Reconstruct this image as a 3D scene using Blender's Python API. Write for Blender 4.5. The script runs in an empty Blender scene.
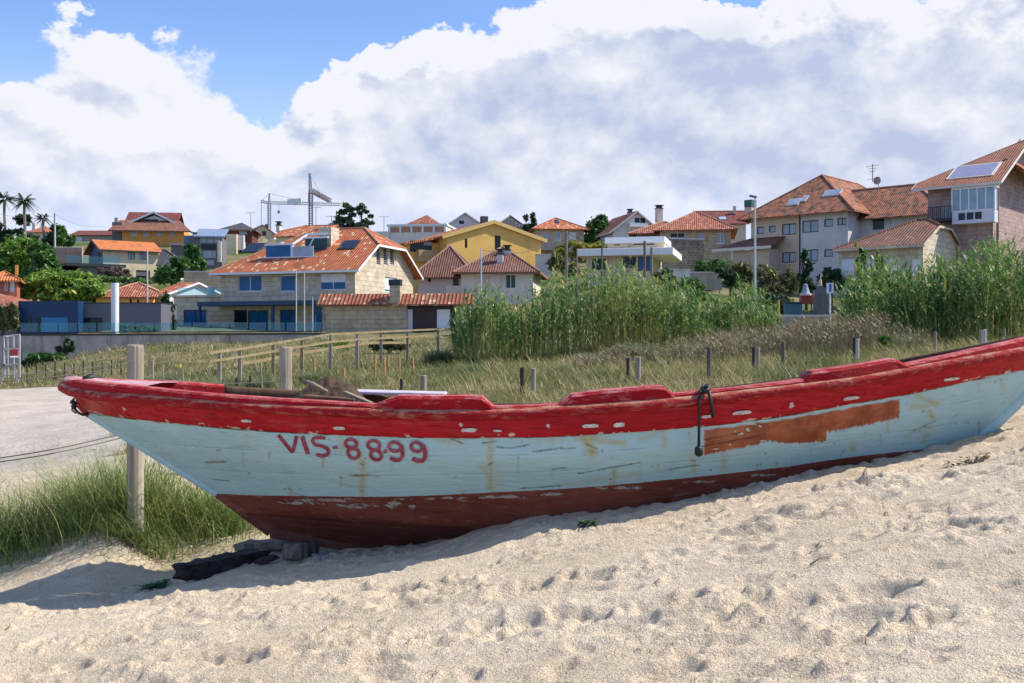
import bpy, bmesh, math, random
import numpy as np
from mathutils import Vector, Matrix
from math import radians as R, sin, cos, pi, sqrt

SC = bpy.context.scene
COL = SC.collection
random.seed(7); RNG = np.random.default_rng(7)

# ------------------------------------------------------------------ camera, sky, sun, exposure
FPX, CX, CY, CAMH = 1080.0, 512.0, 341.5, 1.7
cam = bpy.data.cameras.new('camera'); cam_ob = bpy.data.objects.new('camera', cam); COL.objects.link(cam_ob)
cam.sensor_width = 36; cam.lens = 36 * FPX / 1024; cam.clip_start = 0.05; cam.clip_end = 5000
cam_ob.location = (0, 0, CAMH); cam_ob.rotation_euler = (pi / 2, 0, 0)
SC.camera = cam_ob

SUN_AZ, SUN_EL = R(9), R(46)          # azimuth measured from +X towards +Y
sl = bpy.data.lights.new('sun', 'SUN'); sl.energy = 4.0; sl.angle = R(0.5); sl.color = (1, .93, .82)
so = bpy.data.objects.new('sun', sl); COL.objects.link(so)
sd = Vector((cos(SUN_EL) * cos(SUN_AZ), cos(SUN_EL) * sin(SUN_AZ), sin(SUN_EL)))
so.rotation_euler = sd.to_track_quat('Z', 'Y').to_euler(); so.location = (30, 0, 40)
SC.view_settings.view_transform = 'Standard'; SC.view_settings.look = 'None'
SC.view_settings.exposure = 0.68; SC.view_settings.gamma = 1.0
SC.view_settings.use_curve_mapping = False


class NT:
    """thin helper around a node tree"""
    def __init__(s, tree): s.t = tree; s.n = tree.nodes; s.l = tree.links
    def new(s, kind, **kw):
        n = s.n.new(kind)
        for k, v in kw.items(): setattr(n, k, v)
        return n
    def put(s, sock, v):
        if isinstance(v, bpy.types.NodeSocket): s.l.new(v, sock)
        elif v is not None:
            if isinstance(v, (tuple, list)) and sock.type == 'RGBA' and len(v) == 3: v = (*v, 1)
            sock.default_value = v
    def math(s, op, a, b=None, c=None, clamp=False):
        n = s.new('ShaderNodeMath', operation=op); n.use_clamp = clamp
        s.put(n.inputs[0], a)
        if b is not None: s.put(n.inputs[1], b)
        if c is not None: s.put(n.inputs[2], c)
        return n.outputs[0]
    def vmath(s, op, a, b=None, scale=None):
        n = s.new('ShaderNodeVectorMath', operation=op); s.put(n.inputs[0], a)
        if b is not None: s.put(n.inputs[1], b)
        if scale is not None: s.put(n.inputs['Scale'], scale)
        return n.outputs[0]
    def noise(s, vec, scale, detail=4, rough=.55, dist=0.0, w=None):
        n = s.new('ShaderNodeTexNoise')
        s.put(n.inputs['Vector'], vec); s.put(n.inputs['Scale'], scale); s.put(n.inputs['Detail'], detail)
        s.put(n.inputs['Roughness'], rough); s.put(n.inputs['Distortion'], dist)
        return n.outputs['Fac']
    def step(s, x, a, b, lo=0., hi=1., smooth=True):
        n = s.new('ShaderNodeMapRange', interpolation_type='SMOOTHSTEP' if smooth else 'LINEAR')
        s.put(n.inputs[0], x); s.put(n.inputs[1], a); s.put(n.inputs[2], b); s.put(n.inputs[3], lo); s.put(n.inputs[4], hi)
        return n.outputs[0]
    def mix(s, f, a, b, mode='MIX'):
        n = s.new('ShaderNodeMix', data_type='RGBA', blend_type=mode)
        s.put(n.inputs[0], f); s.put(n.inputs[6], a); s.put(n.inputs[7], b)
        return n.outputs[2]
    def scl(s, vec, v):
        return s.vmath('MULTIPLY', vec, v)
    def attr(s, name):
        n = s.new('ShaderNodeAttribute'); n.attribute_name = name; return n.outputs['Fac']


world = bpy.data.worlds.new('World'); SC.world = world; world.use_nodes = True
W = NT(world.node_tree); W.n.clear()
sky = W.new('ShaderNodeTexSky', sky_type='NISHITA'); sky.sun_disc = False
sky.sun_elevation = SUN_EL; sky.sun_rotation = pi / 2 - SUN_AZ
sky.air_density = 1.0; sky.dust_density = 0.6; sky.ozone_density = 2.0
tc = W.new('ShaderNodeTexCoord').outputs['Generated']
dirv = W.vmath('NORMALIZE', tc)
sx = W.new('ShaderNodeSeparateXYZ'); W.put(sx.inputs[0], dirv)
AZ = W.math('ARCTAN2', sx.outputs[0], sx.outputs[1]); EL = W.math('ARCSINE', sx.outputs[2])


def cloud_group():
    g = bpy.data.node_groups.new('cloud_density', 'ShaderNodeTree')
    g.interface.new_socket('az', in_out='INPUT', socket_type='NodeSocketFloat')
    g.interface.new_socket('el', in_out='INPUT', socket_type='NodeSocketFloat')
    g.interface.new_socket('d', in_out='OUTPUT', socket_type='NodeSocketFloat')
    G = NT(g); gi = G.new('NodeGroupInput'); go = G.new('NodeGroupOutput')
    az, el = gi.outputs[0], gi.outputs[1]
    ce = G.math('COSINE', el)
    cx = G.new('ShaderNodeCombineXYZ')
    G.put(cx.inputs[0], G.math('MULTIPLY', G.math('SINE', az), ce))
    G.put(cx.inputs[1], G.math('MULTIPLY', G.math('COSINE', az), ce))
    G.put(cx.inputs[2], G.math('MULTIPLY', el, 1.35))
    v = cx.outputs[0]
    n1 = G.noise(v, 4.6, 7, .56, .3)
    n2 = G.noise(v, 17, 5, .62, .25)
    n3 = G.noise(G.vmath('ADD', v, (3.1, 1.7, 5.2)), 10, 2, .5)
    puff = G.math('SUBTRACT', .72, G.math('ABSOLUTE', G.math('MULTIPLY_ADD', n3, 4., -2.)))      # billows
    d = G.math('MULTIPLY', G.math('SUBTRACT', n1, .5), 2.6)
    d = G.math('MULTIPLY_ADD', puff, .34, d)
    d = G.math('MULTIPLY_ADD', G.math('SUBTRACT', n2, .5), 1.15, d)
    # where the photograph's cloud banks stand: azimuth / elevation, radii, strength
    banks = [(-.355, .245, .060, .024, 1.2), (-.39, .262, .03, .012, .3), (-.30, .145, .40, .045, 1.2), (-.47, .190, .07, .014, .7), (-.45, .11, .25, .05, .6),
             (-.130, .238, .085, .036, 1.2), (-.115, .262, .05, .014, .5), (.0, .215, .15, .050, 1.4), (.03, .262, .06, .020, .5), (.17, .21, .24, .10, 1.2),
             (.40, .18, .24, .11, 1.3), (.19, .285, .085, .03, 1.0), (.44, .25, .12, .03, .6), (-.05, .09, .9, .075, 1.1), (0, .02, 3., .06, .9),
             (-.20, .338, .22, .044, -2.2), (-.225, .255, .045, .046, -1.3), (-.44, .335, .16, .038, -1.7), (.375, .335, .12, .030, -1.9), (-.05, .350, .35, .026, -1.3),
             (-.50, .245, .06, .036, -1.3), (-.215, .205, .04, .02, -.5), (.06, .335, .07, .020, -.9), (.27, .345, .05, .018, -.8)]
    tot = -.42
    az = G.math('MULTIPLY_ADD', G.math('SUBTRACT', G.noise(v, 9., 5, .6), .5), .17, az)
    el = G.math('MULTIPLY_ADD', G.math('SUBTRACT', G.noise(G.vmath('ADD', v, (7., 3., 1.)), 8., 6, .62), .5), .125, el)
    for a, e, ra, re, s in banks:
        p = G.math('DIVIDE', G.math('SUBTRACT', az, a), ra); q = G.math('DIVIDE', G.math('SUBTRACT', el, e), re)
        r2 = G.math('ADD', G.math('MULTIPLY', p, p), G.math('MULTIPLY', q, q))
        ex = G.math('POWER', 2.71828, G.math('MULTIPLY', r2, -.7))
        tot = G.math('MULTIPLY_ADD', ex, s, tot)
    tot = G.math('MINIMUM', G.math('MAXIMUM', tot, -1.3), 1.15)
    G.put(go.inputs[0], G.math('ADD', tot, d))
    return g


cg = cloud_group()
def dens(az, el):
    n = W.new('ShaderNodeGroup'); n.node_tree = cg; W.put(n.inputs[0], az); W.put(n.inputs[1], el); return n.outputs[0]
d0 = dens(AZ, EL)
d1 = dens(W.math('ADD', AZ, .008), W.math('ADD', EL, .020))
mask = W.step(d0, .10, .42)
lit = W.step(W.math('SUBTRACT', d0, d1), -.45, .50, smooth=False)
def bank(a, e, ra, re):
    p = W.math('DIVIDE', W.math('SUBTRACT', AZ, a), ra); q = W.math('DIVIDE', W.math('SUBTRACT', EL, e), re)
    return W.math('POWER', 2.71828, W.math('MULTIPLY', W.math('ADD', W.math('MULTIPLY', p, p), W.math('MULTIPLY', q, q)), -.7))
greyz = None                                             # thick parts of the bank are grey
for g_ in ((.22, .270, .15, .035, .60), (.06, .17, .17, .035, .45), (-.47, .195, .06, .014, .9), (.42, .19, .18, .06, .40), (.0, .215, .08, .03, .40), (.30, .22, .2, .05, .3)):
    t_ = W.math('MULTIPLY', bank(*g_[:4]), g_[4]); greyz = t_ if greyz is None else W.math('ADD', greyz, t_)
greyz = W.math('MULTIPLY', greyz, W.step(W.noise(dirv, 11, 6, .6), .2, .7))
shade = W.math('MULTIPLY_ADD', W.step(d0, .5, 2.), .22, greyz)
shade = W.math('MULTIPLY_ADD', W.math('SUBTRACT', .58, lit), 1.35, shade)
shade = W.math('ADD', shade, 0., clamp=True)
ccol = W.mix(shade, (.645, .66, .70), (.37, .425, .575))
ccol = W.mix(W.step(EL, .05, .17, .75, 0.), ccol, (.53, .60, .83))
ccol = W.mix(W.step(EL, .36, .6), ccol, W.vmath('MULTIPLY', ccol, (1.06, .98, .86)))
ccol = W.vmath('SCALE', ccol, scale=W.step(EL, .36, .62, .87, 2.9))   # unseen overhead cloud, warmed and boosted as added fill for shaded sides
skyc = W.vmath('MULTIPLY', sky.outputs[0], (.068, .092, .126))
veil = W.step(EL, .08, .30, .75, .10)                   # paler towards the horizon
skyc = W.mix(veil, skyc, (.50, .59, .80))
front = W.step(sx.outputs[1], -.5, .25, .45, 1.0)       # fewer clouds over the sea behind the viewer
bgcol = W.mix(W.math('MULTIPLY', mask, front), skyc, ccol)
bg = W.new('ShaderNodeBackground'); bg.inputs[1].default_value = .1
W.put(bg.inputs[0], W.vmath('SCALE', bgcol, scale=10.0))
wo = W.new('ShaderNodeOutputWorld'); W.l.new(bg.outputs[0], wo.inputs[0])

# ------------------------------------------------------------------ helpers
def P(px, py, d):
    """the point seen at pixel px, py at distance d in front of the viewer"""
    return Vector(((px - CX) / FPX * d, d, CAMH - (py - CY) / FPX * d))

def tag(o, label=None, cat=None, group=None, kind=None):
    if label: o['label'] = label
    if cat: o['category'] = cat
    if group: o['group'] = group
    if kind: o['kind'] = kind
    return o

def thing(name, label, cat, loc=(0, 0, 0), rz=0., group=None):
    o = bpy.data.objects.new(name, None); COL.objects.link(o)
    o.location = loc; o.rotation_euler = (0, 0, rz); o.empty_display_size = .2
    return tag(o, label, cat, group)

def np_mesh(name, v, quads, mat, parent=None, attrs=None, smooth=False, uv=None):
    v = np.asarray(v, np.float32); quads = np.asarray(quads, np.int32); k = quads.shape[1]
    me = bpy.data.meshes.new(name)
    me.vertices.add(len(v)); me.vertices.foreach_set('co', v.ravel())
    me.loops.add(quads.size); me.loops.foreach_set('vertex_index', quads.ravel())
    me.polygons.add(len(quads)); me.polygons.foreach_set('loop_start', np.arange(0, quads.size, k, dtype=np.int32))
    me.polygons.foreach_set('use_smooth', np.full(len(quads), smooth))
    me.update(calc_edges=True)
    for kk, a in (attrs or {}).items():
        at = me.attributes.new(kk, 'FLOAT', 'POINT'); at.data.foreach_set('value', np.asarray(a, np.float32))
    if uv is not None:
        l = me.uv_layers.new(name='UVMap'); l.data.foreach_set('uv', np.asarray(uv, np.float32)[quads.ravel()].ravel())
    me.materials.append(mat)
    o = bpy.data.objects.new(name, me); COL.objects.link(o)
    if parent: o.parent = parent
    return o

class MB:
    """collects polygons; build() links them as ONE mesh object"""
    def __init__(s): s.v = []; s.f = []; s.uv = []
    def face(s, pts, uv=None):
        i = len(s.v); s.v += [tuple(p) for p in pts]; s.f.append(tuple(range(i, i + len(pts))))
        s.uv.append(uv if uv else [(p[0] + p[1], p[2]) for p in pts])
    def box(s, a, b):
        x0, y0, z0 = a; x1, y1, z1 = b
        if x0 > x1: x0, x1 = x1, x0
        if y0 > y1: y0, y1 = y1, y0
        if z0 > z1: z0, z1 = z1, z0
        c = [(x0, y0, z0), (x1, y0, z0), (x1, y1, z0), (x0, y1, z0), (x0, y0, z1), (x1, y0, z1), (x1, y1, z1), (x0, y1, z1)]
        for q in ((0, 3, 2, 1), (4, 5, 6, 7), (0, 1, 5, 4), (1, 2, 6, 5), (2, 3, 7, 6), (3, 0, 4, 7)):
            s.face([c[k] for k in q])
        return s
    def bar(s, p, q, w, h=None, up=(0, 0, 1)):
        """box bar from p to q"""
        p = Vector(p); q = Vector(q); h = h or w; d = (q - p).normalized(); u = Vector(up)
        if abs(d.dot(u)) > .95: u = Vector((1, 0, 0))
        a = d.cross(u).normalized() * w / 2; b = a.cross(d).normalized() * h / 2
        c = [p - a - b, p + a - b, p + a + b, p - a + b, q - a - b, q + a - b, q + a + b, q - a + b]
        for k in ((0, 1, 2, 3), (7, 6, 5, 4), (0, 4, 5, 1), (1, 5, 6, 2), (2, 6, 7, 3), (3, 7, 4, 0)):
            s.face([c[i] for i in k])
        return s
    def tube(s, pts, r, n=8, cap=True):
        pts = [Vector(p) for p in pts]; rr = r if isinstance(r, (list, tuple)) else [r] * len(pts)
        rings = []; ref = None
        for i, p in enumerate(pts):
            d = (pts[min(i + 1, len(pts) - 1)] - pts[max(i - 1, 0)]).normalized()
            if ref is None: ref = Vector((0, 0, 1)) if abs(d.z) < .9 else Vector((1, 0, 0))
            a = d.cross(ref).normalized(); b = a.cross(d).normalized(); ref = b
            rings.append([p + (a * cos(2 * pi * k / n) + b * sin(2 * pi * k / n)) * rr[i] for k in range(n)])
        for i in range(len(rings) - 1):
            for k in range(n):
                s.face([rings[i][k], rings[i][(k + 1) % n], rings[i + 1][(k + 1) % n], rings[i + 1][k]])
        if cap: s.face(rings[0]); s.face(rings[-1][::-1])
        return s
    def build(s, name, mat, parent=None, smooth=False, bevel=0, weld=True):
        me = bpy.data.meshes.new(name); me.from_pydata(s.v, [], s.f)
        l = me.uv_layers.new(name='UVMap')
        l.data.foreach_set('uv', [c for f in s.uv for p in f for c in p])
        bm = bmesh.new(); bm.from_mesh(me)
        if weld: bmesh.ops.remove_doubles(bm, verts=bm.verts, dist=1e-4)
        bmesh.ops.recalc_face_normals(bm, faces=bm.faces)
        if bevel: bmesh.ops.bevel(bm, geom=bm.edges, offset=bevel, segments=1, affect='EDGES', clamp_overlap=True)
        bm.to_mesh(me); bm.free()
        if smooth:
            me.polygons.foreach_set('use_smooth', [True] * len(me.polygons))
        me.materials.append(mat)
        o = bpy.data.objects.new(name, me); COL.objects.link(o)
        if parent: o.parent = parent
        return o

# numpy gradient noise
_perm = RNG.permutation(4096); _g = RNG.uniform(0, 2 * pi, 4096); _gx, _gy = np.cos(_g), np.sin(_g)
def pnoise(x, y):
    xi = np.floor(x).astype(np.int64); yi = np.floor(y).astype(np.int64); fx = x - xi; fy = y - yi
    u = fx * fx * fx * (fx * (fx * 6 - 15) + 10); v = fy * fy * fy * (fy * (fy * 6 - 15) + 10)
    def gr(i, j, dx, dy):
        h = _perm[(_perm[i & 4095] + j) & 4095]; return _gx[h] * dx + _gy[h] * dy
    a = gr(xi, yi, fx, fy); b = gr(xi + 1, yi, fx - 1, fy); c = gr(xi, yi + 1, fx, fy - 1); d = gr(xi + 1, yi + 1, fx - 1, fy - 1)
    return (a + u * (b - a)) * (1 - v) + (c + u * (d - c)) * v * 1.0
def fbm(x, y, oct=4, gain=.5):
    t = 0; a = 1.
    for k in range(oct): t = t + a * pnoise(x * 2 ** k + 17.3 * k, y * 2 ** k - 9.1 * k); a *= gain
    return t

# ------------------------------------------------------------------ materials
MATS = {}
def new_mat(name):
    m = bpy.data.materials.new(name); m.use_nodes = True; T = NT(m.node_tree)
    b = T.n['Principled BSDF']; return m, T, b

def m_plain(name, col, rough=.7, var=.18, scale=3., metal=0., bump=0., bscale=30., spec=.4, dirt=None, dscale=.8):
    if name in MATS: return MATS[name]
    m, T, b = new_mat(name); oc = T.new('ShaderNodeTexCoord').outputs['Object']
    n = T.noise(oc, scale, 6, .6)
    c = T.mix(T.step(n, .25, .75), [x * (1 - var) for x in col], [min(1, x * (1 + var)) for x in col])
    if dirt:
        c = T.mix(T.step(T.noise(T.scl(oc, (1, 1, .35)), dscale, 6, .65), .52, .75, 0, .7), c, dirt)
    T.put(b.inputs['Base Color'], c); b.inputs['Roughness'].default_value = rough; b.inputs['Metallic'].default_value = metal
    b.inputs['Specular IOR Level'].default_value = spec
    if bump:
        bn = T.new('ShaderNodeBump'); bn.inputs['Strength'].default_value = 1; bn.inputs['Distance'].default_value = bump
        T.put(bn.inputs['Height'], T.noise(oc, bscale, 4)); T.l.new(bn.outputs[0], b.inputs['Normal'])
    MATS[name] = m; return m

def m_stone(name, col, col2, mortar, bw=.7, bh=.32, ms=.012, var=.5):
    """coursed granite: uses the wall UV in metres"""
    if name in MATS: return MATS[name]
    m, T, b = new_mat(name); uv = T.new('ShaderNodeTexCoord').outputs['UV']; oc = T.new('ShaderNodeTexCoord').outputs['Object']
    br = T.new('ShaderNodeTexBrick'); T.put(br.inputs['Vector'], uv)
    T.put(br.inputs['Color1'], col); T.put(br.inputs['Color2'], col2); T.put(br.inputs['Mortar'], mortar)
    for k, v in (('Scale', 1.), ('Mortar Size', ms), ('Mortar Smooth', .3), ('Brick Width', bw), ('Row Height', bh), ('Bias', 0.)): br.inputs[k].default_value = v
    n = T.noise(oc, 1.3, 7, .65); n2 = T.noise(oc, 14, 4, .6)
    c = T.mix(1., br.outputs['Color'], T.mix(T.step(n, .3, .7), (1 - var * .5,) * 3, (1 + var * .3,) * 3), 'MULTIPLY')
    c = T.mix(.35, c, T.mix(n2, (.35, .33, .3), (1.3, 1.3, 1.3)), 'MULTIPLY')
    T.put(b.inputs['Base Color'], c); b.inputs['Roughness'].default_value = .9
    bn = T.new('ShaderNodeBump'); bn.inputs['Distance'].default_value = .02
    T.put(bn.inputs['Height'], T.math('ADD', T.math('MULTIPLY', br.outputs['Fac'], -1), n2)); T.l.new(bn.outputs[0], b.inputs['Normal'])
    MATS[name] = m; return m

def m_tile(name, cols, lichen=(.25, .24, .12), lich=.25, pitch=.24, row=.36, pale=.12, pan=.5, lth=.56):
    """clay roof tiles: UV u along the eave, v up the slope (metres)"""
    if name in MATS: return MATS[name]
    m, T, b = new_mat(name); uv = T.new('ShaderNodeTexCoord').outputs['UV']
    s = T.new('ShaderNodeSeparateXYZ'); T.put(s.inputs[0], uv)
    u = T.math('DIVIDE', s.outputs[0], pitch); v = T.math('DIVIDE', s.outputs[1], row)
    cb = T.new('ShaderNodeCombineXYZ'); T.put(cb.inputs[0], T.math('FLOOR', u)); T.put(cb.inputs[1], T.math('FLOOR', v))
    wn = T.new('ShaderNodeTexWhiteNoise', noise_dimensions='2D'); T.put(wn.inputs[0], cb.outputs[0]); rnd = wn.outputs['Value']
    big = T.noise(uv, .55, 6, .62)
    c = T.mix(T.step(rnd, .0, 1., smooth=False), cols[0], cols[1])
    c = T.mix(T.step(rnd, 1 - pale, 1 - pale + .02), c, cols[2])
    c = T.mix(T.step(big, .50, .68, 0, .8), c, [x * .62 for x in cols[0]])
    c = T.mix(T.step(T.noise(uv, 1.3, 8, .7), lth, lth + .12, 0, min(1., lich * 2)), c, lichen)
    arch = T.math('ABSOLUTE', T.math('SINE', T.math('MULTIPLY', u, pi)))
    c = T.mix(T.step(arch, .05, .40, pan, 0), c, (.06, .028, .02))     # the dark pan between two cover tiles
    T.put(b.inputs['Base Color'], c); b.inputs['Roughness'].default_value = .85
    h = T.math('ADD', arch, T.math('MULTIPLY', T.math('FRACT', v), -.35))
    bn = T.new('ShaderNodeBump'); bn.inputs['Distance'].default_value = .07; T.put(bn.inputs['Height'], h)
    T.l.new(bn.outputs[0], b.inputs['Normal']); MATS[name] = m; return m

def m_glass(name, col=(.02, .07, .12), rough=.06):
    if name in MATS: return MATS[name]
    m, T, b = new_mat(name); oc = T.new('ShaderNodeTexCoord').outputs['Object']
    T.put(b.inputs['Base Color'], T.mix(T.noise(oc, .9, 3), [x * .6 for x in col], [x * 1.5 for x in col]))
    b.inputs['Roughness'].default_value = rough; b.inputs['Specular IOR Level'].default_value = .22
    bn = T.new('ShaderNodeBump'); bn.inputs['Distance'].default_value = .01; T.put(bn.inputs['Height'], T.noise(oc, 1.2, 2)); T.l.new(bn.outputs[0], b.inputs['Normal'])
    MATS[name] = m; return m

def m_leaf(name, c0, c1, c2=None, trans=.35):
    """foliage: 'tint' attribute 0..1 picks the colour of each leaf"""
    if name in MATS: return MATS[name]
    m, T, b = new_mat(name); t = T.attr('tint')
    c = T.mix(t, c0, c1)
    if c2: c = T.mix(T.step(t, .72, 1.), c, c2)
    T.n.remove(b)
    df = T.new('ShaderNodeBsdfDiffuse'); tr = T.new('ShaderNodeBsdfTranslucent'); gl = T.new('ShaderNodeBsdfGlossy'); gl.inputs['Roughness'].default_value = .45
    T.put(df.inputs[0], c); T.put(tr.inputs[0], T.mix(.5, c, (.9, 1., .35), 'MULTIPLY')); T.put(tr.inputs[0], c)
    mx = T.new('ShaderNodeMixShader'); mx.inputs[0].default_value = trans; T.l.new(df.outputs[0], mx.inputs[1]); T.l.new(tr.outputs[0], mx.inputs[2])
    m2 = T.new('ShaderNodeMixShader'); m2.inputs[0].default_value = .035; T.l.new(mx.outputs[0], m2.inputs[1]); T.l.new(gl.outputs[0], m2.inputs[2])
    T.l.new(m2.outputs[0], T.n['Material Output'].inputs[0]); MATS[name] = m; return m

def m_wood(name, c0, c1, axis=(1, 1, .06), scale=18, bump=.004, rough=.85):
    if name in MATS: return MATS[name]
    m, T, b = new_mat(name); oc = T.new('ShaderNodeTexCoord').outputs['Object']
    g = T.noise(T.scl(oc, axis), scale, 6, .65, .4); bl = T.noise(oc, 2.5, 4)
    c = T.mix(T.step(g, .3, .7), c0, c1); c = T.mix(T.step(bl, .45, .8, 0, .5), c, [x * .55 for x in c0])
    T.put(b.inputs['Base Color'], c); b.inputs['Roughness'].default_value = rough; b.inputs['Specular IOR Level'].default_value = .25
    bn = T.new('ShaderNodeBump'); bn.inputs['Distance'].default_value = bump; T.put(bn.inputs['Height'], g); T.l.new(bn.outputs[0], b.inputs['Normal'])
    MATS[name] = m; return m
# ------------------------------------------------------------------ ground
# control points: pixel, distance -> height, joined by a thin-plate spline
_cp = [(0, 683, 4.6), (512, 683, 3.7), (1024, 683, 2.75), (0, 610, 6.15), (170, 592, 6.1), (0, 587, 7.4), (100, 574, 7.35), (150, 561, 7.75), (205, 545, 8.0), (240, 566, 6.85), (290, 559, 6.85), (420, 551, 6.62), (480, 535, 6.5), (540, 521, 6.42), (640, 507, 6.38),
       (740, 493, 6.38), (830, 474, 6.42), (920, 459, 6.55), (1000, 434, 6.8), (1100, 405, 7.2), (1024, 402, 9.5), (860, 420, 9.5), (512, 470, 9.0), (512, 600, 4.75), (800, 600, 3.95), (256, 640, 4.75), (760, 540, 4.95), (1024, 520, 4.4), (1200, 560, 3.6), (-150, 640, 5.4),
       (0, 556, 8.1), (200, 538, 8.15), (137, 521, 7.95), (60, 525, 8.4), (-100, 520, 9), (0, 460, 16), (0, 420, 25), (0, 400, 35), (60, 382, 48), (-150, 400, 30), (120, 384, 46),
       (30, 371, 62), (150, 352, 60), (250, 347, 62), (200, 375, 45), (300, 405, 19), (330, 384, 30), (440, 385, 22), (440, 350, 62), (560, 372, 32), (600, 350, 48), (760, 343, 48),
       (720, 388, 14), (900, 362, 19), (1020, 352, 20), (900, 344, 40), (1100, 345, 30), (1020, 340, 40),
       (300, 333, 78), (100, 333, 78), (450, 333, 80), (300, 331, 95), (100, 328, 95), (480, 305, 112), (130, 284, 150), (50, 248, 195), (250, 250, 190), (600, 264, 155), (700, 274, 132),
       (620, 285, 105), (700, 300, 92), (800, 300, 105), (880, 290, 115), (800, 318, 78), (960, 285, 84), (1060, 280, 84), (1000, 300, 70), (140, 242, 210), (-100, 250, 200), (1150, 250, 120), (-100, 330, 85)]
_cw = [tuple(P(*c)) for c in _cp] + [(0, -2, .42), (-6, 0, .0), (6, 0, 1.1), (2, 0, .75), (0, -30, -1), (-60, 0, -.5), (60, 0, 2.5), (-200, 60, 0), (-160, 160, 14), (200, 100, 14), (300, 300, 34),
      (-300, 300, 32), (0, 300, 32), (0, 480, 36), (-500, 900, 36), (500, 900, 38), (0, 900, 36), (-90, 40, -.3), (90, 40, 3), (0, 250, 26)]
_cw = np.array(_cw)
def _ker(r2): return np.where(r2 > 1e-9, .5 * r2 * np.log(np.maximum(r2, 1e-9)), 0)
# work in warped coordinates so that near detail and far hills are both smooth
def _wp(x, y):
    q = np.sqrt(x * x + (y + 3) ** 2) + 1e-6; l = np.log1p(q / 4.) / q
    return x * l, (y + 3) * l
_wx, _wy = _wp(_cw[:, 0], _cw[:, 1]); _n = len(_cw)
_A = np.zeros((_n + 3, _n + 3)); _A[:_n, :_n] = _ker((_wx[:, None] - _wx) ** 2 + (_wy[:, None] - _wy) ** 2) + np.eye(_n) * 2e-4
_A[:_n, _n] = 1; _A[:_n, _n + 1] = _wx; _A[:_n, _n + 2] = _wy; _A[_n:, :_n] = _A[:_n, _n:].T
_sol = np.linalg.solve(_A, np.r_[_cw[:, 2], 0, 0, 0])
def gz(x, y):
    x = np.asarray(x, float); y = np.asarray(y, float); sh = x.shape; x = x.ravel(); y = y.ravel(); out = np.empty_like(x)
    for i in range(0, len(x), 40000):
        a, b = _wp(x[i:i + 40000], y[i:i + 40000])
        out[i:i + 40000] = _ker((a[:, None] - _wx) ** 2 + (b[:, None] - _wy) ** 2) @ _sol[:_n] + _sol[_n] + _sol[_n + 1] * a + _sol[_n + 2] * b
    yw = 73.15 + (x + 38.7) * .117
    out -= 2.0 * (1 - sm(yw - y, 2.0, 11)) * (y < yw) * sm(-x, 12.6, 14.5) * (x > -70) * (1 - sm(yw - y, 6, 12) * 0)
    return out.reshape(sh)
def gz1(x, y): return float(gz(np.array([x]), np.array([y]))[0])

def sm(x, a, b):
    t = np.clip((x - a) / (b - a), 0, 1); return t * t * (3 - 2 * t)

def sand_mask(x, y):
    nz = fbm(x * .55, y * .35, 3)
    near = 1 - sm(y + nz * 1.0, 8.7, 9.9)
    xb = np.interp(y, [8, 10, 20, 40, 44, 52], [-1.4, -2.6, -7.0, -13.2, -15.0, -60])
    beach = 1 - sm(x - xb + nz * (1 + y * .03), -.6, .5 + y * .01)
    beach = beach * (1 - sm(y + nz * 4, 49, 54))
    return np.maximum(near, beach)

def sand_relief(x, y):
    """wind hollows, trodden lumps and crumbs, metres"""
    near = 1 - sm(y, 12, 45)
    wx = x + .10 * fbm(x * 2.2, y * 2.2, 2)
    h = .030 * fbm(x * .8, y * 1.3, 3) + .024 * fbm(wx * 1.7 + 5, y * 4.2, 3)
    a = sm(fbm(x * 1.1 + 3, y * 1.7, 3), -.25, .40)                       # trodden patches between smooth drifts
    h += a * .028 * fbm(wx * 4.0 + 11, y * 9. + 2, 3)
    r = 1 - np.abs(fbm(wx * 6.5 + 31, y * 13 + 7, 3)) * 1.9
    h += .016 * r * a
    cr = np.maximum(0, fbm(x * 17 + 3, y * 24, 2) - .14)                  # crumbs of damp sand
    h += .050 * cr * sm(fbm(x * 1.9 + 60, y * 2.6, 2), -.05, .35)
    h += .0028 * fbm(x * 30, y * 34, 1)
    return h * near
_fr = random.Random(5); FOOT = []
for k in range(900):
    if k < 770: x, y = _fr.uniform(-3.6, 4.4), _fr.uniform(2.4, 7.0)
    else: y = _fr.uniform(9, 34); x = _fr.uniform(-.62 * y, -.30 * y)
    q_ = _fr.random() ** 3.2
    FOOT.append((x, y, _fr.gauss(0, .5), _fr.uniform(.035, .06) + .10 * q_, .026 + .05 * q_, .012 + .024 * q_))

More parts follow.
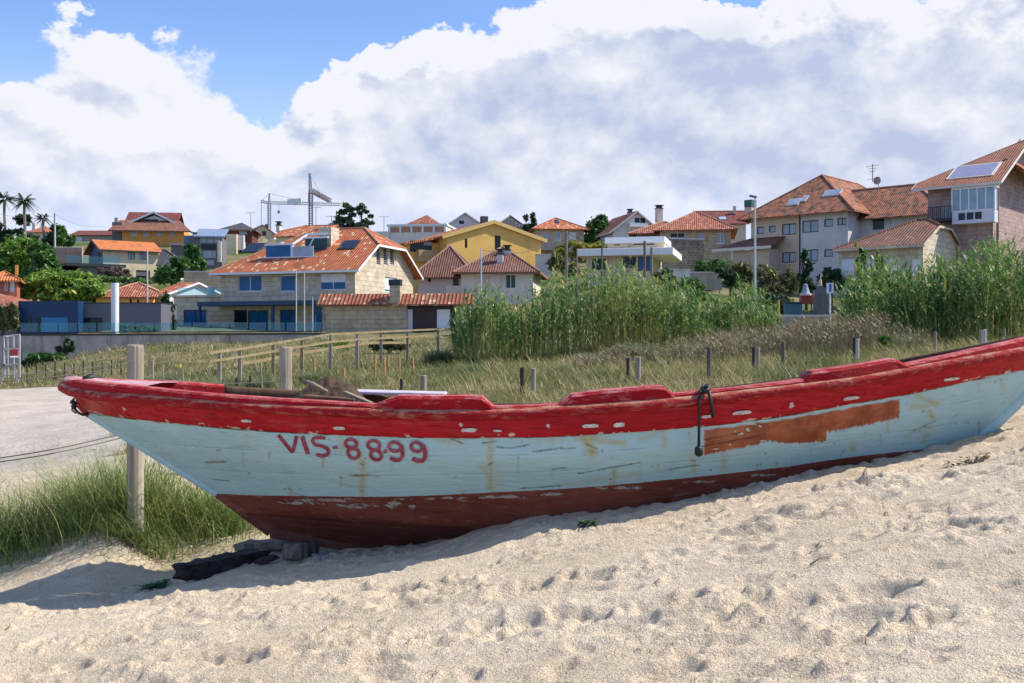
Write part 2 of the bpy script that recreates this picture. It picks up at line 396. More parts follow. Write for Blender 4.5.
def build_ground():
    tt = np.concatenate([np.linspace(-7, -.75, 36)[:-1], np.linspace(-.75, -.50, 60)[:-1], np.linspace(-.50, .50, 1150), np.linspace(.50, .75, 60)[1:], np.linspace(.75, 7, 36)[1:]])
    yy = [-7.4, -6, -4, -2, 0, 1.2, 1.8]; y = 2.2
    while y < 900:
        yy.append(y); y += .0155 if y < 7.2 else (.0155 * (y / 7.2) ** 1.35 if y < 60 else .0155 * (60 / 7.2) ** 1.35 * (y / 60) ** 2)
    yy = np.array(yy + [900., 1200., 1600.]); X = (yy[:, None] + 8) * tt[None, :] / 1.0; X = np.where(yy[:, None] > -100, X, X)
    # narrow the fan near the viewer so that the grid stays about square
    Y = np.repeat(yy[:, None], len(tt), 1)
    z = gz(X, Y); s = sand_mask(X, Y)
    z = z + sand_relief(X, Y) * (.25 + .75 * s) + (1 - s) * .10 * fbm(X * .5, Y * .5, 3) * sm(Y, 9, 14)
    for (fx, fy, fa, a, b, dp) in FOOT:
        i0, i1 = np.searchsorted(yy, [fy - .5, fy + .5]);
        if i1 <= i0: continue
        j0, j1 = np.searchsorted(tt, [(fx - .42) / (fy + 8), (fx + .42) / (fy + 8)]); S_ = (slice(i0, i1), slice(j0, j1)); xs, ys = X[S_] - fx, Y[S_] - fy
        u = xs * cos(fa) + ys * sin(fa); v = -xs * sin(fa) + ys * cos(fa)
        q = np.sqrt((u / a) ** 2 + (v / b) ** 2) + .42 * pnoise(X[S_] * 13, Y[S_] * 13) + .2 * pnoise(X[S_] * 31, Y[S_] * 31)
        q = np.maximum(q, 0)
        z[S_] += (-dp * np.exp(-q ** 2.6) + .55 * dp * np.exp(-((q - 1.45) / .38) ** 2) * (.55 + 1.3 * pnoise(X[S_] * 14 + 3, Y[S_] * 14)))
    nr, nc = X.shape; idx = np.arange(nr * nc).reshape(nr, nc)
    q = np.stack([idx[:-1, :-1], idx[:-1, 1:], idx[1:, 1:], idx[1:, :-1]], -1).reshape(-1, 4)
    m, T, b = new_mat('sandy ground'); oc = T.new('ShaderNodeTexCoord').outputs['Object']
    sa = T.attr('sand')
    sand = T.mix(T.step(T.noise(oc, 1.1, 5, .6), .3, .7), (.61, .50, .36), (.70, .59, .445))
    sand = T.mix(T.step(T.noise(oc, 150, 3, .75), .33, .62), T.mix(1., sand, (.70, .67, .63), 'MULTIPLY'), T.mix(1., sand, (1.18, 1.17, 1.15), 'MULTIPLY'))
    sand = T.mix(T.step(T.noise(oc, 60, 4, .75), .60, .70, 0, .5), sand, (.30, .26, .21))
    sy = T.new('ShaderNodeSeparateXYZ'); T.put(sy.inputs[0], oc)
    sand = T.mix(T.step(sy.outputs[1], 9.5, 14, 0, .75), sand, T.mix(T.step(T.noise(T.scl(oc, (1, .4, 1)), .9, 6, .65), .35, .65), (.36, .32, .285), (.50, .455, .41)))
    soil = T.mix(T.step(T.noise(oc, 3, 6, .65), .35, .65), (.17, .115, .07), (.29, .21, .14))
    turf = T.mix(T.step(T.noise(oc, .55, 6, .65), .35, .65), (.11, .115, .04), (.26, .215, .11))
    turf = T.mix(T.step(T.noise(oc, 9, 4, .65), .4, .7, 0, .6), turf, (.06, .05, .025))
    hill = T.mix(T.step(T.noise(oc, .12, 6, .65), .4, .6), (.075, .115, .03), (.22, .18, .10))
    turf = T.mix(T.step(sy.outputs[1], 80, 100), turf, hill)
    turf = T.mix(T.math('MULTIPLY', T.step(sy.outputs[0], 3.2, 4.4), T.step(sy.outputs[1], 16, 11)), turf, soil)
    c = T.mix(T.step(T.math('ADD', sa, T.math('MULTIPLY', T.math('SUBTRACT', T.noise(oc, 6, 5, .65), .5), .8)), .3, .6), turf, sand)
    T.put(b.inputs['Base Color'], c); b.inputs['Roughness'].default_value = .95; b.inputs['Specular IOR Level'].default_value = .1
    bn = T.new('ShaderNodeBump'); bn.inputs['Distance'].default_value = .012
    T.put(bn.inputs['Height'], T.math('ADD', T.noise(oc, 120, 3, .75), T.math('MULTIPLY', T.noise(oc, 42, 3, .6), 1.2))); T.l.new(bn.outputs[0], b.inputs['Normal'])
    o = np_mesh('ground', np.stack([X, Y, z], -1).reshape(-1, 3), q, m, attrs={'sand': s.ravel()}, smooth=True)
    tag(o, kind='structure')
build_ground()

# ------------------------------------------------------------------ the boat
DC, HB, HEEL = 7.0, .88, .050      # centre plane, half beam, the far side lies a little lower
def cub(pts):
    """smooth interpolation through points x -> y"""
    p = np.array(pts, float); x, y = p[:, 0], p[:, 1]; dx = np.diff(x); s = np.diff(y) / dx
    m = np.r_[s[0], (s[:-1] * dx[1:] + s[1:] * dx[:-1]) / (dx[1:] + dx[:-1]), s[-1]]
    def f(q):
        q = np.asarray(q, float); i = np.clip(np.searchsorted(x, q) - 1, 0, len(x) - 2); t = (q - x[i]) / dx[i]
        return ((1 + 2 * t) * (1 - t) ** 2 * y[i] + t * (1 - t) ** 2 * dx[i] * m[i] + t * t * (3 - 2 * t) * y[i + 1] + t * t * (t - 1) * dx[i] * m[i + 1])
    return f, x[0], x[-1]
LV = [cub(c) for c in (
    [(64, 383), (68, 380.5), (76, 380), (92, 382), (110, 383.5), (140, 386.5), (180, 391), (240, 396), (330, 401.5), (382, 404.5), (440, 406), (500, 406), (555, 404), (600, 400), (672, 393.5), (740, 387), (805, 379), (850, 373.5), (905, 364), (960, 352.5), (1024, 338.5), (1085, 324)],
    [(64, 387), (70, 390), (82, 392.8), (140, 398), (240, 406.5), (330, 411), (440, 414.5), (500, 414), (560, 410.5), (600, 408), (696, 400), (740, 395), (805, 387), (850, 381), (905, 371), (960, 361), (1024, 349.5), (1084, 337)],
    [(88, 413), (140, 419.5), (240, 429), (330, 434.5), (440, 437.5), (500, 437.5), (560, 436), (640, 431.5), (696, 427), (740, 422), (805, 412.5), (850, 404), (905, 394.5), (960, 383), (1024, 369.5), (1056, 362.5)],
    [(218, 494), (260, 495.5), (300, 496), (400, 496.5), (480, 493), (590, 487), (690, 477.5), (784, 467), (860, 456), (925, 449), (975, 441)],
    [(246, 515), (300, 519), (360, 524), (440, 529), (520, 531), (600, 528), (700, 518), (800, 506), (900, 492), (950, 486)],
    [(270, 532.5), (310, 539.5), (370, 548), (420, 551), (500, 553), (600, 552), (700, 545), (800, 533), (900, 518), (930, 512)])]
_hf, _, _ = cub([(0, 1.0), (1, 1.0), (2, .97), (2.4, .93), (3, .76), (4, .50), (5, .035)])
_hp, _, _ = cub([(0, .55), (1, .58), (2, .66), (3, .80), (4, .95), (5, .95)])
def lev_px(t, lev):
    i = min(int(lev), 4); f = lev - i
    def one(k):
        fn, a, b = LV[k]; x = a + (b - a) * t; return x, fn(x)
    x0, y0 = one(i)
    if f < 1e-9: return x0, y0
    x1, y1 = one(i + 1); return x0 + (x1 - x0) * f, y0 + (y1 - y0) * f
def lev_pt(t, lev, inset=0.):
    """points of the near side at station t (0 bow .. 1 stern) and level lev"""
    px, py = lev_px(t, lev); s = np.sin(pi * np.clip(t, 0, 1) ** .93) ** float(_hp(lev))
    d = DC - np.maximum(HB * float(_hf(lev)) * s - inset, .022)
    return np.stack([(px - CX) / FPX * d, d, CAMH - (py - CY) / FPX * d], -1), px, py
def mirror(p):
    q = np.array(p); dy = 2 * (DC - q[..., 1]); q[..., 1] += dy; q[..., 2] -= np.interp(q[..., 0], [-2.2, -1.2, .3], [.004, .012, HEEL]) * dy; return q

tg = .5 - .5 * np.cos(np.linspace(0, pi, 1400)); tg = .6 * np.linspace(0, 1, 1400) + .4 * tg
levs = np.concatenate([np.linspace(1, 2, 10), [2.0005], np.linspace(2.02, 3, 84), np.linspace(3, 4, 34)[1:], np.linspace(4, 5, 16)[1:]])
rows = [lev_pt(tg, l) for l in levs]
HP = np.stack([r[0] for r in rows]); HX = np.stack([r[1] for r in rows]); HY = np.stack([r[2] for r in rows])
HL = np.repeat(levs[:, None], len(tg), 1)
lip = (levs <= 2.0001) & (levs > 1.0)
HP[lip, :, 1] -= .014 * sm(tg, 0, .04) * sm(1 - tg, 0, .04)                    # the sheer strake stands proud of the planking
seam = np.exp(-((HL - 4.0) / .05) ** 2); HP[..., 1] += seam * .010
for sl_ in (2.34, 2.67):                                   # faint plank seams
    HP[..., 1] += np.exp(-((HL - sl_) / .012) ** 2) * .0022
HP[..., 1] += .003 * fbm(HX * .02, HY * .05, 3) + .0012 * fbm(HX * .12, HY * .3, 2)

# paint history: masks in the hull's own chart (px along, px down)
def seg(x0, y0, x1, y1, w):
    dx, dy = x1 - x0, y1 - y0; t = np.clip(((HX - x0) * dx + (HY - y0) * dy) / (dx * dx + dy * dy), 0, 1)
    ds = np.hypot(HX - x0 - t * dx, HY - y0 - t * dy) + .9 * pnoise(HX * .35, HY * .35)
    return np.exp(-(ds / w) ** 2) * np.clip(.85 + .7 * pnoise(HX * .10 + 7, HY * .2), 0, 1)
def blob(x, y, rx, ry):
    return np.exp(-((HX - x) / rx) ** 2 - ((HY - y) / ry) ** 2)
stain = 0 * HX; crack = 0 * HX; flake = 0 * HX
for a in [(491, 440, 490, 488, 3.4, .75), (484, 466, 493, 490, 4, .5), (363, 462, 362, 494, 3, .8), (361, 452, 361, 470, 2, .6), (586, 437, 592, 452, 6, .95), (600, 441, 624, 443, 3, .8), (576, 438, 605, 440, 3, .9), (663, 430, 665, 446, 3.5, .6),
          (614, 471, 614, 482, 2.5, .9), (724, 452, 724, 468, 3, .6), (853, 443, 853, 450, 3, .8), (919, 396, 936, 404, 3.5, .8), (912, 407, 926, 405, 4, .5), (930, 412, 932, 417, 3, .9), (905, 436, 930, 425, 3, .35), (925, 440, 929, 428, 4, .45),
          (560, 485, 640, 474, 3, .35), (205, 462, 228, 461, 2, .35), (160, 452, 175, 458, 2, .25), (495, 470, 500, 492, 8, .22), (640, 440, 655, 434, 3, .5), (690, 458, 705, 453, 4, .35), (350, 476, 370, 475, 2, .6), (822, 470, 824, 452, 5, .25),
          (248, 432, 246, 446, 3, .25), (341, 437, 341, 450, 4, .35), (440, 440, 460, 441, 5, .5), (540, 440, 560, 439, 4, .4), (1000, 380, 1003, 388, 3, .5)]:
    stain = np.maximum(stain, seg(*a[:5]) * a[5])
for a in [(483, 443, 497, 441), (497, 447, 512, 448), (512, 448, 528, 445), (487, 466, 494, 462), (533, 452, 562, 448), (562, 449, 575, 448), (578, 474, 640, 463), (552, 470, 566, 468), (449, 438, 462, 443), (586, 444, 597, 449), (352, 476, 367, 475.5),
          (912, 432, 935, 421), (360, 464, 363, 465), (205, 463, 226, 462), (215, 480, 228, 481), (668, 470, 700, 465), (700, 447, 760, 436), (705, 440, 740, 433), (520, 489, 560, 486)]:
    crack = np.maximum(crack, seg(*a, .62))
_nr = random.Random(21)
for k in range(58):                                         # fastenings bleeding rust
    x = _nr.uniform(150, 1010); l_ = _nr.choice((2.10, 2.36, 2.69, 2.9)); f_ = (LV[3][0](np.clip(x, 218, 975)) - LV[2][0](x)); y = float(LV[2][0](x) + f_ * (l_ - 2)) + _nr.uniform(-1.5, 1.5)
    crack = np.maximum(crack, blob(x, y, .95, .95) * _nr.uniform(.45, .95))
    if _nr.random() < .45: stain = np.maximum(stain, seg(x, y, x + _nr.uniform(-.6, .6), y + _nr.uniform(4, 15), 1.4) * _nr.uniform(.35, .8))
for sl_ in (2.34, 2.67): crack = np.maximum(crack, .30 * np.exp(-((HL - sl_) / .009) ** 2) * sm(fbm(HX * .02 + sl_ * 9, HY * 0, 3), -.2, .3))
top_edge = LV[2][0](np.clip(HX, 100, 1040)) + 3.5 + 2.5 * pnoise(HX * .08, HX * 0 + 3)
low_edge = np.interp(HX, [700, 704, 720, 745, 770, 790, 824, 826, 826.5, 840, 870, 899, 905], [454, 455, 452, 447, 441, 444, 441.5, 441, 432, 430, 424.5, 418, 417])
rag = 2.2 * pnoise(HX * .35, HY * .1) + 1.2 * pnoise(HX * .9, HY * .2)
primer = sm(HY - top_edge, -1.0, 1.2) * sm(low_edge + rag - HY, -1.2, 1.2) * sm(HX - 704 + 1.5 * pnoise(HY * .3, HX * 0), -1, 1.2) * sm(899.5 - HX + 1.5 * pnoise(HY * .3, HX * 0 + 5), -1, 1.2)
flk = 0 * HX
for (x, y, rx, ry) in [(760, 426, 4, 2.2), (748, 429, 4, 3.2), (741, 434, 6, 2), (735, 431, 3, 2), (775, 417, 6, 2.2), (790, 414, 9, 2), (806, 412, 8, 2.4), (730, 445, 2.5, 1.6), (716, 449, 5, 1.3), (765, 441, 8, 1.2), (752, 424, 8, 1.2)]:
    flk = np.maximum(flk, blob(x, y, rx, ry) * (1 + .9 * pnoise(HX * .3, HY * .4)))
flake = np.clip(flk, 0, 1)
# flaked antifouling just under the water line, and chips along the strake's lower edge
for (x, y, rx, ry) in [(393, 504, 9, 3.6), (412, 507, 5, 2.6), (402, 499, 14, 1.3), (330, 500, 40, 2.6), (355, 506, 24, 3), (300, 503, 25, 2), (450, 498, 26, 1.6), (500, 497, 30, 3), (552, 494, 24, 2.2), (620, 488, 30, 1.8), (700, 482, 26, 1.8), (760, 475, 26, 1.5), (430, 499, 8, 2)]:
    big = .75 if x not in (393, 412) else .2
    flake = np.maximum(flake, np.clip(blob(x, y, rx * 1.2, ry * 1.25) * (.82 if big > .5 else 1.05), 0, 1))
BY = LV[2][0](np.clip(HX, 88, 1056))
chip = np.exp(-((HY - BY + 1.0) / 1.6) ** 2) * sm(fbm(HX * .075, HY * .2 + 40, 3), .05, .35)
for (x, y, rx, ry) in [(240, 428.5, 8, 1), (231, 427, 4, 1), (125, 409, 1.5, 2), (600, 434, 3, 1.6), (548, 426, 2, 2), (461, 424.5, 1.5, 1.2), (985, 377.5, 12, 1.2), (1005, 373, 6, 1), (791, 405, 2.5, 2.4), (512, 434, 4, 1.4), (745, 421, 14, 1), (668, 428, 6, 1)]:
    chip = np.maximum(chip, 1.1 * blob(x, y, rx, ry))
bowwear = sm(130 - HX, 0, 45) * (HL < 2)
nr, nc = HX.shape; idx = np.arange(nr * nc).reshape(nr, nc)
HQ = np.stack([idx[:-1, :-1], idx[1:, :-1], idx[1:, 1:], idx[:-1, 1:]], -1).reshape(-1, 4)

def hull_mat():
    m, T, b = new_mat('weathered boat paint'); oc = T.new('ShaderNodeTexCoord').outputs['Object']
    lev = T.attr('lev'); st = T.attr('stain'); ck = T.attr('crack'); pr = T.attr('primer'); fl = T.attr('flake'); cp = T.attr('chip'); wr = T.attr('wear')
    gr = T.math('SUBTRACT', T.noise(T.scl(oc, (.45, 1, 1)), 34, 7, .72), .5)
    fl = T.step(T.math('MULTIPLY_ADD', gr, 2.6, fl), .62, .72); cp = T.math('MULTIPLY_ADD', gr, 1.6, cp)
    ls = T.scl(oc, (.35, 1, 1.6))
    n1 = T.noise(ls, 3.5, 7, .65); n2 = T.noise(T.scl(oc, (.25, 1, 2.5)), 26, 6, .7, .3); n3 = T.noise(oc, 60, 4, .7)
    drip = T.noise(T.scl(oc, (1, 1, .10)), 16, 5, .6)
    blue = T.mix(T.step(n1, .3, .72), (.35, .55, .575), (.44, .635, .655))
    blue = T.mix(T.step(n2, .55, .75, 0, .45), blue, (.52, .66, .68))
    blue = T.mix(T.step(drip, .58, .76, 0, .30), blue, (.33, .37, .29))
    blue = T.mix(T.step(T.noise(T.scl(oc, (.15, 1, 3)), 40, 5, .75), .50, .72, 0, .35), blue, (.24, .33, .34))
    blue = T.mix(T.step(T.noise(T.scl(oc, (.3, 1, 1.5)), 9, 8, .72), .58, .70, 0, .5), blue, (.22, .27, .24))
    stc = T.mix(n3, (.34, .27, .07), (.50, .44, .16))
    blue = T.mix(T.math('MULTIPLY', st, T.step(T.noise(T.scl(oc, (1, 1, .3)), 30, 5, .7), .20, .48)), blue, stc)
    prc = T.mix(T.step(T.noise(T.scl(oc, (.5, 1, 1)), 14, 6, .65), .3, .7), (.30, .078, .032), (.46, .145, .062))
    prc = T.mix(T.step(T.noise(T.scl(oc, (1.2, 1, .35)), 8, 5, .6), .42, .62, 0, .7), prc, (.22, .058, .026))
    prc = T.mix(T.step(T.noise(ls, 4, 5, .6), .5, .7, 0, .5), prc, (.52, .22, .12))
    prc = T.mix(T.step(T.noise(T.scl(oc, (1, 1, 2.2)), 11, 8, .75), .60, .70, 0, .55), prc, (.09, .035, .02))
    blue = T.mix(pr, blue, prc)
    blue = T.mix(fl, blue, T.mix(n3, (.42, .38, .26), (.62, .58, .46)))
    blue = T.mix(T.math('MULTIPLY', ck, .62), blue, (.045, .035, .02))
    red = T.mix(T.step(n1, .3, .7), (.36, .005, .010), (.47, .010, .018))
    red = T.mix(T.step(n2, .46, .70, 0, .85), red, (.19, .004, .007))
    red = T.mix(T.step(T.noise(T.scl(oc, (.18, 1, 2)), 11, 8, .7), .54, .72, 0, .6), red, (.48, .09, .085))
    wl = T.math('MULTIPLY', wr, T.step(T.noise(T.scl(oc, (.6, 1, 1)), 12, 7, .7), .40, .60))
    red = T.mix(T.math('MULTIPLY', wl, .75), red, (.46, .13, .10))
    red = T.mix(T.step(cp, .35, .55), red, T.mix(n3, (.46, .38, .29), (.62, .57, .48)))
    btm = T.mix(T.step(n1, .28, .72), (.165, .040, .028), (.27, .080, .052))
    btm = T.mix(T.step(n2, .52, .72, 0, .8), btm, (.085, .022, .017))
    btm = T.mix(T.step(drip, .55, .72, 0, .5), btm, (.34, .12, .075))
    btm = T.mix(T.step(T.noise(T.scl(oc, (.25, 1, 2.2)), 18, 8, .75), .57, .66, 0, .65), btm, (.40, .27, .20))
    btm = T.mix(T.step(lev, 3.75, 3.98, 0, .55), btm, (.05, .014, .012)); 
    btm = T.mix(fl, btm, T.mix(n3, (.32, .25, .20), (.56, .53, .48)))
    j = T.math('MULTIPLY', T.math('SUBTRACT', T.noise(oc, 30, 5, .65), .5), .035)
    lv = T.math('ADD', lev, j)
    c = T.mix(T.math('GREATER_THAN', lv, 3.0), blue, btm)
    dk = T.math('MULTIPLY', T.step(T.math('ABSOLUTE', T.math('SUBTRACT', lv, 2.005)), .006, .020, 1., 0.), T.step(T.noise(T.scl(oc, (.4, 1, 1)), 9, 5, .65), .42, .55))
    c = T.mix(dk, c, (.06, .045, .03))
    c = T.mix(T.math('LESS_THAN', lv, 2.0), c, red)
    T.put(b.inputs['Base Color'], c)
    T.put(b.inputs['Roughness'], T.step(n2, .3, .7, .38, .62)); b.inputs['Specular IOR Level'].default_value = .18
    bn = T.new('ShaderNodeBump'); bn.inputs['Distance'].default_value = .006
    hh = T.math('MULTIPLY_ADD', ck, -1.2, n2); hh = T.math('MULTIPLY_ADD', fl, -.5, hh); hh = T.math('MULTIPLY_ADD', pr, -.3, hh)
    T.put(bn.inputs['Height'], hh); T.l.new(bn.outputs[0], b.inputs['Normal'])
    return m
M_HULL = hull_mat()

def m_redwood(name, base, worn, amount):
    m, T, b = new_mat(name); oc = T.new('ShaderNodeTexCoord').outputs['Object']; ge = T.new('ShaderNodeNewGeometry')
    n1 = T.noise(T.scl(oc, (.3, 1, 1)), 9, 7, .68); n2 = T.noise(T.scl(oc, (.25, 1, 1)), 34, 7, .7)
    c = T.mix(T.step(n1, .3, .7), [x * .72 for x in base], base)
    sn = T.new('ShaderNodeSeparateXYZ'); T.put(sn.inputs[0], ge.outputs['Normal'])
    up = T.step(sn.outputs[2], .25, .85, 0, .16)                                   # tops are chafed and sun bleached
    c = T.mix(T.step(T.math('ADD', n2, up), .60 - amount, .76, 0, .85), c, worn)
    c = T.mix(T.step(T.noise(T.scl(oc, (.2, 1, 1.5)), 15, 6, .7), .55, .75, 0, .6), c, [x * .45 for x in base])
    c = T.mix(T.step(T.noise(oc, 50, 6, .75), .64, .70, 0, .7), c, (.10, .05, .035))
    c = T.mix(T.step(T.noise(T.scl(oc, (.4, 1, 1)), 20, 8, .75), .67, .71, 0, .8), c, (.55, .47, .42))
    T.put(b.inputs['Base Color'], c); b.inputs['Roughness'].default_value = .6; b.inputs['Specular IOR Level'].default_value = .15
    bn = T.new('ShaderNodeBump'); bn.inputs['Distance'].default_value = .012; T.put(bn.inputs['Height'], T.math('ADD', n2, T.noise(oc, 60, 5, .7))); T.l.new(bn.outputs[0], b.inputs['Normal'])
    return m
M_RAIL = m_redwood('worn red rail paint', (.40, .010, .016), (.55, .31, .20), .12)
M_GUN = m_redwood('red gunwale paint', (.44, .008, .016), (.58, .20, .18), .08)
M_BOWCAP = m_redwood('chafed bow paint', (.36, .014, .026), (.66, .42, .40), .20)
M_BLOCK = m_redwood('red pad paint', (.43, .007, .014), (.62, .25, .24), .08)
M_INSIDE = m_wood('bare brown boat wood', (.085, .045, .026), (.17, .10, .06))
M_BLACK = m_plain('black rubber', (.012, .012, .014), .55, .3, 20)

boat = thing('fishing_boat', 'old red and pale blue wooden fishing boat beached on the sand', 'boat', (0, 0, 0))
at = {'lev': HL.ravel(), 'stain': stain.ravel(), 'crack': crack.ravel(), 'primer': primer.ravel(), 'flake': flake.ravel(), 'chip': chip.ravel(), 'wear': bowwear.ravel()}
v2 = np.concatenate([HP.reshape(-1, 3), mirror(HP).reshape(-1, 3)])
q2 = np.concatenate([HQ, HQ[:, ::-1] + nr * nc])
z_ = np.zeros(nr * nc)
np_mesh('hull', v2, q2, M_HULL, boat, {k: np.concatenate([a, a if k in ('lev', 'wear') else z_]) for k, a in at.items()}, smooth=True)

def hull_at(px, py, off=0.):
    """the point of the near hull side at chart position px, py, lifted by off towards the outside"""
    w = (HX - px) ** 2 + ((HY - py) * 1.5) ** 2; k = np.argsort(w, axis=None)[:14]
    A = np.c_[np.ones(14), HX.ravel()[k] - px, HY.ravel()[k] - py]
    d = np.linalg.lstsq(A, HP.reshape(-1, 3)[k, 1], rcond=None)[0][0]
    p = P(px, py, d - off * 1.0); return p

def sweep(path, prof, caps=True):
    """prof: (outward, up) points; scalars or arrays along the path"""
    path = np.asarray(path); n = len(path); d = np.gradient(path[:, :2], axis=0); d /= np.linalg.norm(d, axis=1, keepdims=True) + 1e-9
    nx, ny = -d[:, 1], d[:, 0]; k = len(prof); V = np.zeros((n, k, 3))
    for j, (a, b) in enumerate(prof):
        V[:, j, 0] = path[:, 0] + nx * a; V[:, j, 1] = path[:, 1] + ny * a; V[:, j, 2] = path[:, 2] + b
    i = np.arange(n * k).reshape(n, k); r = np.roll(i, -1, 1)
    q = np.stack([i[:-1], i[1:], r[1:], r[:-1]], -1).reshape(-1, 4); V = V.reshape(-1, 3)
    if caps:
        ctr = V.reshape(n, k, 3)[[0, -1]].mean(1); V = np.concatenate([V, ctr]); e = []
        for j in range(k):
            e.append((i[0, j], r[0, j], n * k, n * k)); e.append((r[-1, j], i[-1, j], n * k + 1, n * k + 1))
        # as degenerate-free triangles packed in quads
        e = [(a, b, c, c) for a, b, c, _ in e]
        return V, q, e
    return V, q, []
def sweep_obj(name, path, prof, mat, parent, smooth=True):
    V, q, e = sweep(path, prof)
    me = bpy.data.meshes.new(name); me.from_pydata(V.tolist(), [], [tuple(x) for x in q] + [x[:3] for x in e])
    bm = bmesh.new(); bm.from_mesh(me); bmesh.ops.recalc_face_normals(bm, faces=bm.faces); bm.to_mesh(me); bm.free()
    me.polygons.foreach_set('use_smooth', [smooth] * len(me.polygons)); me.materials.append(mat)
    o = bpy.data.objects.new(name, me); COL.objects.link(o); o.parent = parent; return o

def side_path(lev, t0=0., t1=1., n=260, inset=0.):
    return lev_pt(np.linspace(t0, t1, n), lev, inset)[0]
def round_path(lev, n=300):
    t = np.linspace(0, 1, n) ** 1.6 if False else np.concatenate([np.linspace(0, .06, 40) ** 1., np.linspace(.06, 1, n)[1:]])
    near = lev_pt(t, lev)[0]; near = near[::-1]; far = mirror(near)[::-1]
    return np.concatenate([near, far[1:]])
rp0 = round_path(0); nfar = int(len(rp0) * .583); rp = rp0[:nfar]; rfar = rp0[nfar - 1:]
wob = .004 * fbm(np.arange(len(rp)) * .06, np.arange(len(rp)) * 0, 3); wob2 = .003 * fbm(np.arange(len(rp)) * .09, np.arange(len(rp)) * 0 + 9, 3)
sweep_obj('gunwale', rp, [(.012, -.060), (.014, -.012 + wob), (.004, 0 + wob), (-.045, .004 + wob2), (-.092, -.004), (-.10, -.016), (-.10, -.085), (-.03, -.085)], M_GUN, boat, False)
sweep_obj('bare_gunwale', rfar, [(.010, -.060), (.012, -.012), (-.092, -.004), (-.10, -.016), (-.10, -.085), (-.03, -.085)], M_INSIDE, boat)
rq = round_path(1)
wob = .004 * fbm(np.arange(len(rq)) * .06, np.arange(len(rq)) * 0, 3); wob2 = .003 * fbm(np.arange(len(rq)) * .09, np.arange(len(rq)) * 0 + 9, 3)
sweep_obj('rubbing_rail', rq, [(-.01, .030), (.016, .030 + wob), (.036 + wob2, .018), (.043 + wob2, -.002), (.038, -.020), (.018, -.033), (-.01, -.033)], M_RAIL, boat)

def pad(x0, x1, prof_h, far=False):
    """a raised trapezoid pad on the gunwale: x range in px, list of (px, height m)"""
    a, b = LV[0][1], LV[0][2]; t = np.linspace((x0 - a) / (b - a), (x1 - a) / (b - a), 110)
    p, px, _ = lev_pt(t, 0); h = np.interp(px, [q[0] for q in prof_h], [q[1] for q in prof_h]) + .003 * fbm(px * .12, px * 0 + 5, 3)
    if far: p = mirror(p)
    else: p = p[::-1]; h = h[::-1]
    sweep_obj('rowing_pad', p, [(.017, -.030), (.020, h - .022), (.008, h - .004), (-.045, h + .002), (-.105, h - .006), (-.118, h - .02), (-.118, -.03)], M_BLOCK, boat, False)
for args in ((372, 494, [(372, -.004), (398, .058), (470, .064), (482, .06), (494, -.002)]), (556, 674, [(556, -.004), (572, .052), (600, .058), (656, .056), (664, .048), (674, -.004)]), (803, 908, [(803, -.004), (811, .046), (893, .050), (908, -.004)])):
    pad(*args)

# stem and stern posts follow the hull's two ends
def post(name, t, l0, l1, sgn):
    ls = np.linspace(l0, l1, 60); pts = np.stack([lev_pt(np.array([t]), l)[0][0] for l in ls]); pts[:, 1] = DC
    mb_v = []; k = 6
    d = np.gradient(pts[:, [0, 2]], axis=0); d /= np.linalg.norm(d, axis=1, keepdims=True); nx, nz = -d[:, 1] * sgn, d[:, 0] * sgn
    prof = [(-.03, -.016), (.004, -.018), (.014, -.011), (.014, .011), (.004, .018), (-.03, .016)] if sgn > 0 else [(-.05, -.026), (.010, -.026), (.022, -.014), (.022, .014), (.010, .026), (-.05, .026)]
    V = np.zeros((60, k, 3))
    for j, (a, w) in enumerate(prof):
        V[:, j] = pts + np.c_[nx * a, np.full(60, w), nz * a]
    i = np.arange(60 * k).reshape(60, k); r = np.roll(i, -1, 1)
    q = np.stack([i[:-1], i[1:], r[1:], r[:-1]], -1).reshape(-1, 4)
    o = np_mesh(name, V.reshape(-1, 3), q, M_HULL, boat, {'lev': np.repeat(ls, k), 'wear': np.repeat(np.clip(2.2 - ls, 0, 1), k)}, smooth=True)
    return o
V, Fq = [], []; nc_, c0 = P(78, 386.5, DC), 26
for i in range(13):
    a = -pi / 2 + pi * i / 12
    for k in range(c0):
        b = 2 * pi * k / c0; r = cos(a) ** .8 if i not in (0, 12) else 0
        wv = 1 + .05 * float(pnoise(np.array(3 * cos(b) + 9), np.array(3 * sin(b) + a * 2)))
        V.append((nc_.x + .108 * r * cos(b) * wv, nc_.y + .085 * r * sin(b) * wv, nc_.z + .066 * sin(a) * wv - .16 * (.108 * r * cos(b))))
Fq = [(i * c0 + k, i * c0 + (k + 1) % c0, (i + 1) * c0 + (k + 1) % c0, (i + 1) * c0 + k) for i in range(12) for k in range(c0)]
np_mesh('bow_cap', V, Fq, M_BOWCAP, boat, smooth=True)
post('stem_post', 0., 1.5, 5., 1); post('stern_post', 1., .3, 5., -1)
kl = lev_pt(np.linspace(0, 1, 120), 5)[0]; kl[:, 1] = DC
sweep_obj('keel', kl[::-1], [(.03, .03), (.03, -.035), (-.03, -.035), (-.03, .03)], m_plain('keel antifouling', (.10, .03, .022), .8, .4, 8), boat, False)
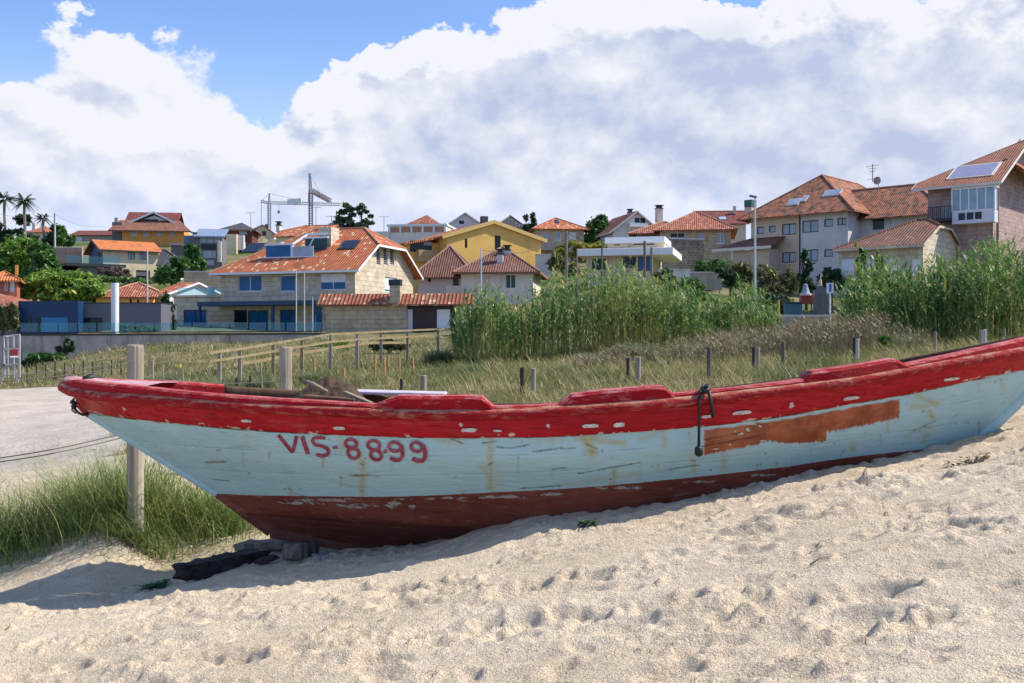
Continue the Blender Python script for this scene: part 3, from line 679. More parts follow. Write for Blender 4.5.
# inner lining, floor boards and thwarts
inn = [lev_pt(np.linspace(.015, .985, 200), l, .05)[0] for l in (.35, 1, 1.5, 2, 2.5, 3, 3.6)]
IN = np.stack(inn); i = np.arange(IN.shape[0] * 200).reshape(-1, 200)
qi = np.stack([i[:-1, :-1], i[:-1, 1:], i[1:, 1:], i[1:, :-1]], -1).reshape(-1, 4)
np_mesh('inner_planking', np.concatenate([IN.reshape(-1, 3), mirror(IN).reshape(-1, 3)]), np.concatenate([qi, qi[:, ::-1] + i.size]), M_INSIDE, boat, smooth=True)
fl_ = lev_pt(np.linspace(.05, .95, 120), 3.4, .06)[0]; ff = mirror(fl_); i = np.arange(120)
np_mesh('floor_boards', np.concatenate([fl_, ff]), np.stack([i[:-1], i[1:], i[1:] + 120, i[:-1] + 120], -1), M_INSIDE, boat)
for xx in (.22, .42, .62, .80):
    a = lev_pt(np.array([xx - .018, xx + .018]), 1.7, .16)[0]; f = mirror(a)
    mb = MB(); mb.box((a[0][0], a[0][1], a[0][2] - .02), (a[1][0], f[0][1], a[0][2] + .02)); mb.build('thwart', M_INSIDE, boat)
# breasthook deck at the bow, chalky pink paint
td = np.linspace(.0, .075, 24); nd = lev_pt(td, 0, .03)[0]; nd[:, 2] -= .002; fd = mirror(nd)
cc = (nd + fd) / 2; cc[:, 2] += .012
V = np.concatenate([nd, cc, fd]); i = np.arange(24)
qd = np.concatenate([np.stack([i[:-1] + k * 24, i[1:] + k * 24, i[1:] + k * 24 + 24, i[:-1] + k * 24 + 24], -1) for k in (0, 1)])
o = np_mesh('bow_deck', V, qd, m_redwood('chalky pink deck paint', (.42, .03, .05), (.72, .55, .55), .16), boat, smooth=True)
mb = MB(); pts = [P(84, 379.5, 6.93), P(91, 377.4, 6.98), P(98, 378.6, 7.03), P(105, 383.5, 7.08)]
mb.tube(pts, [.018, .024, .022, .012], 7); mb.build('breasthook', M_BLACK, boat, True)
mb = MB(); mb.tube([p + Vector((.015, .01, -.03)) for p in pts], [.03, .034, .034, .02], 8); mb.build('breasthook', M_BOWCAP, boat, True)
# scupper slots: pale worn lips on the sheer strake
M_LIP = m_plain('bare pale lip', (.56, .52, .47), .7, .35, 30, bump=.004, dirt=(.30, .10, .09), dscale=30)
def plate(x0, x1, yc, h, slope, dark=True):
    n = 10; mb = MB(); r1 = []; r2 = []
    for k in range(n * 2):
        a = 2 * pi * k / (n * 2); c_, s_ = cos(a), sin(a); c_ = math.copysign(abs(c_) ** .6, c_); s_ = math.copysign(abs(s_) ** .7, s_)
        jt = 1 + .30 * float(pnoise(np.array(k * 1.3 + x0), np.array(yc))); px = (x0 + x1) / 2 + c_ * (x1 - x0) / 2 * jt; py = yc + s_ * h / 2 * jt * (.75 if s_ > 0 else 1) + (px - (x0 + x1) / 2) * slope
        r1.append(hull_at(px, py, -.004)); r2.append(hull_at((px * .9 + .1 * (x0 + x1) / 2), py * .9 + .1 * yc, .013))
    for k in range(n * 2): mb.face([r1[k], r1[(k + 1) % (2 * n)], r2[(k + 1) % (2 * n)], r2[k]])
    mb.face(r2); mb.build('scupper', M_LIP, boat)
for x0, x1, yc, h, sl_ in [(241, 252, 421.3, 3.2, .05), (333, 346, 428.6, 4, .04), (461, 477, 430.5, 4.6, 0), (493, 502, 431, 2.6, 0), (582, 599, 426.2, 4.6, -.04), (613, 625, 425.2, 5.4, -.05), (701, 714, 416.8, 3.6, -.1), (732, 752, 413, 4.4, -.1), (842, 859, 398.6, 4.2, -.12), (943, 960, 379.4, 3.6, -.14)]:
    plate(x0, x1, yc, h, sl_)
# registration number, painted strokes on the planking
def arc(cx, cy, rx, ry, a0, a1, n=26, sk=0.):
    return [(cx + rx * cos(a0 + (a1 - a0) * k / n) + sk * sin(a0 + (a1 - a0) * k / n), cy + ry * sin(a0 + (a1 - a0) * k / n)) for k in range(n + 1)]
strokes = [([(278.3, 435), (285, 443.5), (292.6, 452.6)], 4.1, 0), ([(292.6, 452.6), (294.8, 444), (296.6, 436)], 4.0, 0), ([(301.8, 436.2), (304.8, 445), (308, 454.4)], 4.6, 0),
           ([(325.4, 438.3), (319, 437.6), (314, 438), (312.2, 441), (315, 444.8), (322, 446.2), (327, 448.6), (328.6, 451.6), (327, 455), (321.5, 456), (316, 454.6)], 3.9, 0),
           ([(332.6, 448), (337.4, 447.2)], 3.2, 0),
           (arc(350.9, 443.8, 5.5, 4.3, 0, 2 * pi, sk=.6), 3.7, 1), (arc(353.3, 453.6, 5.6, 4.9, 0, 2 * pi, sk=.8), 3.8, 1), (arc(373.6, 445.4, 5.9, 4.7, 0, 2 * pi, sk=.8), 3.6, 1), (arc(375.9, 455.3, 5.4, 4.7, 0, 2 * pi, sk=.8), 3.8, 1),
           (arc(385.1, 451.6, .9, .9, 0, 2 * pi, 10), 2.6, 1),
           (arc(394.6, 447.0, 5.9, 4.6, 0, 2 * pi, sk=.6), 3.6, 1), ([(401.0, 445.5), (402.2, 451), (402.4, 456), (399.6, 460.2), (395, 460.4), (390.2, 457.8)], 4.2, 0),
           (arc(416.4, 447.2, 5.5, 4.6, 0, 2 * pi, sk=.6), 3.6, 1), ([(422.6, 445), (424.8, 451), (425.2, 457), (422.6, 461), (417.5, 461.2), (412.2, 458.6)], 4.4, 0)]
lm, LT, lb = new_mat('faded lettering paint'); oc = LT.new('ShaderNodeTexCoord').outputs['Object']
LT.put(lb.inputs['Base Color'], LT.mix(LT.step(LT.noise(oc, 22, 6, .7), .35, .68), (.25, .012, .040), (.36, .10, .13))); lb.inputs['Roughness'].default_value = .6
mb = MB()
for k, (pts, w, closed) in enumerate(strokes):
    q = []
    for a, b in zip(pts[:-1], pts[1:]):
        m_ = max(1, int(np.hypot(b[0] - a[0], b[1] - a[1]) / 1.2)) if not closed else 1
        q += [(a[0] + (b[0] - a[0]) * j / m_, a[1] + (b[1] - a[1]) * j / m_) for j in range(m_)]
    q.append(pts[-1]); q = np.array(q); d = np.gradient(q, axis=0)
    if closed: d[0] = d[-1] = q[1] - q[-2]
    d /= np.linalg.norm(d, axis=1, keepdims=True) + 1e-9; nn = np.c_[-d[:, 1], d[:, 0]] * w * .45
    nn = nn * (1 + .07 * pnoise(q[:, :1] * .8, q[:, 1:] * .8))
    lift = .0035 + .0006 * k
    A = [hull_at(*x, lift) for x in q + nn]; B = [hull_at(*x, lift) for x in q - nn]
    for j in range(len(q) - 1): mb.face([A[j], B[j], B[j + 1], A[j + 1]])
o = mb.build('registration_number', lm, boat)

# ------------------------------------------------------------------ what hangs on the boat and lies in it
rope = thing('rope', 'black cord hanging over the boat rail with a knob at its end', 'rope', P(704, 388, 6.2))
ro = rope.location
def rel(p): return Vector(p) - ro
dd = hull_at(700, 410).y
mb = MB(); mb.tube([rel(P(708, 384, dd + .06)), rel(P(703, 385.5, dd + .0)), rel(P(700, 391, dd - .045)), rel(P(699.2, 405, dd - .062)), rel(P(699, 425, dd - .055)), rel(P(698.8, 447, dd - .045))], .0085, 7)
mb.tube([rel(P(704, 386, dd + .03)), rel(P(709, 392, dd - .04)), rel(P(711, 403, dd - .063)), rel(P(713, 417, dd - .026))], .011, 7)
mb.tube([rel(P(702, 389.5, dd - .03)), rel(P(706, 386, dd + .0)), rel(P(709, 389, dd - .03)), rel(P(705, 391.5, dd - .055)), rel(P(701.5, 389.5, dd - .03))], .012, 7)
mb.build('cord', M_BLACK, rope, True)
mb = MB(); mb.tube([rel(P(698.8, 446, dd - .045)), rel(P(698.8, 448, dd - .045)), rel(P(698.8, 452, dd - .045)), rel(P(698.8, 455, dd - .045)), rel(P(698.8, 456.5, dd - .045))], [.012, .023, .025, .021, .008], 10)
mb.build('knob', M_BLACK, rope, True)
mb = MB(); mb.tube([P(73.5, 399, 6.96), P(73, 403, 6.93), P(74, 408, 6.92), P(78, 412.5, 6.93), P(83, 415, 6.94), P(87, 414, 6.97), P(89, 411, 6.98)], .0085, 7)
mb.tube([P(72, 402, 6.93), P(75, 403.5, 6.91), P(73, 406, 6.92), P(75.5, 408, 6.92)], .016, 7)
mb.tube([P(72.5, 404, 6.92), P(72, 410, 6.93), P(76, 413.5, 6.93)], .005, 6)
tag(mb.build('rope_loop', M_BLACK, None, True), 'short black rope loop tied under the bow tip of the boat', 'rope')

M_CANVAS = m_plain('brown canvas', (.062, .036, .020), .9, .5, 7, bump=.02, bscale=22)
def heap(name, px0, px1, ytop, ybase, d, dep, mat, label, cat, peak=.5, seed=0):
    a = P(px0, ybase, d); b = P(px1, ybase, d); hz = (ybase - ytop) / FPX * d; n = 46
    u = np.linspace(0, 1, n); U, Vv = np.meshgrid(u, u, indexing='ij'); up = np.where(U < peak, U / peak * .5, .5 + (U - peak) / (1 - peak) * .5)
    h = np.clip(np.sin(pi * up), 0, 1) ** .8 * np.clip(np.sin(pi * Vv), 0, 1) ** .6
    h = hz * h * (1 + .22 * fbm(U * 4 + seed, Vv * 4, 3)) + .012 * h * (1 - np.abs(fbm(U * 9 + seed, Vv * 3, 2)) * 3)
    X = a.x + (b.x - a.x) * U; Y = d + (Vv - .5) * dep; i = np.arange(n * n).reshape(n, n)
    q = np.stack([i[:-1, :-1], i[1:, :-1], i[1:, 1:], i[:-1, 1:]], -1).reshape(-1, 4)
    o = np_mesh(name, np.stack([X, Y, a.z + h], -1).reshape(-1, 3), q, mat, smooth=True); return tag(o, label, cat)
heap('canvas_heap', 286, 370, 378.5, 409, 6.75, .5, M_CANVAS, 'crumpled brown canvas heaped inside the red boat', 'canvas', .56)
M_DRIFT = m_wood('driftwood', (.20, .15, .11), (.34, .28, .21)); M_BOARD = m_wood('dark board', (.09, .05, .03), (.16, .095, .055))
mb = MB(); mb.tube([P(304, 381.5, 6.55), P(313, 384, 6.50), P(327, 391.5, 6.46)], [.014, .013, .009], 7)
tag(mb.build('stick', M_DRIFT, None, True), 'pale curved stick lying on the brown canvas in the boat', 'stick')
mb = MB(); mb.bar(P(304, 397.5, 6.42), P(356, 401.5, 6.40), .10, .035)
tag(mb.build('plank', M_BOARD, None, bevel=.004), 'dark brown board lying behind the near gunwale against the canvas', 'plank')
mb = MB(); mb.bar(P(345, 392.5, 6.50), P(372, 404, 6.32), .03, .018)
tag(mb.build('batten', M_DRIFT), 'thin pale batten leaning down off the right end of the canvas', 'batten')
mb = MB(); a = P(349, 391.5, 7.55); b = P(446, 394, 7.55); mb.bar(a, b, .30, .022)
tag(mb.build('plank', m_plain('bleached lilac plank', (.50, .44, .50), .7, .2, 6), None, bevel=.005), 'bleached pale plank lying across the far gunwale of the boat', 'plank')

# timbers the bow rests on
M_TAR = m_wood('tarred timber', (.012, .010, .011), (.05, .042, .042), (.1, 1, 1), 14, .012)
M_GREYW = m_wood('grey weathered timber', (.11, .095, .08), (.24, .21, .175))
def beam(name, p, q, w, h, mat, label, seed=0, n=26):
    """a rough hewn beam, ends gnawed"""
    p = Vector(p); q = Vector(q); d = (q - p).normalized(); a = d.cross(Vector((0, 0, 1))).normalized(); b = a.cross(d)
    V = []; prof = [(-.5, -.5), (-.5, 0), (-.5, .5), (0, .5), (.5, .5), (.5, 0), (.5, -.5), (0, -.5)]
    for i in range(n):
        s = i / (n - 1); e = min(1, .72 + 6 * min(s, 1 - s))
        for j, (x, y) in enumerate(prof):
            r = 1 + .34 * float(pnoise(np.array(s * 6 + seed), np.array(j * 1.3 + seed))) + .14 * float(pnoise(np.array(s * 21 + seed), np.array(j * 2.3)))
            off = .09 * float(pnoise(np.array(j * 1.1 + seed), np.array(3.3))) if i in (0, n - 1) else 0
            V.append(p.lerp(q, s) + a * x * w * r * e + b * y * h * r * e + d * off)
    F = [(i * 8 + j, i * 8 + (j + 1) % 8, i * 8 + 8 + (j + 1) % 8, i * 8 + 8 + j) for i in range(n - 1) for j in range(8)] + [tuple(range(8))[::-1], tuple(range(n * 8 - 8, n * 8))]
    me = bpy.data.meshes.new(name); me.from_pydata([tuple(v) for v in V], [], F)
    bm = bmesh.new(); bm.from_mesh(me); bmesh.ops.recalc_face_normals(bm, faces=bm.faces); bm.to_mesh(me); bm.free()
    me.materials.append(mat); o = bpy.data.objects.new(name, me); COL.objects.link(o); return tag(o, label, 'timber')
beam('timber_beam', P(178, 573.5, 6.55), P(262, 556.5, 7.0), .14, .10, M_TAR, 'long black tarred beam lying on the sand under the bow', 2)
beam('timber_plank', P(239, 545.5, 7.25), P(291, 543.5, 7.1), .16, .045, M_GREYW, 'flat grey plank laid level just under the bow of the boat', 5)
beam('timber_block', P(290, 552, 6.75), P(312, 549, 7.0), .12, .10, m_wood('dark grey timber', (.06, .05, .045), (.20, .175, .145)), 'squat grey wooden block propping the keel of the boat', 9)
beam('timber_scrap', P(259, 562, 6.72), P(275, 557, 6.76), .04, .035, M_TAR, 'small black scrap of wood in the sand before the block', 13)
beam('timber_plank', P(318, 557, 6.8), P(342, 554.5, 6.95), .12, .035, m_wood('pale plank', (.28, .26, .25), (.42, .40, .38)), 'short pale plank half buried in the sand under the keel', 17)
# ------------------------------------------------------------------ houses
class House:
    def __init__(s, name, label, x0, x1, d, th, anc, yb, L, cat='house', group=None):
        s.th = R(th); c, n = cos(s.th), sin(s.th); s.ux = Vector((c, n, 0)); s.uy = Vector((-n, c, 0)); s.L = L
        A = P(x0 if anc == 'l' else x1, yb, d); s.o = A
        if anc == 'l': s.W = s.F(x1, yb)[0]
        else:
            u = s.F(x0, yb)[0]; s.o = A + s.ux * u; s.W = -u
        s.root = thing(name, label, cat, s.o, s.th, group); s.holes = {k: [] for k in 'FRLB'}; s.nw = 0
    def ray(s, px, py, pt, nrm):
        """where the line of sight meets a plane given in the house's own axes"""
        c, n = cos(s.th), sin(s.th)
        def loc(v): return Vector((v.x * c + v.y * n, -v.x * n + v.y * c, v.z))
        o = loc(Vector((0, 0, CAMH)) - s.o); r = loc(Vector(((px - CX) / FPX, 1, -(py - CY) / FPX)))
        nrm = Vector(nrm); t = (Vector(pt) - o).dot(nrm) / r.dot(nrm); return o + r * t
    def F(s, px, py, v=0.): p = s.ray(px, py, (0, v, 0), (0, 1, 0)); return p.x, p.z
    def side(s, f, px, py):
        if f == 'F': return s.F(px, py)
        p = s.ray(px, py, (s.W if f == 'R' else 0, 0, 0), (1, 0, 0)); return p.y, p.z
    def zat(s, px, py, v): return s.F(px, py, v)[1]
    def m3(s, f, a, z, dep=0.):
        """face coordinates (along, height, depth into the wall) -> house axes"""
        return {'F': (a, dep, z), 'R': (s.W - dep, a, z), 'L': (dep, a, z), 'B': (a, s.L - dep, z)}[f]
    def wall(s, f, outline, mat=None, mb=None, rec=.14, holes=None):
        holes = s.holes[f] if holes is None else holes; own = mb is None; mb = mb or MB()
        xs = sorted({p[0] for p in outline} | {h[0] for h in holes} | {h[2] for h in holes}); zs = sorted({p[1] for p in outline} | {h[1] for h in holes} | {h[3] for h in holes})
        area = sum(outline[i][0] * outline[(i + 1) % len(outline)][1] - outline[(i + 1) % len(outline)][0] * outline[i][1] for i in range(len(outline)))
        out = outline if area > 0 else outline[::-1]
        def clip(poly):
            for i in range(len(out)):
                a, b = out[i], out[(i + 1) % len(out)]; res = []
                def ins(p): return (b[0] - a[0]) * (p[1] - a[1]) - (b[1] - a[1]) * (p[0] - a[0])
                for j in range(len(poly)):
                    p, q = poly[j], poly[(j + 1) % len(poly)]; ip, iq = ins(p), ins(q)
                    if ip >= -1e-7: res.append(p)
                    if (ip > 1e-7 and iq < -1e-7) or (ip < -1e-7 and iq > 1e-7):
                        t = ip / (ip - iq); res.append((p[0] + (q[0] - p[0]) * t, p[1] + (q[1] - p[1]) * t))
                poly = res
                if len(poly) < 3: return []
            return poly
        for i in range(len(xs) - 1):
            for j in range(len(zs) - 1):
                x0, x1, z0, z1 = xs[i], xs[i + 1], zs[j], zs[j + 1]; mx, mz = (x0 + x1) / 2, (z0 + z1) / 2
                if any(h[0] < mx < h[2] and h[1] < mz < h[3] for h in holes): continue
                p = clip([(x0, z0), (x1, z0), (x1, z1), (x0, z1)])
                if p: mb.face([s.m3(f, a, z) for a, z in p], [(a, z) for a, z in p])
        for x0, z0, x1, z1 in holes:
            for a, b in (((x0, z0), (x1, z0)), ((x1, z0), (x1, z1)), ((x1, z1), (x0, z1)), ((x0, z1), (x0, z0))):
                mb.face([s.m3(f, *a), s.m3(f, *b), s.m3(f, *b, rec), s.m3(f, *a, rec)], [a, b, (b[0] + rec, b[1]), (a[0] + rec, a[1])])
        if own: return mb.build('wall', mat, s.root)
    def window(s, f, x0, y0, x1, y1, frame=None, glass=None, mull=1, shutter=0., sill=None, name='window', fw=.06, rec=.14, bars=0, shmat=None):
        a0, z1 = s.side(f, x0, y0); a1, _ = s.side(f, x1, y0); _, z0 = s.side(f, x0, y1)
        s.rect_window(f, min(a0, a1), z0, max(a0, a1), z1, frame, glass, mull, shutter, sill, name, fw, rec, bars, shmat)
    def rect_window(s, f, a0, z0, a1, z1, frame=None, glass=None, mull=1, shutter=0., sill=None, name='window', fw=.06, rec=.14, bars=0, shmat=None):
        s.holes[f].append((a0, z0, a1, z1)); frame = frame or M['white']; glass = glass or M['glass']
        def bx(mb, a, b, p0, p1, q0, q1):
            c0, c1 = s.m3(f, p0, q0, a), s.m3(f, p1, q1, b); mb.box(c0, c1)
        mb = MB(); d0, d1 = rec - .05, rec + .02
        bx(mb, d0, d1, a0, a0 + fw, z0, z1); bx(mb, d0, d1, a1 - fw, a1, z0, z1); bx(mb, d0, d1, a0 + fw, a1 - fw, z0, z0 + fw); bx(mb, d0, d1, a0 + fw, a1 - fw, z1 - fw, z1)
        for k in range(mull):
            c = a0 + (a1 - a0) * (k + 1) / (mull + 1); bx(mb, d0 + .004, d1, c - fw * .5, c + fw * .5, z0 + fw, z1 - fw)
        for k in range(bars):
            c = z0 + (z1 - z0) * (k + 1) / (bars + 1); bx(mb, d0 + .008, d1, a0 + fw, a1 - fw, c - fw * .35, c + fw * .35)
        w = mb.build(name, frame, s.root)
        mb = MB(); bx(mb, rec - .012, rec + .03, a0 + fw * .5, a1 - fw * .5, z0 + fw * .5, z1 - fw * .5); mb.build('pane', glass, w)
        if shutter:
            mb = MB(); bx(mb, rec - .03, rec - .014, a0 + fw, a1 - fw, z1 - (z1 - z0) * shutter + .01, z1 - fw); mb.build('shutter', shmat or M['shutter'], w)
        if sill:
            mb = MB(); bx(mb, -.06, rec - .055, a0 - .08, a1 + .08, z0 - .10, z0 - .002); mb.build('sill', sill, w)
        return w
    def walls(s, mat, ze, drop=3., axis='u', zr=None, h=(0, 0), rec=.14, faces='FRLB'):
        mb = MB(); s.ze = ze
        for f in faces:
            n = s.W if f in 'FB' else s.L
            out = [(0, -drop), (n, -drop), (n, ze), (0, ze)]; end = (f in 'RL') if axis == 'u' else (f in 'FB')
            if end and zr is not None:
                hh = h[1] if f in 'RB' else h[0]
                if hh >= .999: out = [(0, -drop), (n, -drop), (n, ze), (n / 2, zr), (0, ze)]
                elif hh > 0: out = [(0, -drop), (n, -drop), (n, ze), (n - n / 2 * hh, ze + (zr - ze) * hh), (n / 2 * hh, ze + (zr - ze) * hh), (0, ze)]
            s.wall(f, out, mb=mb, rec=rec)
        return mb.build('wall', mat, s.root)
    def roof(s, mat, ze, zr, ov=.5, vo=None, h=(0, 0), axis='u', th=.14, ridge=None, fascia=None, name='roof', box=None):
        """h: 0 = hipped end .. 1 = full gable; box = (u0,u1,v0,v1) if not the whole plan"""
        u0, u1, v0, v1 = box or (0, s.W, 0, s.L); vo = ov if vo is None else vo
        A, B = (u1 - u0, v1 - v0) if axis == 'u' else (v1 - v0, u1 - u0)
        mp = (lambda a, b, z: (u0 + a, v0 + b, z)) if axis == 'u' else (lambda a, b, z: (u0 + b, v0 + a, z))
        sl = (zr - ze) / (B / 2); lo = ze - sl * ov; run = B / 2 + ov; k = sqrt(1 + sl * sl)
        zh = [lo + (zr - lo) * q for q in h]; bh = [run * q for q in h]; kr = [run * (1 - q) for q in h]
        e0, e1 = -vo, A + vo; r0, r1 = e0 + kr[0], e1 - kr[1]
        if r1 < r0: r0 = r1 = (r0 + r1) / 2
        polys = []
        for sg in (0, 1):
            fb = (lambda b: b) if sg == 0 else (lambda b: B - b)
            q = [(e0, -ov, lo), (e1, -ov, lo)]
            if h[1] > 0: q.append((e1, -ov + bh[1], zh[1]))
            q.append((r1, B / 2, zr))
            if r1 > r0 + 1e-4: q.append((r0, B / 2, zr))
            if h[0] > 0: q.append((e0, -ov + bh[0], zh[0]))
            # drop doubled points of full gables
            qq = [p for i, p in enumerate(q) if i == 0 or (Vector(p) - Vector(q[i - 1])).length > 1e-4]
            polys.append(([mp(a, fb(b), z) for a, b, z in qq], [(a + 50, (b + ov) * k) for a, b, z in qq]))
        for e, rr, i in ((e0, r0, 0), (e1, r1, 1)):
            if h[i] < .999:
                q = [(e, -ov + bh[i], zh[i]), (e, B + ov - bh[i], zh[i]), (rr, B / 2, zr)]
                polys.append(([mp(*p) for p in q], [(p[1] + 50, abs(p[0] - e) * k + 90) for p in q]))
        mb = MB()
        for pts, uv in polys:
            lowp = [(x, y, z - th) for x, y, z in pts]; mb.face(pts, uv); mb.face(lowp[::-1], uv[::-1])
            for i in range(len(pts)):
                j = (i + 1) % len(pts); mb.face([pts[i], lowp[i], lowp[j], pts[j]], [uv[i], (uv[i][0], uv[i][1] - th), (uv[j][0], uv[j][1] - th), uv[j]])
        r = mb.build(name, mat, s.root, weld=False)
        s.sl, s.lo, s.ov_, s.zr = sl, lo, ov, zr
        if ridge:
            mb = MB(); seglist = [(mp(r0, B / 2, zr), mp(r1, B / 2, zr))] if r1 > r0 + .05 else []
            for i, (e, rr) in enumerate(((e0, r0), (e1, r1))):
                if h[i] < .999:
                    seglist += [(mp(e, -ov + bh[i], zh[i]), mp(rr, B / 2, zr)), (mp(e, B + ov - bh[i], zh[i]), mp(rr, B / 2, zr))]
            for a, b in seglist: mb.tube([a, b], .11, 6)
            mb.build('ridge_tile', ridge, r)
        if fascia:
            mb = MB(); t2 = th + .05
            def strip(p, q):
                mb.bar(Vector(p) - Vector((0, 0, t2 * .62)), Vector(q) - Vector((0, 0, t2 * .62)), .05, t2)
            for sg in (-ov - .03, B + ov + .03): strip(mp(e0 - .03, sg, lo), mp(e1 + .03, sg, lo))
            for i, e in ((0, e0 - .03), (1, e1 + .03)):
                if h[i] > 0:
                    strip(mp(e, -ov - .03, lo), mp(e, -ov + bh[i], zh[i])); strip(mp(e, B + ov + .03, lo), mp(e, B + ov - bh[i], zh[i]))
                if h[i] < .999: strip(mp(e, -ov + bh[i], zh[i]), mp(e, B + ov - bh[i], zh[i]))
            mb.build('fascia', fascia, r)
        return r
    def on_roof(s, px, py): return s.ray(px, py, (0, -s.ov_, s.lo), (0, -s.sl, 1))
    def skylight(s, x0, y0, x1, y1, mat=None, frame=None, parent=None):
        a = s.on_roof(x0, y1); b = s.on_roof(x1, y1); c = s.on_roof((x0 + x1) / 2, y0); vv = c.y - a.y
        n = Vector((0, -s.sl, 1)).normalized(); mb = MB(); q = [Vector((a.x, a.y, a.z)), Vector((b.x, a.y, a.z)), Vector((b.x, a.y + vv, a.z + vv * s.sl)), Vector((a.x, a.y + vv, a.z + vv * s.sl))]
        def slab(q, h0, h1, mb):
            lo_, hi = [p + n * h0 for p in q], [p + n * h1 for p in q]; mb.face(hi); mb.face(lo_[::-1])
            for i in range(4): mb.face([lo_[i], lo_[(i + 1) % 4], hi[(i + 1) % 4], hi[i]])
        slab(q, -.02, .08, mb); w = mb.build('skylight', frame or M['dark'], s.root)
        ctr = sum(q, Vector()) / 4; mb = MB(); slab([ctr + (p - ctr) * .9 for p in q], .082, .095, mb); mb.build('pane', mat or M['panel'], w)
    def chimney(s, x0, x1, ytop, ybot, v, dep, mat, cap=None, capmat=None):
        u0, zt = s.F(x0, ytop, v); u1, zb = s.F(x1, ybot, v)
        mb = MB(); mb.box((u0, v, zb), (u1, v + dep, zt)); c = mb.build('chimney', mat, s.root)
        if cap == 'pot':
            mb = MB(); mb.box((u0 - .08, v - .08, zt + .004), (u1 + .08, v + dep + .08, zt + .12)); w = (u1 - u0)
            mb.box((u0 + w * .1, v + .1, zt + .122), (u1 - w * .1, v + dep - .1, zt + .45)); mb.box((u0 - .1, v - .1, zt + .452), (u1 + .1, v + dep + .1, zt + .56)); mb.build('chimney_cap', capmat or M['dark'], c)
        return c
    def block(s, name, f_px, v0, v1, mat, parent=None):
        """a box whose front is a pixel rectangle on the plane v0"""
        x0, y0, x1, y1 = f_px; u0, zt = s.F(x0, y0, v0); u1, zb = s.F(x1, y1, v0)
        mb = MB(); mb.box((u0, v0, zb), (u1, v1, zt)); return mb.build(name, mat, parent or s.root)

M = dict(
    white=m_plain('white paint', (.74, .74, .74), .6, .05), shutter=m_plain('pale shutter', (.70, .72, .78), .6, .05), dark=m_plain('dark metal', (.03, .033, .04), .5, .2),
    glass=m_glass('window glass', (.006, .10, .25)), glassd=m_glass('dark window glass', (.010, .02, .03)), glassw=m_glass('pale curtained glass', (.30, .36, .42), .12), panel=m_plain('solar panel', (.010, .014, .028), .12, .2, spec=.8),  # window glass: the blue of reflected sky is put into its base colour
    ashlar=m_stone('granite ashlar', (.58, .48, .345), (.66, .57, .43), (.42, .35, .265), .85, .42), ashlar2=m_stone('warm granite', (.60, .47, .31), (.50, .40, .27), (.33, .27, .19), .7, .35),
    rubble=m_stone('rubble stone', (.33, .26, .19), (.22, .18, .14), (.40, .34, .27), .5, .3, .03, .9), cream=m_plain('cream render', (.70, .58, .37), .9, .1, .8, dirt=(.36, .29, .18)),
    yellow=m_plain('yellow render', (.76, .46, .125), .9, .07, .5, dirt=(.50, .31, .09)), whitew=m_plain('white render', (.66, .60, .53), .9, .08, .7, dirt=(.40, .38, .36)), pinkst=m_stone('pink granite', (.38, .255, .225), (.46, .325, .29), (.28, .19, .175), .75, .33),
    beige=m_plain('beige render', (.58, .46, .35), .9, .08, .7, dirt=(.26, .20, .16)), pale=m_plain('pale grey render', (.58, .55, .54), .9, .06, .7, dirt=(.38, .37, .38)), orange=m_plain('orange brick', (.62, .29, .085), .9, .2, 4), grey=m_plain('grey cladding', (.15, .145, .155), .6, .08, .6), navy=m_plain('navy cladding', (.009, .040, .115), .45, .15, .6),
    concrete=m_plain('concrete', (.36, .32, .27), .95, .15, 1.2, dirt=(.17, .15, .13)),
    t_orange=m_tile('orange tiles', ((.40, .095, .030), (.56, .165, .055), (.70, .46, .28)), lich=.05, pale=.10), t_new=m_tile('new orange tiles', ((.58, .17, .045), (.66, .215, .06), (.7, .3, .12)), lich=.0, pale=.03),
    t_red=m_tile('red tiles', ((.30, .085, .045), (.41, .125, .062), (.5, .24, .14)), lich=.12), t_brown=m_tile('brown tiles', ((.165, .070, .045), (.215, .092, .058), (.25, .12, .08)), lich=.10, pan=.28, pale=.06), t_lich=m_tile('lichen tiles', ((.36, .105, .045), (.47, .165, .07), (.42, .2, .12)), (.075, .048, .032), lich=.62, pale=.05, pan=.35, lth=.47), t_old=m_tile('old brown tiles', ((.23, .085, .05), (.31, .125, .075), (.36, .18, .12)), (.12, .085, .06), lich=.4, pan=.35, pale=.06, lth=.50), t_dark=m_tile('dark slates', ((.045, .045, .055), (.075, .07, .085), (.1, .1, .11)), lich=.1),
    t_darkred=m_tile('dark red tiles', ((.16, .035, .022), (.22, .05, .03), (.25, .08, .05)), lich=.1), ridge=m_plain('ridge tile', (.42, .22, .14), .85, .3, 2), ridgeb=m_plain('brown ridge tile', (.30, .17, .12), .85, .3, 2), bluemetal=m_plain('blue grey metal roof', (.22, .27, .36), .4, .1), green=m_plain('green cap', (.03, .12, .09), .6, .1))

def ev(lo, zr, ov, B): return lo + (zr - lo) / (B / 2 + ov) * ov
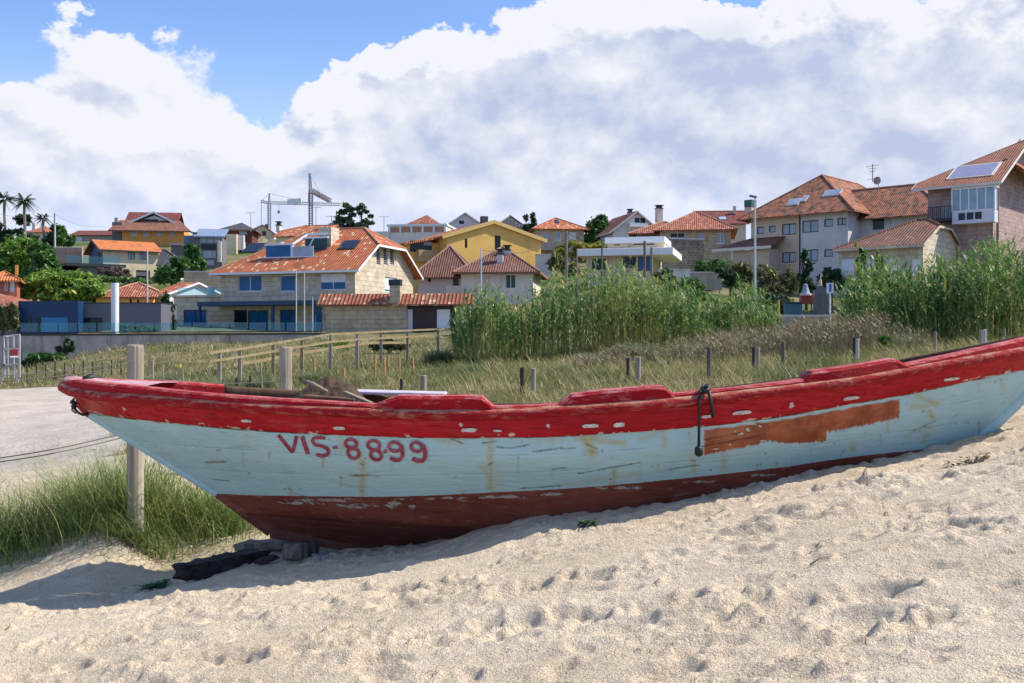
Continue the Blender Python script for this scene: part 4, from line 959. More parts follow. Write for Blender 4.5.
# --- the granite house in the middle
h = House('granite_house', 'granite house with orange tiled roof, sunken roof terrace and blue canopy', 221, 355, 92, -19, 'r', 334, 12.0)
ze = h.F(355, 270)[1]; zr = h.zat(320, 229.5, 6.0); ze = ev(ze, zr, 0.75, 12)
for a in ((238, 275.5, 261.5, 291.5, dict(mull=1, sill=M['pale'])), (280, 275.5, 295, 291.5, dict(mull=0, sill=M['pale'])), (320, 274.5, 345.5, 290, dict(mull=1, shutter=.52, sill=M['pale'])),
          (234, 310, 247, 331, dict(mull=0, frame=M['dark'], glass=M['glassd'])), (247.6, 310.5, 268, 331, dict(mull=1, frame=M['dark'])), (280, 309.5, 297.5, 331, dict(mull=1, frame=M['dark'])), (313.5, 307, 322, 331, dict(mull=0, frame=M['dark']))):
    h.window('F', *a[:4], **a[4])
for x in (376.5, 383.6, 390.2): h.window('R', x, 247.5, x + 4, 264.5, mull=0, bars=7, frame=M['pale'], glass=M['glassd'], fw=.05)
h.window('R', 385, 276.5, 397, 291.5, mull=0, shutter=.85)
h.walls(M['ashlar'], ze, zr=zr, h=(0, .58))
rf = h.roof(M['t_orange'], ze, zr, .75, .7, h=(0, .58), ridge=M['ridge'], fascia=M['white'])
h.skylight(241, 244, 257, 253.2); h.skylight(337, 241.2, 353, 249.8)
h.chimney(318.3, 331, 227.3, 250, 3.0, 1.5, M['ashlar'])
# the sunken roof terrace: a white framed glazed recess with sloping cheeks
p0 = h.on_roof(262, 258.5); p1 = h.on_roof(317, 258.5); pv = p0.y + .15; zt = h.F(290, 243.2, pv + .5)[1]
mb = MB(); mb.box((p0.x + .3, pv, p0.z + .02), (p0.x + 2.9, pv + .10, p0.z + 1.15)); d_ = mb.build('dormer', M['glass'], h.root)
mb = MB(); mb.box((p0.x + .2, pv - .05, p0.z + 1.15), (p0.x + 3.0, pv + .2, p0.z + 1.3)); mb.box((p0.x + 2.86, pv - .06, p0.z), (p0.x + 3.06, pv + .15, p0.z + 1.3))
mb.bar((p0.x + .2, pv, p0.z + .0), (p0.x + .9, pv + 1.9, p0.z + 1.55), .22, .2); mb.box((p0.x - .3, pv - .12, p0.z - .05), (p1.x - .2, pv - .02, p0.z + .1))
mb.bar((p0.x + 3.0, pv + .0, p0.z + 1.2), (p0.x + 3.7, pv + 1.5, p0.z + 2.2), .2, .16); mb.box((p0.x + 3.6, pv + 1.45, p0.z + 2.1), (p1.x + .1, pv + 1.6, p0.z + 2.3)); mb.build('dormer_frame', M['white'], d_)
mb = MB(); mb.box((p0.x + 3.08, pv + .0, p0.z + .05), (p1.x - .6, pv + .08, p0.z + 1.0)); mb.build('dormer_pane', M['glassw'], d_)
mb = MB(); mb.box((p0.x + 3.7, pv + 1.0, p0.z + .05), (p1.x + .2, pv + 1.1, p0.z + 1.75)); mb.build('dormer_recess', m_glass('teal glass', (.008, .05, .07)), d_)
mb = MB(); mb.box((p0.x + 3.6, pv + .97, p0.z + 1.752), (p1.x + .3, pv + 1.13, p0.z + 1.9)); mb.bar((p0.x + 3.64, pv + .9, p0.z + .1), (p0.x + 4.6, pv + .94, p0.z + 1.75), .1, .1, (0, 1, 0)); mb.build('dormer_brace', M['white'], d_)
# canopy with its posts, and the flat roofed annex on the left
cz1 = h.F(300, 300.5, -2.2)[1]; cu0 = h.F(197, 300, -2.2)[0]; cu1 = h.F(316, 300, -2.2)[0]
mb = MB(); mb.box((cu0, -2.2, cz1 - .35), (cu1, -.02, cz1)); c_ = mb.build('canopy', m_plain('blue canopy', (.02, .06, .12), .5, .15), h.root)
for x in (199.5, 272.5, 314):
    u = h.F(x, 320, -2.1)[0]; mb = MB(); mb.box((u - .11, -2.15, -1), (u + .11, -1.95, cz1 - .352)); mb.build('post', M['navy'], c_)
au0 = h.F(174, 320, .5)[0]; az = h.F(200, 297.5, .5)[1]
mb = MB(); mb.box((au0, .5, -2), (-.004, 8, az)); mb.box((au0 - .1, .38, az + .003), (-.006, 8.1, az + .22)); an = mb.build('annex', M['ashlar'], h.root)
for x0, x1 in ((185.5, 206),):
    u0, z1 = h.F(x0, 311, .5); u1, z0 = h.F(x1, 331, .5); mb = MB(); mb.box((u0, .44, z0), (u1, .52, z1)); dr = mb.build('door', M['glass'], an)
    mb = MB(); mb.box((u0 - .12, .40, z0), (u0 - .004, .43, z1 + .1)); mb.box((u0 - .004, .40, z1 + .002), (u1 + .06, .43, z1 + .1)); mb.build('door_frame', M['dark'], dr)
mb = MB(); mb.box(((u0 + u1) / 2 - .05, .41, z0), ((u0 + u1) / 2 + .05, .435, z1)); mb.build('mullion', M['dark'], dr)
M_GR, T_, b_ = new_mat('terrace rail glass'); T_.n.remove(b_)
tr_ = T_.new('ShaderNodeBsdfTransparent'); T_.put(tr_.inputs[0], (.74, .87, .90)); pg = T_.new('ShaderNodeBsdfGlossy'); pg.inputs['Roughness'].default_value = .08; T_.put(pg.inputs[0], (.35, .6, .7))
mx_ = T_.new('ShaderNodeMixShader'); mx_.inputs[0].default_value = .07; T_.l.new(tr_.outputs[0], mx_.inputs[1]); T_.l.new(pg.outputs[0], mx_.inputs[2]); T_.l.new(mx_.outputs[0], T_.n['Material Output'].inputs[0])
gz_top = h.F(200, 287.5, .5)[1]
mb = MB(); mb.box((au0 + .3, .6, az + .226), (-.3, .62, gz_top)); mb.build('terrace_rail', M_GR, an)
u = h.F(209, 290, .9)[0]; mb = MB(); mb.tube([(u, 1.2, az + .1), (u, 1.2, gz_top + .1)], .33, 14); mb.build('flue', M['white'], an)

# --- tile coped boundary wall with the garage gate
h = House('boundary_wall', 'cream stone boundary wall with tiled coping and a dark garage gate', 326, 470, 84, -4, 'l', 342, .5, 'wall')
zt = h.F(330, 304)[1]; g0, gzt = h.F(407, 305.5); g1, _ = h.F(455.5, 305)
h.holes['F'] = [(g0, -2.9, g1, gzt)]
h.walls(M['ashlar2'], zt, 3.)
zc = h.zat(400, 293.5, .5); rise = (zc - zt - .1) / (.75 / .5 + 1) if False else .0
mt_ = m_tile('coping tiles', ((.26, .075, .035), (.40, .13, .06), (.52, .34, .2)), lich=.15, pitch=.30)
mb = MB(); q = [(-.6, -.45, zt - .04), (h.W + .3, -.45, zt - .04), (h.W + .3, .75, zc), (-.6, .75, zc)]; lo_ = [(x, y, z - .12) for x, y, z in q]; mb.face(q, [(p[0], (p[1] + .5) * 1.3) for p in q]); mb.face(lo_[::-1])
for i in range(4): mb.face([q[i], lo_[i], lo_[(i + 1) % 4], q[(i + 1) % 4]])
mb.build('coping', mt_, h.root, weld=False)
mb = MB(); mb.box((g0, .20, -2), (g1, .30, gzt - .01)); gt = mb.build('gate', m_plain('dark brown gate', (.05, .030, .028), .6, .15), h.root)
mb = MB(); u0, z1 = h.F(437, 309.5, .14); u1, z0 = h.F(450, 341, .14); mb.box((u0, .14, -1), (u1, .19, z1)); mb.build('door', M['white'], gt)
mb = MB(); u0, z1 = h.F(407.5, 309.5, .14); u1, z0 = h.F(412.5, 341, .14); mb.box((u0, .14, -1), (u1, .19, z1)); mb.build('post', M['pale'], gt)
mb = MB(); mb.box((g0, -.02, gzt - .012), (g1, .14, gzt + .14)); mb.build('lintel', m_plain('dark lintel', (.09, .04, .035), .7, .1), gt)
h.block('pier', (389.5, 285.5, 400, 304), -.35, .5, M['ashlar2'])
h.block('planter', (388.5, 283.8 - 4.5, 400.5, 285.3), -.4, .45, M['dark'])

# --- brown roofed house behind it
h = House('white_house', 'white house with brown hipped roof, twin dark chimney pots and balustrade', 461, 533, 106, -6, 'l', 300, 9.5)
ze = h.F(461, 272.5)[1]; zr = h.zat(490, 247, 4.75); ze = ev(ze, zr, 0.7, 9.5)
h.window('F', 475.5, 274.5, 493, 289, mull=0, shutter=.97, shmat=M['whitew']); h.window('F', 505.5, 274.5, 515.8, 288.5, mull=1, frame=M['white'], glass=m_glass('green glass', (.02, .06, .06)))
h.walls(M['whitew'], ze); h.roof(M['t_brown'], ze, zr, .7, ridge=M['ridgeb'], fascia=M['t_brown'] and m_plain('brown gutter', (.20, .09, .06), .7, .1))
h.chimney(497, 502.8, 254.5, 266, 1.2, .5, M['pale'], 'pot'); h.chimney(504, 510, 250.5, 262, 3.0, .5, M['pale'], 'pot')
mb = MB(); b0, zt = h.F(446.5, 286, -.5); b1, zb = h.F(463, 294, -.5)
for k in range(13):
    u = b0 + (b1 - b0) * k / 12; mb.box((u - .035, -.53, zb), (u + .035, -.47, zt - .08))
mb.box((b0 - .05, -.56, zt - .078), (b1 + .05, -.44, zt)); mb.box((b0 - .05, -.56, zb - .1), (b1 + .05, -.44, zb - .002)); mb.build('balustrade', M['whitew'], h.root)
h2 = House('white_house_wing', 'x', 421, 462, 107.5, -16, 'r', 300, 8.5); bpy.data.objects.remove(h2.root); h2.root = h.root
# wing is part of the same house: build it in the house's own axes
wu0 = h.F(418, 285, 1.8)[0]; wze = h.F(440, 272, 1.8)[1]; wzr = h.F(450, 246, 6)[1]
mb = MB(); mb.box((wu0, 1.8, -3), (-.004, 9, wze)); w_ = mb.build('wing', M['pale'], h.root)
h.roof(M['t_brown'], wze, wzr, .7, ridge=M['ridgeb'], name='wing_roof', box=(wu0, .6, 1.8, 9.3))
for x0, y0, x1, y1, nm in ((453, 273.5, 458.5, 286, 'wing_window'), (428, 275, 431, 282, 'wing_window')):
    u0, z1 = h.F(x0, y0, 1.8); u1, z0 = h.F(x1, y1, 1.8); mb = MB(); mb.box((u0, 1.74, z0), (u1, 1.82, z1)); mb.build('window', M['glassd'], w_)

# --- yellow house
h = House('yellow_house', 'bright yellow house with a low wide gable and dark chimney', 447, 541, 124, 27, 'l', 290, 12)
zL = h.F(447, 236)[1]; zR = h.F(541, 240)[1]; ua, za = h.F(493, 222.5)
h.window('F', 494.7, 235.5, 500.6, 250, mull=1, bars=3, frame=M['dark'], glass=M['glassd']); h.window('F', 464.8, 238.5, 467.4, 248, mull=0, frame=M['dark'], glass=M['glassd'])
mb = MB(); h.wall('F', [(0, -3), (h.W, -3), (h.W, zR), (ua, za), (0, zL)], mb=mb); h.holes['L'] = []; h.wall('L', [(0, -3), (12, -3), (12, zL), (0, zL)], mb=mb); h.wall('R', [(0, -3), (12, -3), (12, zR), (0, zR)], mb=mb); h.wall('B', [(0, -3), (h.W, -3), (h.W, zR), (ua, za), (0, zL)], mb=mb, holes=[]); mb.build('wall', M['yellow'], h.root)
mb = MB(); sL = (za - zL) / ua; sR = (za - zR) / (h.W - ua); o_ = .7
for (x0, z0, x1, z1) in ((-o_, zL - sL * o_, ua, za), (ua, za, h.W + o_, zR - sR * o_)):
    pts = [(x0, -.28, z0 + .22), (x1, -.28, z1 + .22), (x1, 12.5, z1 + .22), (x0, 12.5, z0 + .22)]; lo_ = [(x, y, z - .2) for x, y, z in pts]
    mb.face(pts, [(p[1], p[0]) for p in pts]); mb.face(lo_[::-1])
    for i in range(4): mb.face([pts[i], lo_[i], lo_[(i + 1) % 4], pts[(i + 1) % 4]])
h_r = mb.build('roof', M['t_orange'], h.root, weld=False)
mb = MB()
for (x0, z0, x1, z1) in ((-o_, zL - sL * o_, ua, za), (ua, za, h.W + o_, zR - sR * o_)): mb.bar((x0, -.32, z0 + .06), (x1, -.32, z1 + .06), .07, .42)
mb.build('verge_board', m_plain('pale yellow board', (.66, .46, .16), .8, .05), h_r)
h.chimney(482.5, 488.2, 216, 226, 1.5, .7, M['dark'])
# the loggia wing on its left
v_ = 2.5; u0, z1 = h.F(407, 243, v_); zt = h.F(430, 236, v_)[1]; u1 = -.004
mb = MB(); mb.box((u0, v_, -3), (u1, 11, zt - .8)); wg = mb.build('wing', M['yellow'], h.root)
mb = MB(); q = [(u0 - .6, v_ - .8, zt - 1.0), (u1, v_ - .8, zL + .1), (u1, 11.5, zL + .1), (u0 - .6, 11.5, zt - 1.0)]; lo_ = [(x, y, z - .22) for x, y, z in q]; mb.face(q, [(p[1], p[0]) for p in q]); mb.face(lo_[::-1])
for i in range(4): mb.face([q[i], lo_[i], lo_[(i + 1) % 4], q[(i + 1) % 4]])
mb.build('wing_roof', M['t_orange'], wg, weld=False)
u0, z1 = h.F(410, 240.5, v_); u1b, z0 = h.F(431.5, 252.5, v_); mb = MB(); mb.box((u0, v_ - .06, z0), (u1b, v_ + .02, z1)); lg = mb.build('loggia_window', M['glassd'], wg)
u0, z1 = h.F(423.5, 240.5, v_); mb = MB(); mb.box((u0, v_ - .10, z0 + .8), (u0 + 1.1, v_ - .064, z1 - .1)); mb.build('pane', M['glassw'], lg)
u0, z1 = h.F(419, 249.5, v_ - 1); u1b, z0 = h.F(437, 262, v_ - 1); mb = MB(); mb.box((u0, v_ - 1, z0), (u1b, v_ - .07, z1)); mb.build('balcony', m_plain('ochre balcony', (.42, .28, .13), .9, .1), wg)

# --- behind: terraced building, gables and roofs on the ridge
h = House('terrace_building', 'long pale flat topped building with brick panels between white piers', 388, 446, 178, -8, 'l', 258, 9, 'building')
ze = h.F(388, 226)[1]; h.walls(M['whitew'], ze)
zt, zb = h.F(388, 227.5)[1], h.F(388, 232.5)[1]; mb = MB(); mb.box((.1, -.06, zb), (h.W - .1, -.004, zt)); pn = mb.build('brick_panel', m_plain('brick panel', (.42, .20, .13), .9, .2), h.root)
mb = MB()
for k in range(6):
    u = .1 + (h.W - .4) * k / 5; mb.box((u, -.16, zb - .1), (u + .3, -.064, zt + .2))
mb.box((-.2, -.2, zt + .202), (h.W + .2, 9.2, zt + .5)); mb.build('pier', M['white'], pn)
h.roof(M['t_red'], zt + 1.0, zt + 2.6, .3, box=(3.0, h.W - 2, 2.5, 8), name='roof')
h.block('parapet', (371, 231.5, 389, 240), -.4, 5, M['whitew'])
h = House('gable_house', 'grey gable house peeping above the yellow roof ridge', 448, 482, 190, 5, 'l', 240, 9)
ze = h.F(448, 224)[1]; za = h.F(468.5, 212.5)[1]; h.window('F', 459, 220.5, 464, 224, mull=0, frame=M['dark'], glass=M['glassd']); h.walls(M['pale'], ze, axis='v', zr=za, h=(1, 1)); h.roof(M['t_old'], ze, za, .7, .5, h=(1, 1), axis='v', fascia=M['pale'])
h = House('slate_house', 'house with dark slate pyramid roof behind the yellow house', 496, 524, 186, 0, 'l', 245, 7)
ze = h.F(496, 226)[1]; h.walls(M['pale'], ze); h.roof(M['t_dark'], ze, h.zat(506, 215.5, 3.5), .5, ridge=M['dark'])
h = House('cream_house', 'small cream house with a gable just left of the cranes', 250, 274, 190, 25, 'l', 245, 9)
ze = h.F(250, 232)[1]; za = h.F(264, 224.5)[1]; h.window('F', 262, 231, 266, 235.5, frame=M['dark'], mull=0, glass=M['glassd']); h.walls(M['cream'], ze, axis='v', zr=za, h=(1, 1)); h.roof(M['t_old'], ze, za, .4, .3, h=(1, 1), axis='v'); h.chimney(265.5, 268.5, 224, 230, 2, .7, M['dark'])
h = House('tiled_house', 'house whose orange roof shows just over the granite house ridge', 276, 322, 140, -12, 'l', 256, 9)
ze = h.F(276, 235.5)[1]; h.walls(M['cream'], ze); h.roof(M['t_orange'], ze, h.zat(300, 226, 4.5), .4, h=(.5, 1), ridge=M['ridge']); h.chimney(276, 279.5, 225.5, 232, 2.5, .7, M['whitew'], 'pot')

# --- house with orange hipped roof
h = House('stone_house', 'stone house with orange hipped roof and dark roof hatch', 536, 584, 162, 6, 'l', 252, 10)
ze = h.F(536, 229)[1]; zr = h.zat(559, 218, 5); ze = ev(ze, zr, 0.7, 10)
h.window('F', 568.5, 232, 576, 240.5, mull=0, shutter=.95); h.window('F', 555, 231.5, 561, 241, mull=0, glass=M['glassw']); h.window('F', 543, 233, 551, 240, mull=1, frame=M['pale'], glass=M['glassw'])
h.walls(M['ashlar2'], ze); h.roof(M['t_orange'], ze, zr, .7, ridge=M['t_orange']); h.skylight(556, 220, 560, 223.5)
h.block('terrace_wall', (538, 242, 556, 250), -2.2, -.01, M['concrete'])

# --- white modern house with flat slabs
h = House('modern_house', 'low modern white house with two flat roof slabs and blue glazing', 586, 652, 106, -14, 'r', 275, 9)
ze = h.F(652, 256)[1]
h.window('F', 638, 256.6, 653 - 1.5, 271, mull=1, frame=M['dark']); h.window('F', 622, 257, 636, 268, mull=1, frame=M['dark'], glass=M['glassd']); h.window('F', 592, 259, 606, 270, mull=1, frame=M['dark'], glass=M['glassd'])
h.walls(M['beige'], ze)
uL = h.F(577, 260, -1.5)[0]; uR = h.F(673, 250, -1.5)[0]; zt = h.F(660, 247.3, -1.5)[1]
mb = MB(); mb.box((uL, -1.5, ze + .004), (uR, 8, zt)); mb.build('roof_slab', M['white'], h.root, bevel=.03)
u0, z1 = h.F(607.5, 240, 1.); u1 = h.F(664, 240, 1.)[0]; z1 = h.F(664, 236.5, 1.)[1]
mb = MB(); mb.box((u0, 1., zt + .004), (u1, 7, z1 - .6)); up = mb.build('upper_floor', M['cream'], h.root); mb = MB(); mb.box((u0 - .2, .6, z1 - .596), (u1 + .1, 7.2, z1)); mb.build('upper_slab', M['white'], up)
for x0, x1 in ((614, 620), (634, 645), (646.5, 654)):
    a, b = h.F(x0, 241, 1.)[0], h.F(x1, 241, 1.)[0]; mb = MB(); mb.box((a, .94, zt + .5), (b, 1.02, z1 - .7)); mb.build('window', M['glassd'], up)

# --- stone house with red hipped roof
h = House('rustic_house', 'long stone house with a red hipped roof and white windows', 660, 731, 135, -10, 'r', 268, 11)
ze = h.F(731, 229.5)[1]; zr = h.zat(690, 211.5, 5.5); ze = ev(ze, zr, 0.8, 11)
for x0, x1 in ((698, 704.3), (717, 724)): h.window('F', x0, 233, x1, 243.3, mull=1, sill=M['white'], glass=M['glassw'])
h.window('F', 670, 232.8, 685, 237.8, mull=1, frame=M['white'], glass=M['glassd'])
h.walls(M['ashlar2'], ze); h.roof(M['t_red'], ze, zr, .8, ridge=M['ridge'])
h.roof(M['t_red'], ze - .2, zr - 1.3, .7, ridge=M['ridge'], box=(h.F(634, 235, 2.)[0], 4, 2., 9.), name='porch_roof')
u0 = h.F(636, 240, 3.)[0]; mb = MB(); mb.box((u0, 3., -3), (-.01, 8.6, ze - .3)); mb.build('porch', M['rubble'], h.root)
h = House('white_gable_house', 'white gable house with two capped chimneys on the skyline', 613, 659, 158, 14, 'l', 246, 10)
ze = h.F(613, 229)[1]; za = h.F(640, 211)[1]; h.window('F', 634.5, 217, 646, 223, mull=1, glass=M['glassd']); h.walls(M['pale'], ze, axis='v', zr=za, h=(1, 1)); h.roof(M['t_red'], ze, za, .7, .5, h=(1, 1), axis='v', fascia=M['pale'])
h.block('balcony', (630, 223, 648, 227), -.9, -.01, M['white'])
h.chimney(629, 633, 212.5, 222, 2.2, .8, M['pale'], 'pot'); h.chimney(657.5, 663, 208.5, 222, 1.5, 1., M['whitew'], 'pot')
h = House('brown_roof_house', 'house of which only a dark red tiled roof with solar panel shows', 699, 746, 170, -4, 'l', 245, 9)
ze = h.F(699, 222.5)[1]; h.walls(M['beige'], ze); h.roof(M['t_darkred'], ze, h.zat(720, 211.2, 4.5), .5, h=(1, 1), ridge=M['t_darkred']); h.skylight(719, 217, 727, 220, mat=M['glassw'])
h.chimney(733.5, 736, 206, 214, 3, .6, M['beige'])

# --- the big beige building
h = House('apartment_house', 'large beige and grey house with mossy orange hipped roof and roof windows', 751, 848, 110, -42, 'r', 285, 20, 'house')
ze = h.F(848, 211.5)[1]; zr = h.zat(838, 175.5, 7.); ze = ev(ze, zr, 1.1, h.W)
wl = [(757, 227, 764, 234, 0), (769, 226, 775.6, 232.5, 0), (782, 224.3, 796, 235.2, 1), (769, 254.3, 775.6, 261, 0), (782, 252.5, 796, 263, 1), (802.3, 221, 818.4, 233, 1), (824.2, 219.2, 832.8, 227, 0), (837.3, 218.2, 846.5, 225.5, 1), (824.2, 249.5, 833, 257, 0), (803, 250, 818, 262, 1)]
for x0, y0, x1, y1, mu in wl: h.window('F', x0, y0, x1, y1, mull=mu, frame=M['dark'], glass=M['glassw'], fw=.09)
us = h.F(800, 240)[0]
hf = h.holes['F']; h.wall('F', [(0, -3), (us, -3), (us, ze), (0, ze)], M['beige'], holes=[q for q in hf if q[2] < us]); h.wall('F', [(us, -3), (h.W, -3), (h.W, ze), (us, ze)], M['pale'], holes=[q for q in hf if q[0] > us])
h.holes['F'] = []; h.walls(M['pale'], ze, faces='RLB')
mb = MB(); mb.tube([(us, -.06, -3), (us, -.06, ze - .3)], .07, 6); mb.build('downpipe', M['dark'], h.root)
h.roof(M['t_lich'], ze, zr, 1.1, axis='v', ridge=m_plain('mossy ridge', (.30, .13, .07), .9, .4, 2)); h.sl = (zr - ze) / (h.W / 2); h.skylight(822, 190.5, 838, 197, mat=M['glassw'], frame=M['pale']); h.skylight(800, 196.3, 805, 202, mat=M['glassw'], frame=M['pale']); h.skylight(786, 199.5, 797, 206, mat=M['glassw'], frame=M['pale'])
h.chimney(744.5, 751.5, 207.5, 222, 2.5, 1.0, M['beige'], None); u0, z0 = h.F(744.4, 204.5, 2.5); u1, z1 = h.F(751.8, 199.5, 2.5); mb = MB(); mb.box((u0, 2.45, h.F(745, 207.3, 2.5)[1]), (u1, 3.55, z1)); mb.build('chimney_cap', M['green'], h.root)
# porch roof on the left, and the wing on the right
pu0 = h.F(712, 248, -3.)[0]; pu1 = h.F(771, 245, -3.)[0]; pz = h.F(765, 245.8, -3.)[1]
mb = MB(); q = [(pu0, -3., pz), (pu1, -3., pz), (pu1, -.02, pz + 1.2), (pu0 + 3., -.02, pz + 1.2)]; lo_ = [(x, y, z - .25) for x, y, z in q]; mb.face(q); mb.face(lo_[::-1])
for i in range(4): mb.face([q[i], lo_[i], lo_[(i + 1) % 4], q[(i + 1) % 4]])
po = mb.build('porch_roof', M['t_old'], h.root, weld=False); mb = MB(); mb.bar((pu0, -3.05, pz - .15), (pu1, -3.05, pz - .15), .06, .3); mb.build('fascia', M['whitew'], po)
mb = MB(); mb.box((pu0 + 2.2, -2.3, -3), (pu1 - .6, -.02, pz - .252)); mb.build('porch', M['beige'], h.root)
wx0, wx1 = h.W + .004, h.W + 8.5; v_ = 3.0; wze = h.F(890, 211, v_)[1]
mb = MB(); mb.box((wx0, v_, -3), (wx1, 12, wze)); wg = mb.build('wing', M['pale'], h.root)
h.roof(M['t_lich'], wze, h.F(899, 186, 7.5)[1], 1.0, ridge=M['ridge'], box=(h.W - 2, wx1, v_, 12), name='wing_roof', h=(1, 0))
for x0, y0, x1, y1, mt in ((873, 217.5, 884, 229, 'glassd'), (885, 216.5, 891, 224, 'glassw')):
    a, z1 = h.F(x0, y0, v_); b, z0 = h.F(x1, y1, v_); mb = MB(); mb.box((a, v_ - .07, z0), (b, v_ + .02, z1)); mb.build('window', M[mt], wg)
mb = MB(); a, zt = h.F(872.5, 164, 7.5); mb.tube([(a, 7.5, zr - 1), (a, 7.5, zt)], .045, 5)
for k, l in ((.2, 1.4), (.5, 1.0), (.8, .7), (1.6, 1.2)): mb.bar((a - l / 2, 7.5, zt - k), (a + l / 2, 7.5, zt - k), .035)
mb.build('antenna', M['dark'], h.root)
a, zt = h.F(878.5, 181, 6.)
mb = MB(); n = 14; r = .42
for k in range(n):
    for j in range(3):
        def dp(i, k_): rr = r * i / 3; return (a + rr * cos(2 * pi * k_ / n), 6 - .25 + (rr * rr) * .9 * -.6, zt + rr * sin(2 * pi * k_ / n))
        mb.face([dp(j, k), dp(j, k + 1), dp(j + 1, k + 1), dp(j + 1, k)])
mb.tube([(a, 6, zt - 1.2), (a, 6, zt)], .04, 5); mb.build('satellite_dish', M['concrete'], h.root)

# --- the low tiled house in front of it
h = House('low_house', 'low house with old brown tiled roof and a slit window in its gable', 839, 923, 80, -40, 'r', 300, 8.5)
ze = h.F(923, 244.5)[1]; zr = h.zat(955, 217.5, 4.25); ze = ev(ze, zr, 0.55, 8.5)
h.window('R', 962.3, 231.5, 967.8, 242.5, mull=1, frame=M['dark'], glass=M['glassd'], fw=.05)
for x0, x1 in ((841, 854), (867, 874), (888, 897), (912, 921)): h.window('F', x0, 259, x1, 276, mull=0, shutter=.98, rec=.1)
h.window('F', 855.5, 259, 860, 276, mull=0, frame=M['dark'], glass=M['glassd'])
h.walls(M['ashlar'], ze, zr=zr, h=(0, .72)); h.roof(M['t_old'], ze, zr, .55, .25, h=(0, .72), ridge=M['t_old'], fascia=M['ashlar'])

# --- pink granite house at the right edge
h = House('pink_granite_house', 'pink granite house with a white glazed bay and long red roof', 928, 993, 84, -40, 'r', 285, 15)
ze = h.F(993, 183.5)[1]; zr = h.zat(1010, 139, 7.5); ze = ev(ze, zr, 1.1, 15)
h.window('F', 941, 207, 951, 222, mull=1, glass=M['glassw'])
h.walls(M['pinkst'], ze, zr=zr, h=(0, 1), drop=4); h.roof(m_tile('fine red tiles', ((.30, .092, .045), (.37, .125, .062), (.38, .16, .1)), lich=.06, pitch=.2, pan=.3), ze, zr, 1.1, .9, h=(.12, 1), fascia=M['whitew'])
a, zt = h.F(952, 189, -.9); b, zb = h.F(994.5, 221.5, -.9); zm = h.F(970, 208, -.9)[1]
mb = MB(); mb.box((a, -.9, zb), (b, -.01, zm - .25)); by = mb.build('bay', m_plain('lilac white bay', (.62, .62, .68), .6, .05), h.root); mb = MB(); mb.box((a - .04, -.94, zt - .12), (b + .04, -.01, zt + .1))
n = 5
for k in range(n + 1):
    u = a + (b - a) * k / n; mb.box((u - .05, -.93, zm - .248), (u + .05, -.78, zt - .122))
mb.box((a, -.92, zm - .246), (b, -.80, zm - .15)); mb.build('bay_frame', M['white'], by)
mb = MB(); mb.box((a + .03, -.86, zm - .2), (b - .03, -.05, zt - .15)); mb.build('bay_glazing', m_glass('bay glass', (.25, .36, .44), .08), by)
mb = MB()
for k in (0, 1, 2): u = a + .5 + k * .62; mb.box((u, -.925, zm - .9), (u + .5, -.902, zm - .35))
mb.build('bay_lower_pane', M['glassd'], by)
a, zt = h.F(928, 208, -1.); b, zb = h.F(951, 217.5, -1.); mb = MB()
for k in range(12): u = a + (b - a) * k / 11; mb.box((u - .025, -1.02, zb), (u + .025, -.98, zt))
mb.box((a, -1.04, zt), (b, -.96, zt + .07)); mb.box((a, -1.1, zb - .25), (b, -.01, zb - .002)); mb.build('balcony', M['dark'], h.root)
s0, z1 = h.side('R', 997, 195); mb = MB(); mb.tube([(h.W + .08, s0, -3), (h.W + .08, s0, z1 + 1.)], .08, 6); mb.build('downpipe', m_plain('pink pipe', (.36, .20, .18), .6, .1), h.root)
h.skylight(946, 166, 990, 180, mat=m_plain('lilac glazing', (.30, .27, .36), .2, .1, spec=.7), frame=M['whitew'])
s0, z0 = h.side('R', 1006, 184); mb = MB(); q = [(h.W + .02, s0 - .5, z0 + 2.1), (h.W + 1.6, s0 - .5, z0 + .9), (h.W + 1.6, s0 + 9, z0 + .9), (h.W + .02, s0 + 9, z0 + 2.1)]; lo_ = [(x, y, z - .3) for x, y, z in q]; mb.face(q, [(p[1], p[0] * 1.2) for p in q]); mb.face(lo_[::-1])
for i in range(4): mb.face([q[i], lo_[i], lo_[(i + 1) % 4], q[(i + 1) % 4]])
mb.build('side_roof', M['t_red'], h.root, weld=False)

# --- left hill
h = House('cream_villa', 'cream villa with bright new orange roof and navy gable end', 103, 158, 152, 34, 'l', 284, 8.5)
ze = h.F(103, 249.5)[1]; zr = h.zat(125, 241, 4.25); ze = ev(ze, zr, 0.6, 8.5)
for x0 in (128, 139.5): h.window('F', x0, 252, x0 + 7, 259.5, mull=1, frame=M['dark'], glass=M['glassw'])
h.window('F', 136, 270, 150, 281, mull=0, frame=M['dark'], glass=M['glassd'], shutter=.5, shmat=M['grey'])
h.window('L', 97, 252, 101, 262, mull=0, frame=M['white'], glass=M['glassd'])
h.walls(M['cream'], ze, faces='FRB'); h.walls(M['navy'], ze, zr=zr, h=(1, 1), faces='L'); h.roof(M['t_new'], ze, zr, .6, .6, h=(1, 1), fascia=M['dark'])
a, zt = h.F(126, 264.8, -3.); b = h.ray(66, 268, (0, -3, 0), (0, 1, 0)).x
mb = MB(); mb.box((b, -3., zt - .4), (a, 7, zt)); dk = mb.build('deck', M['dark'], h.root); mb = MB(); mb.box((b + 2, -2.2, -3), (a - 1.5, -.01, zt - .41)); mb.build('garage', M['grey'], dk)
mb = MB(); mb.box((b + .1, -2.9, zt + .004), (-1.5 + 3, -2.86, zt + 1.)); mb.build('glass_rail', M_GR, dk)
h.roof(M['t_new'], ze + .2, ze + 1.4, .2, h=(1, 1), box=(4, 9, 9.5, 14), name='back_roof')

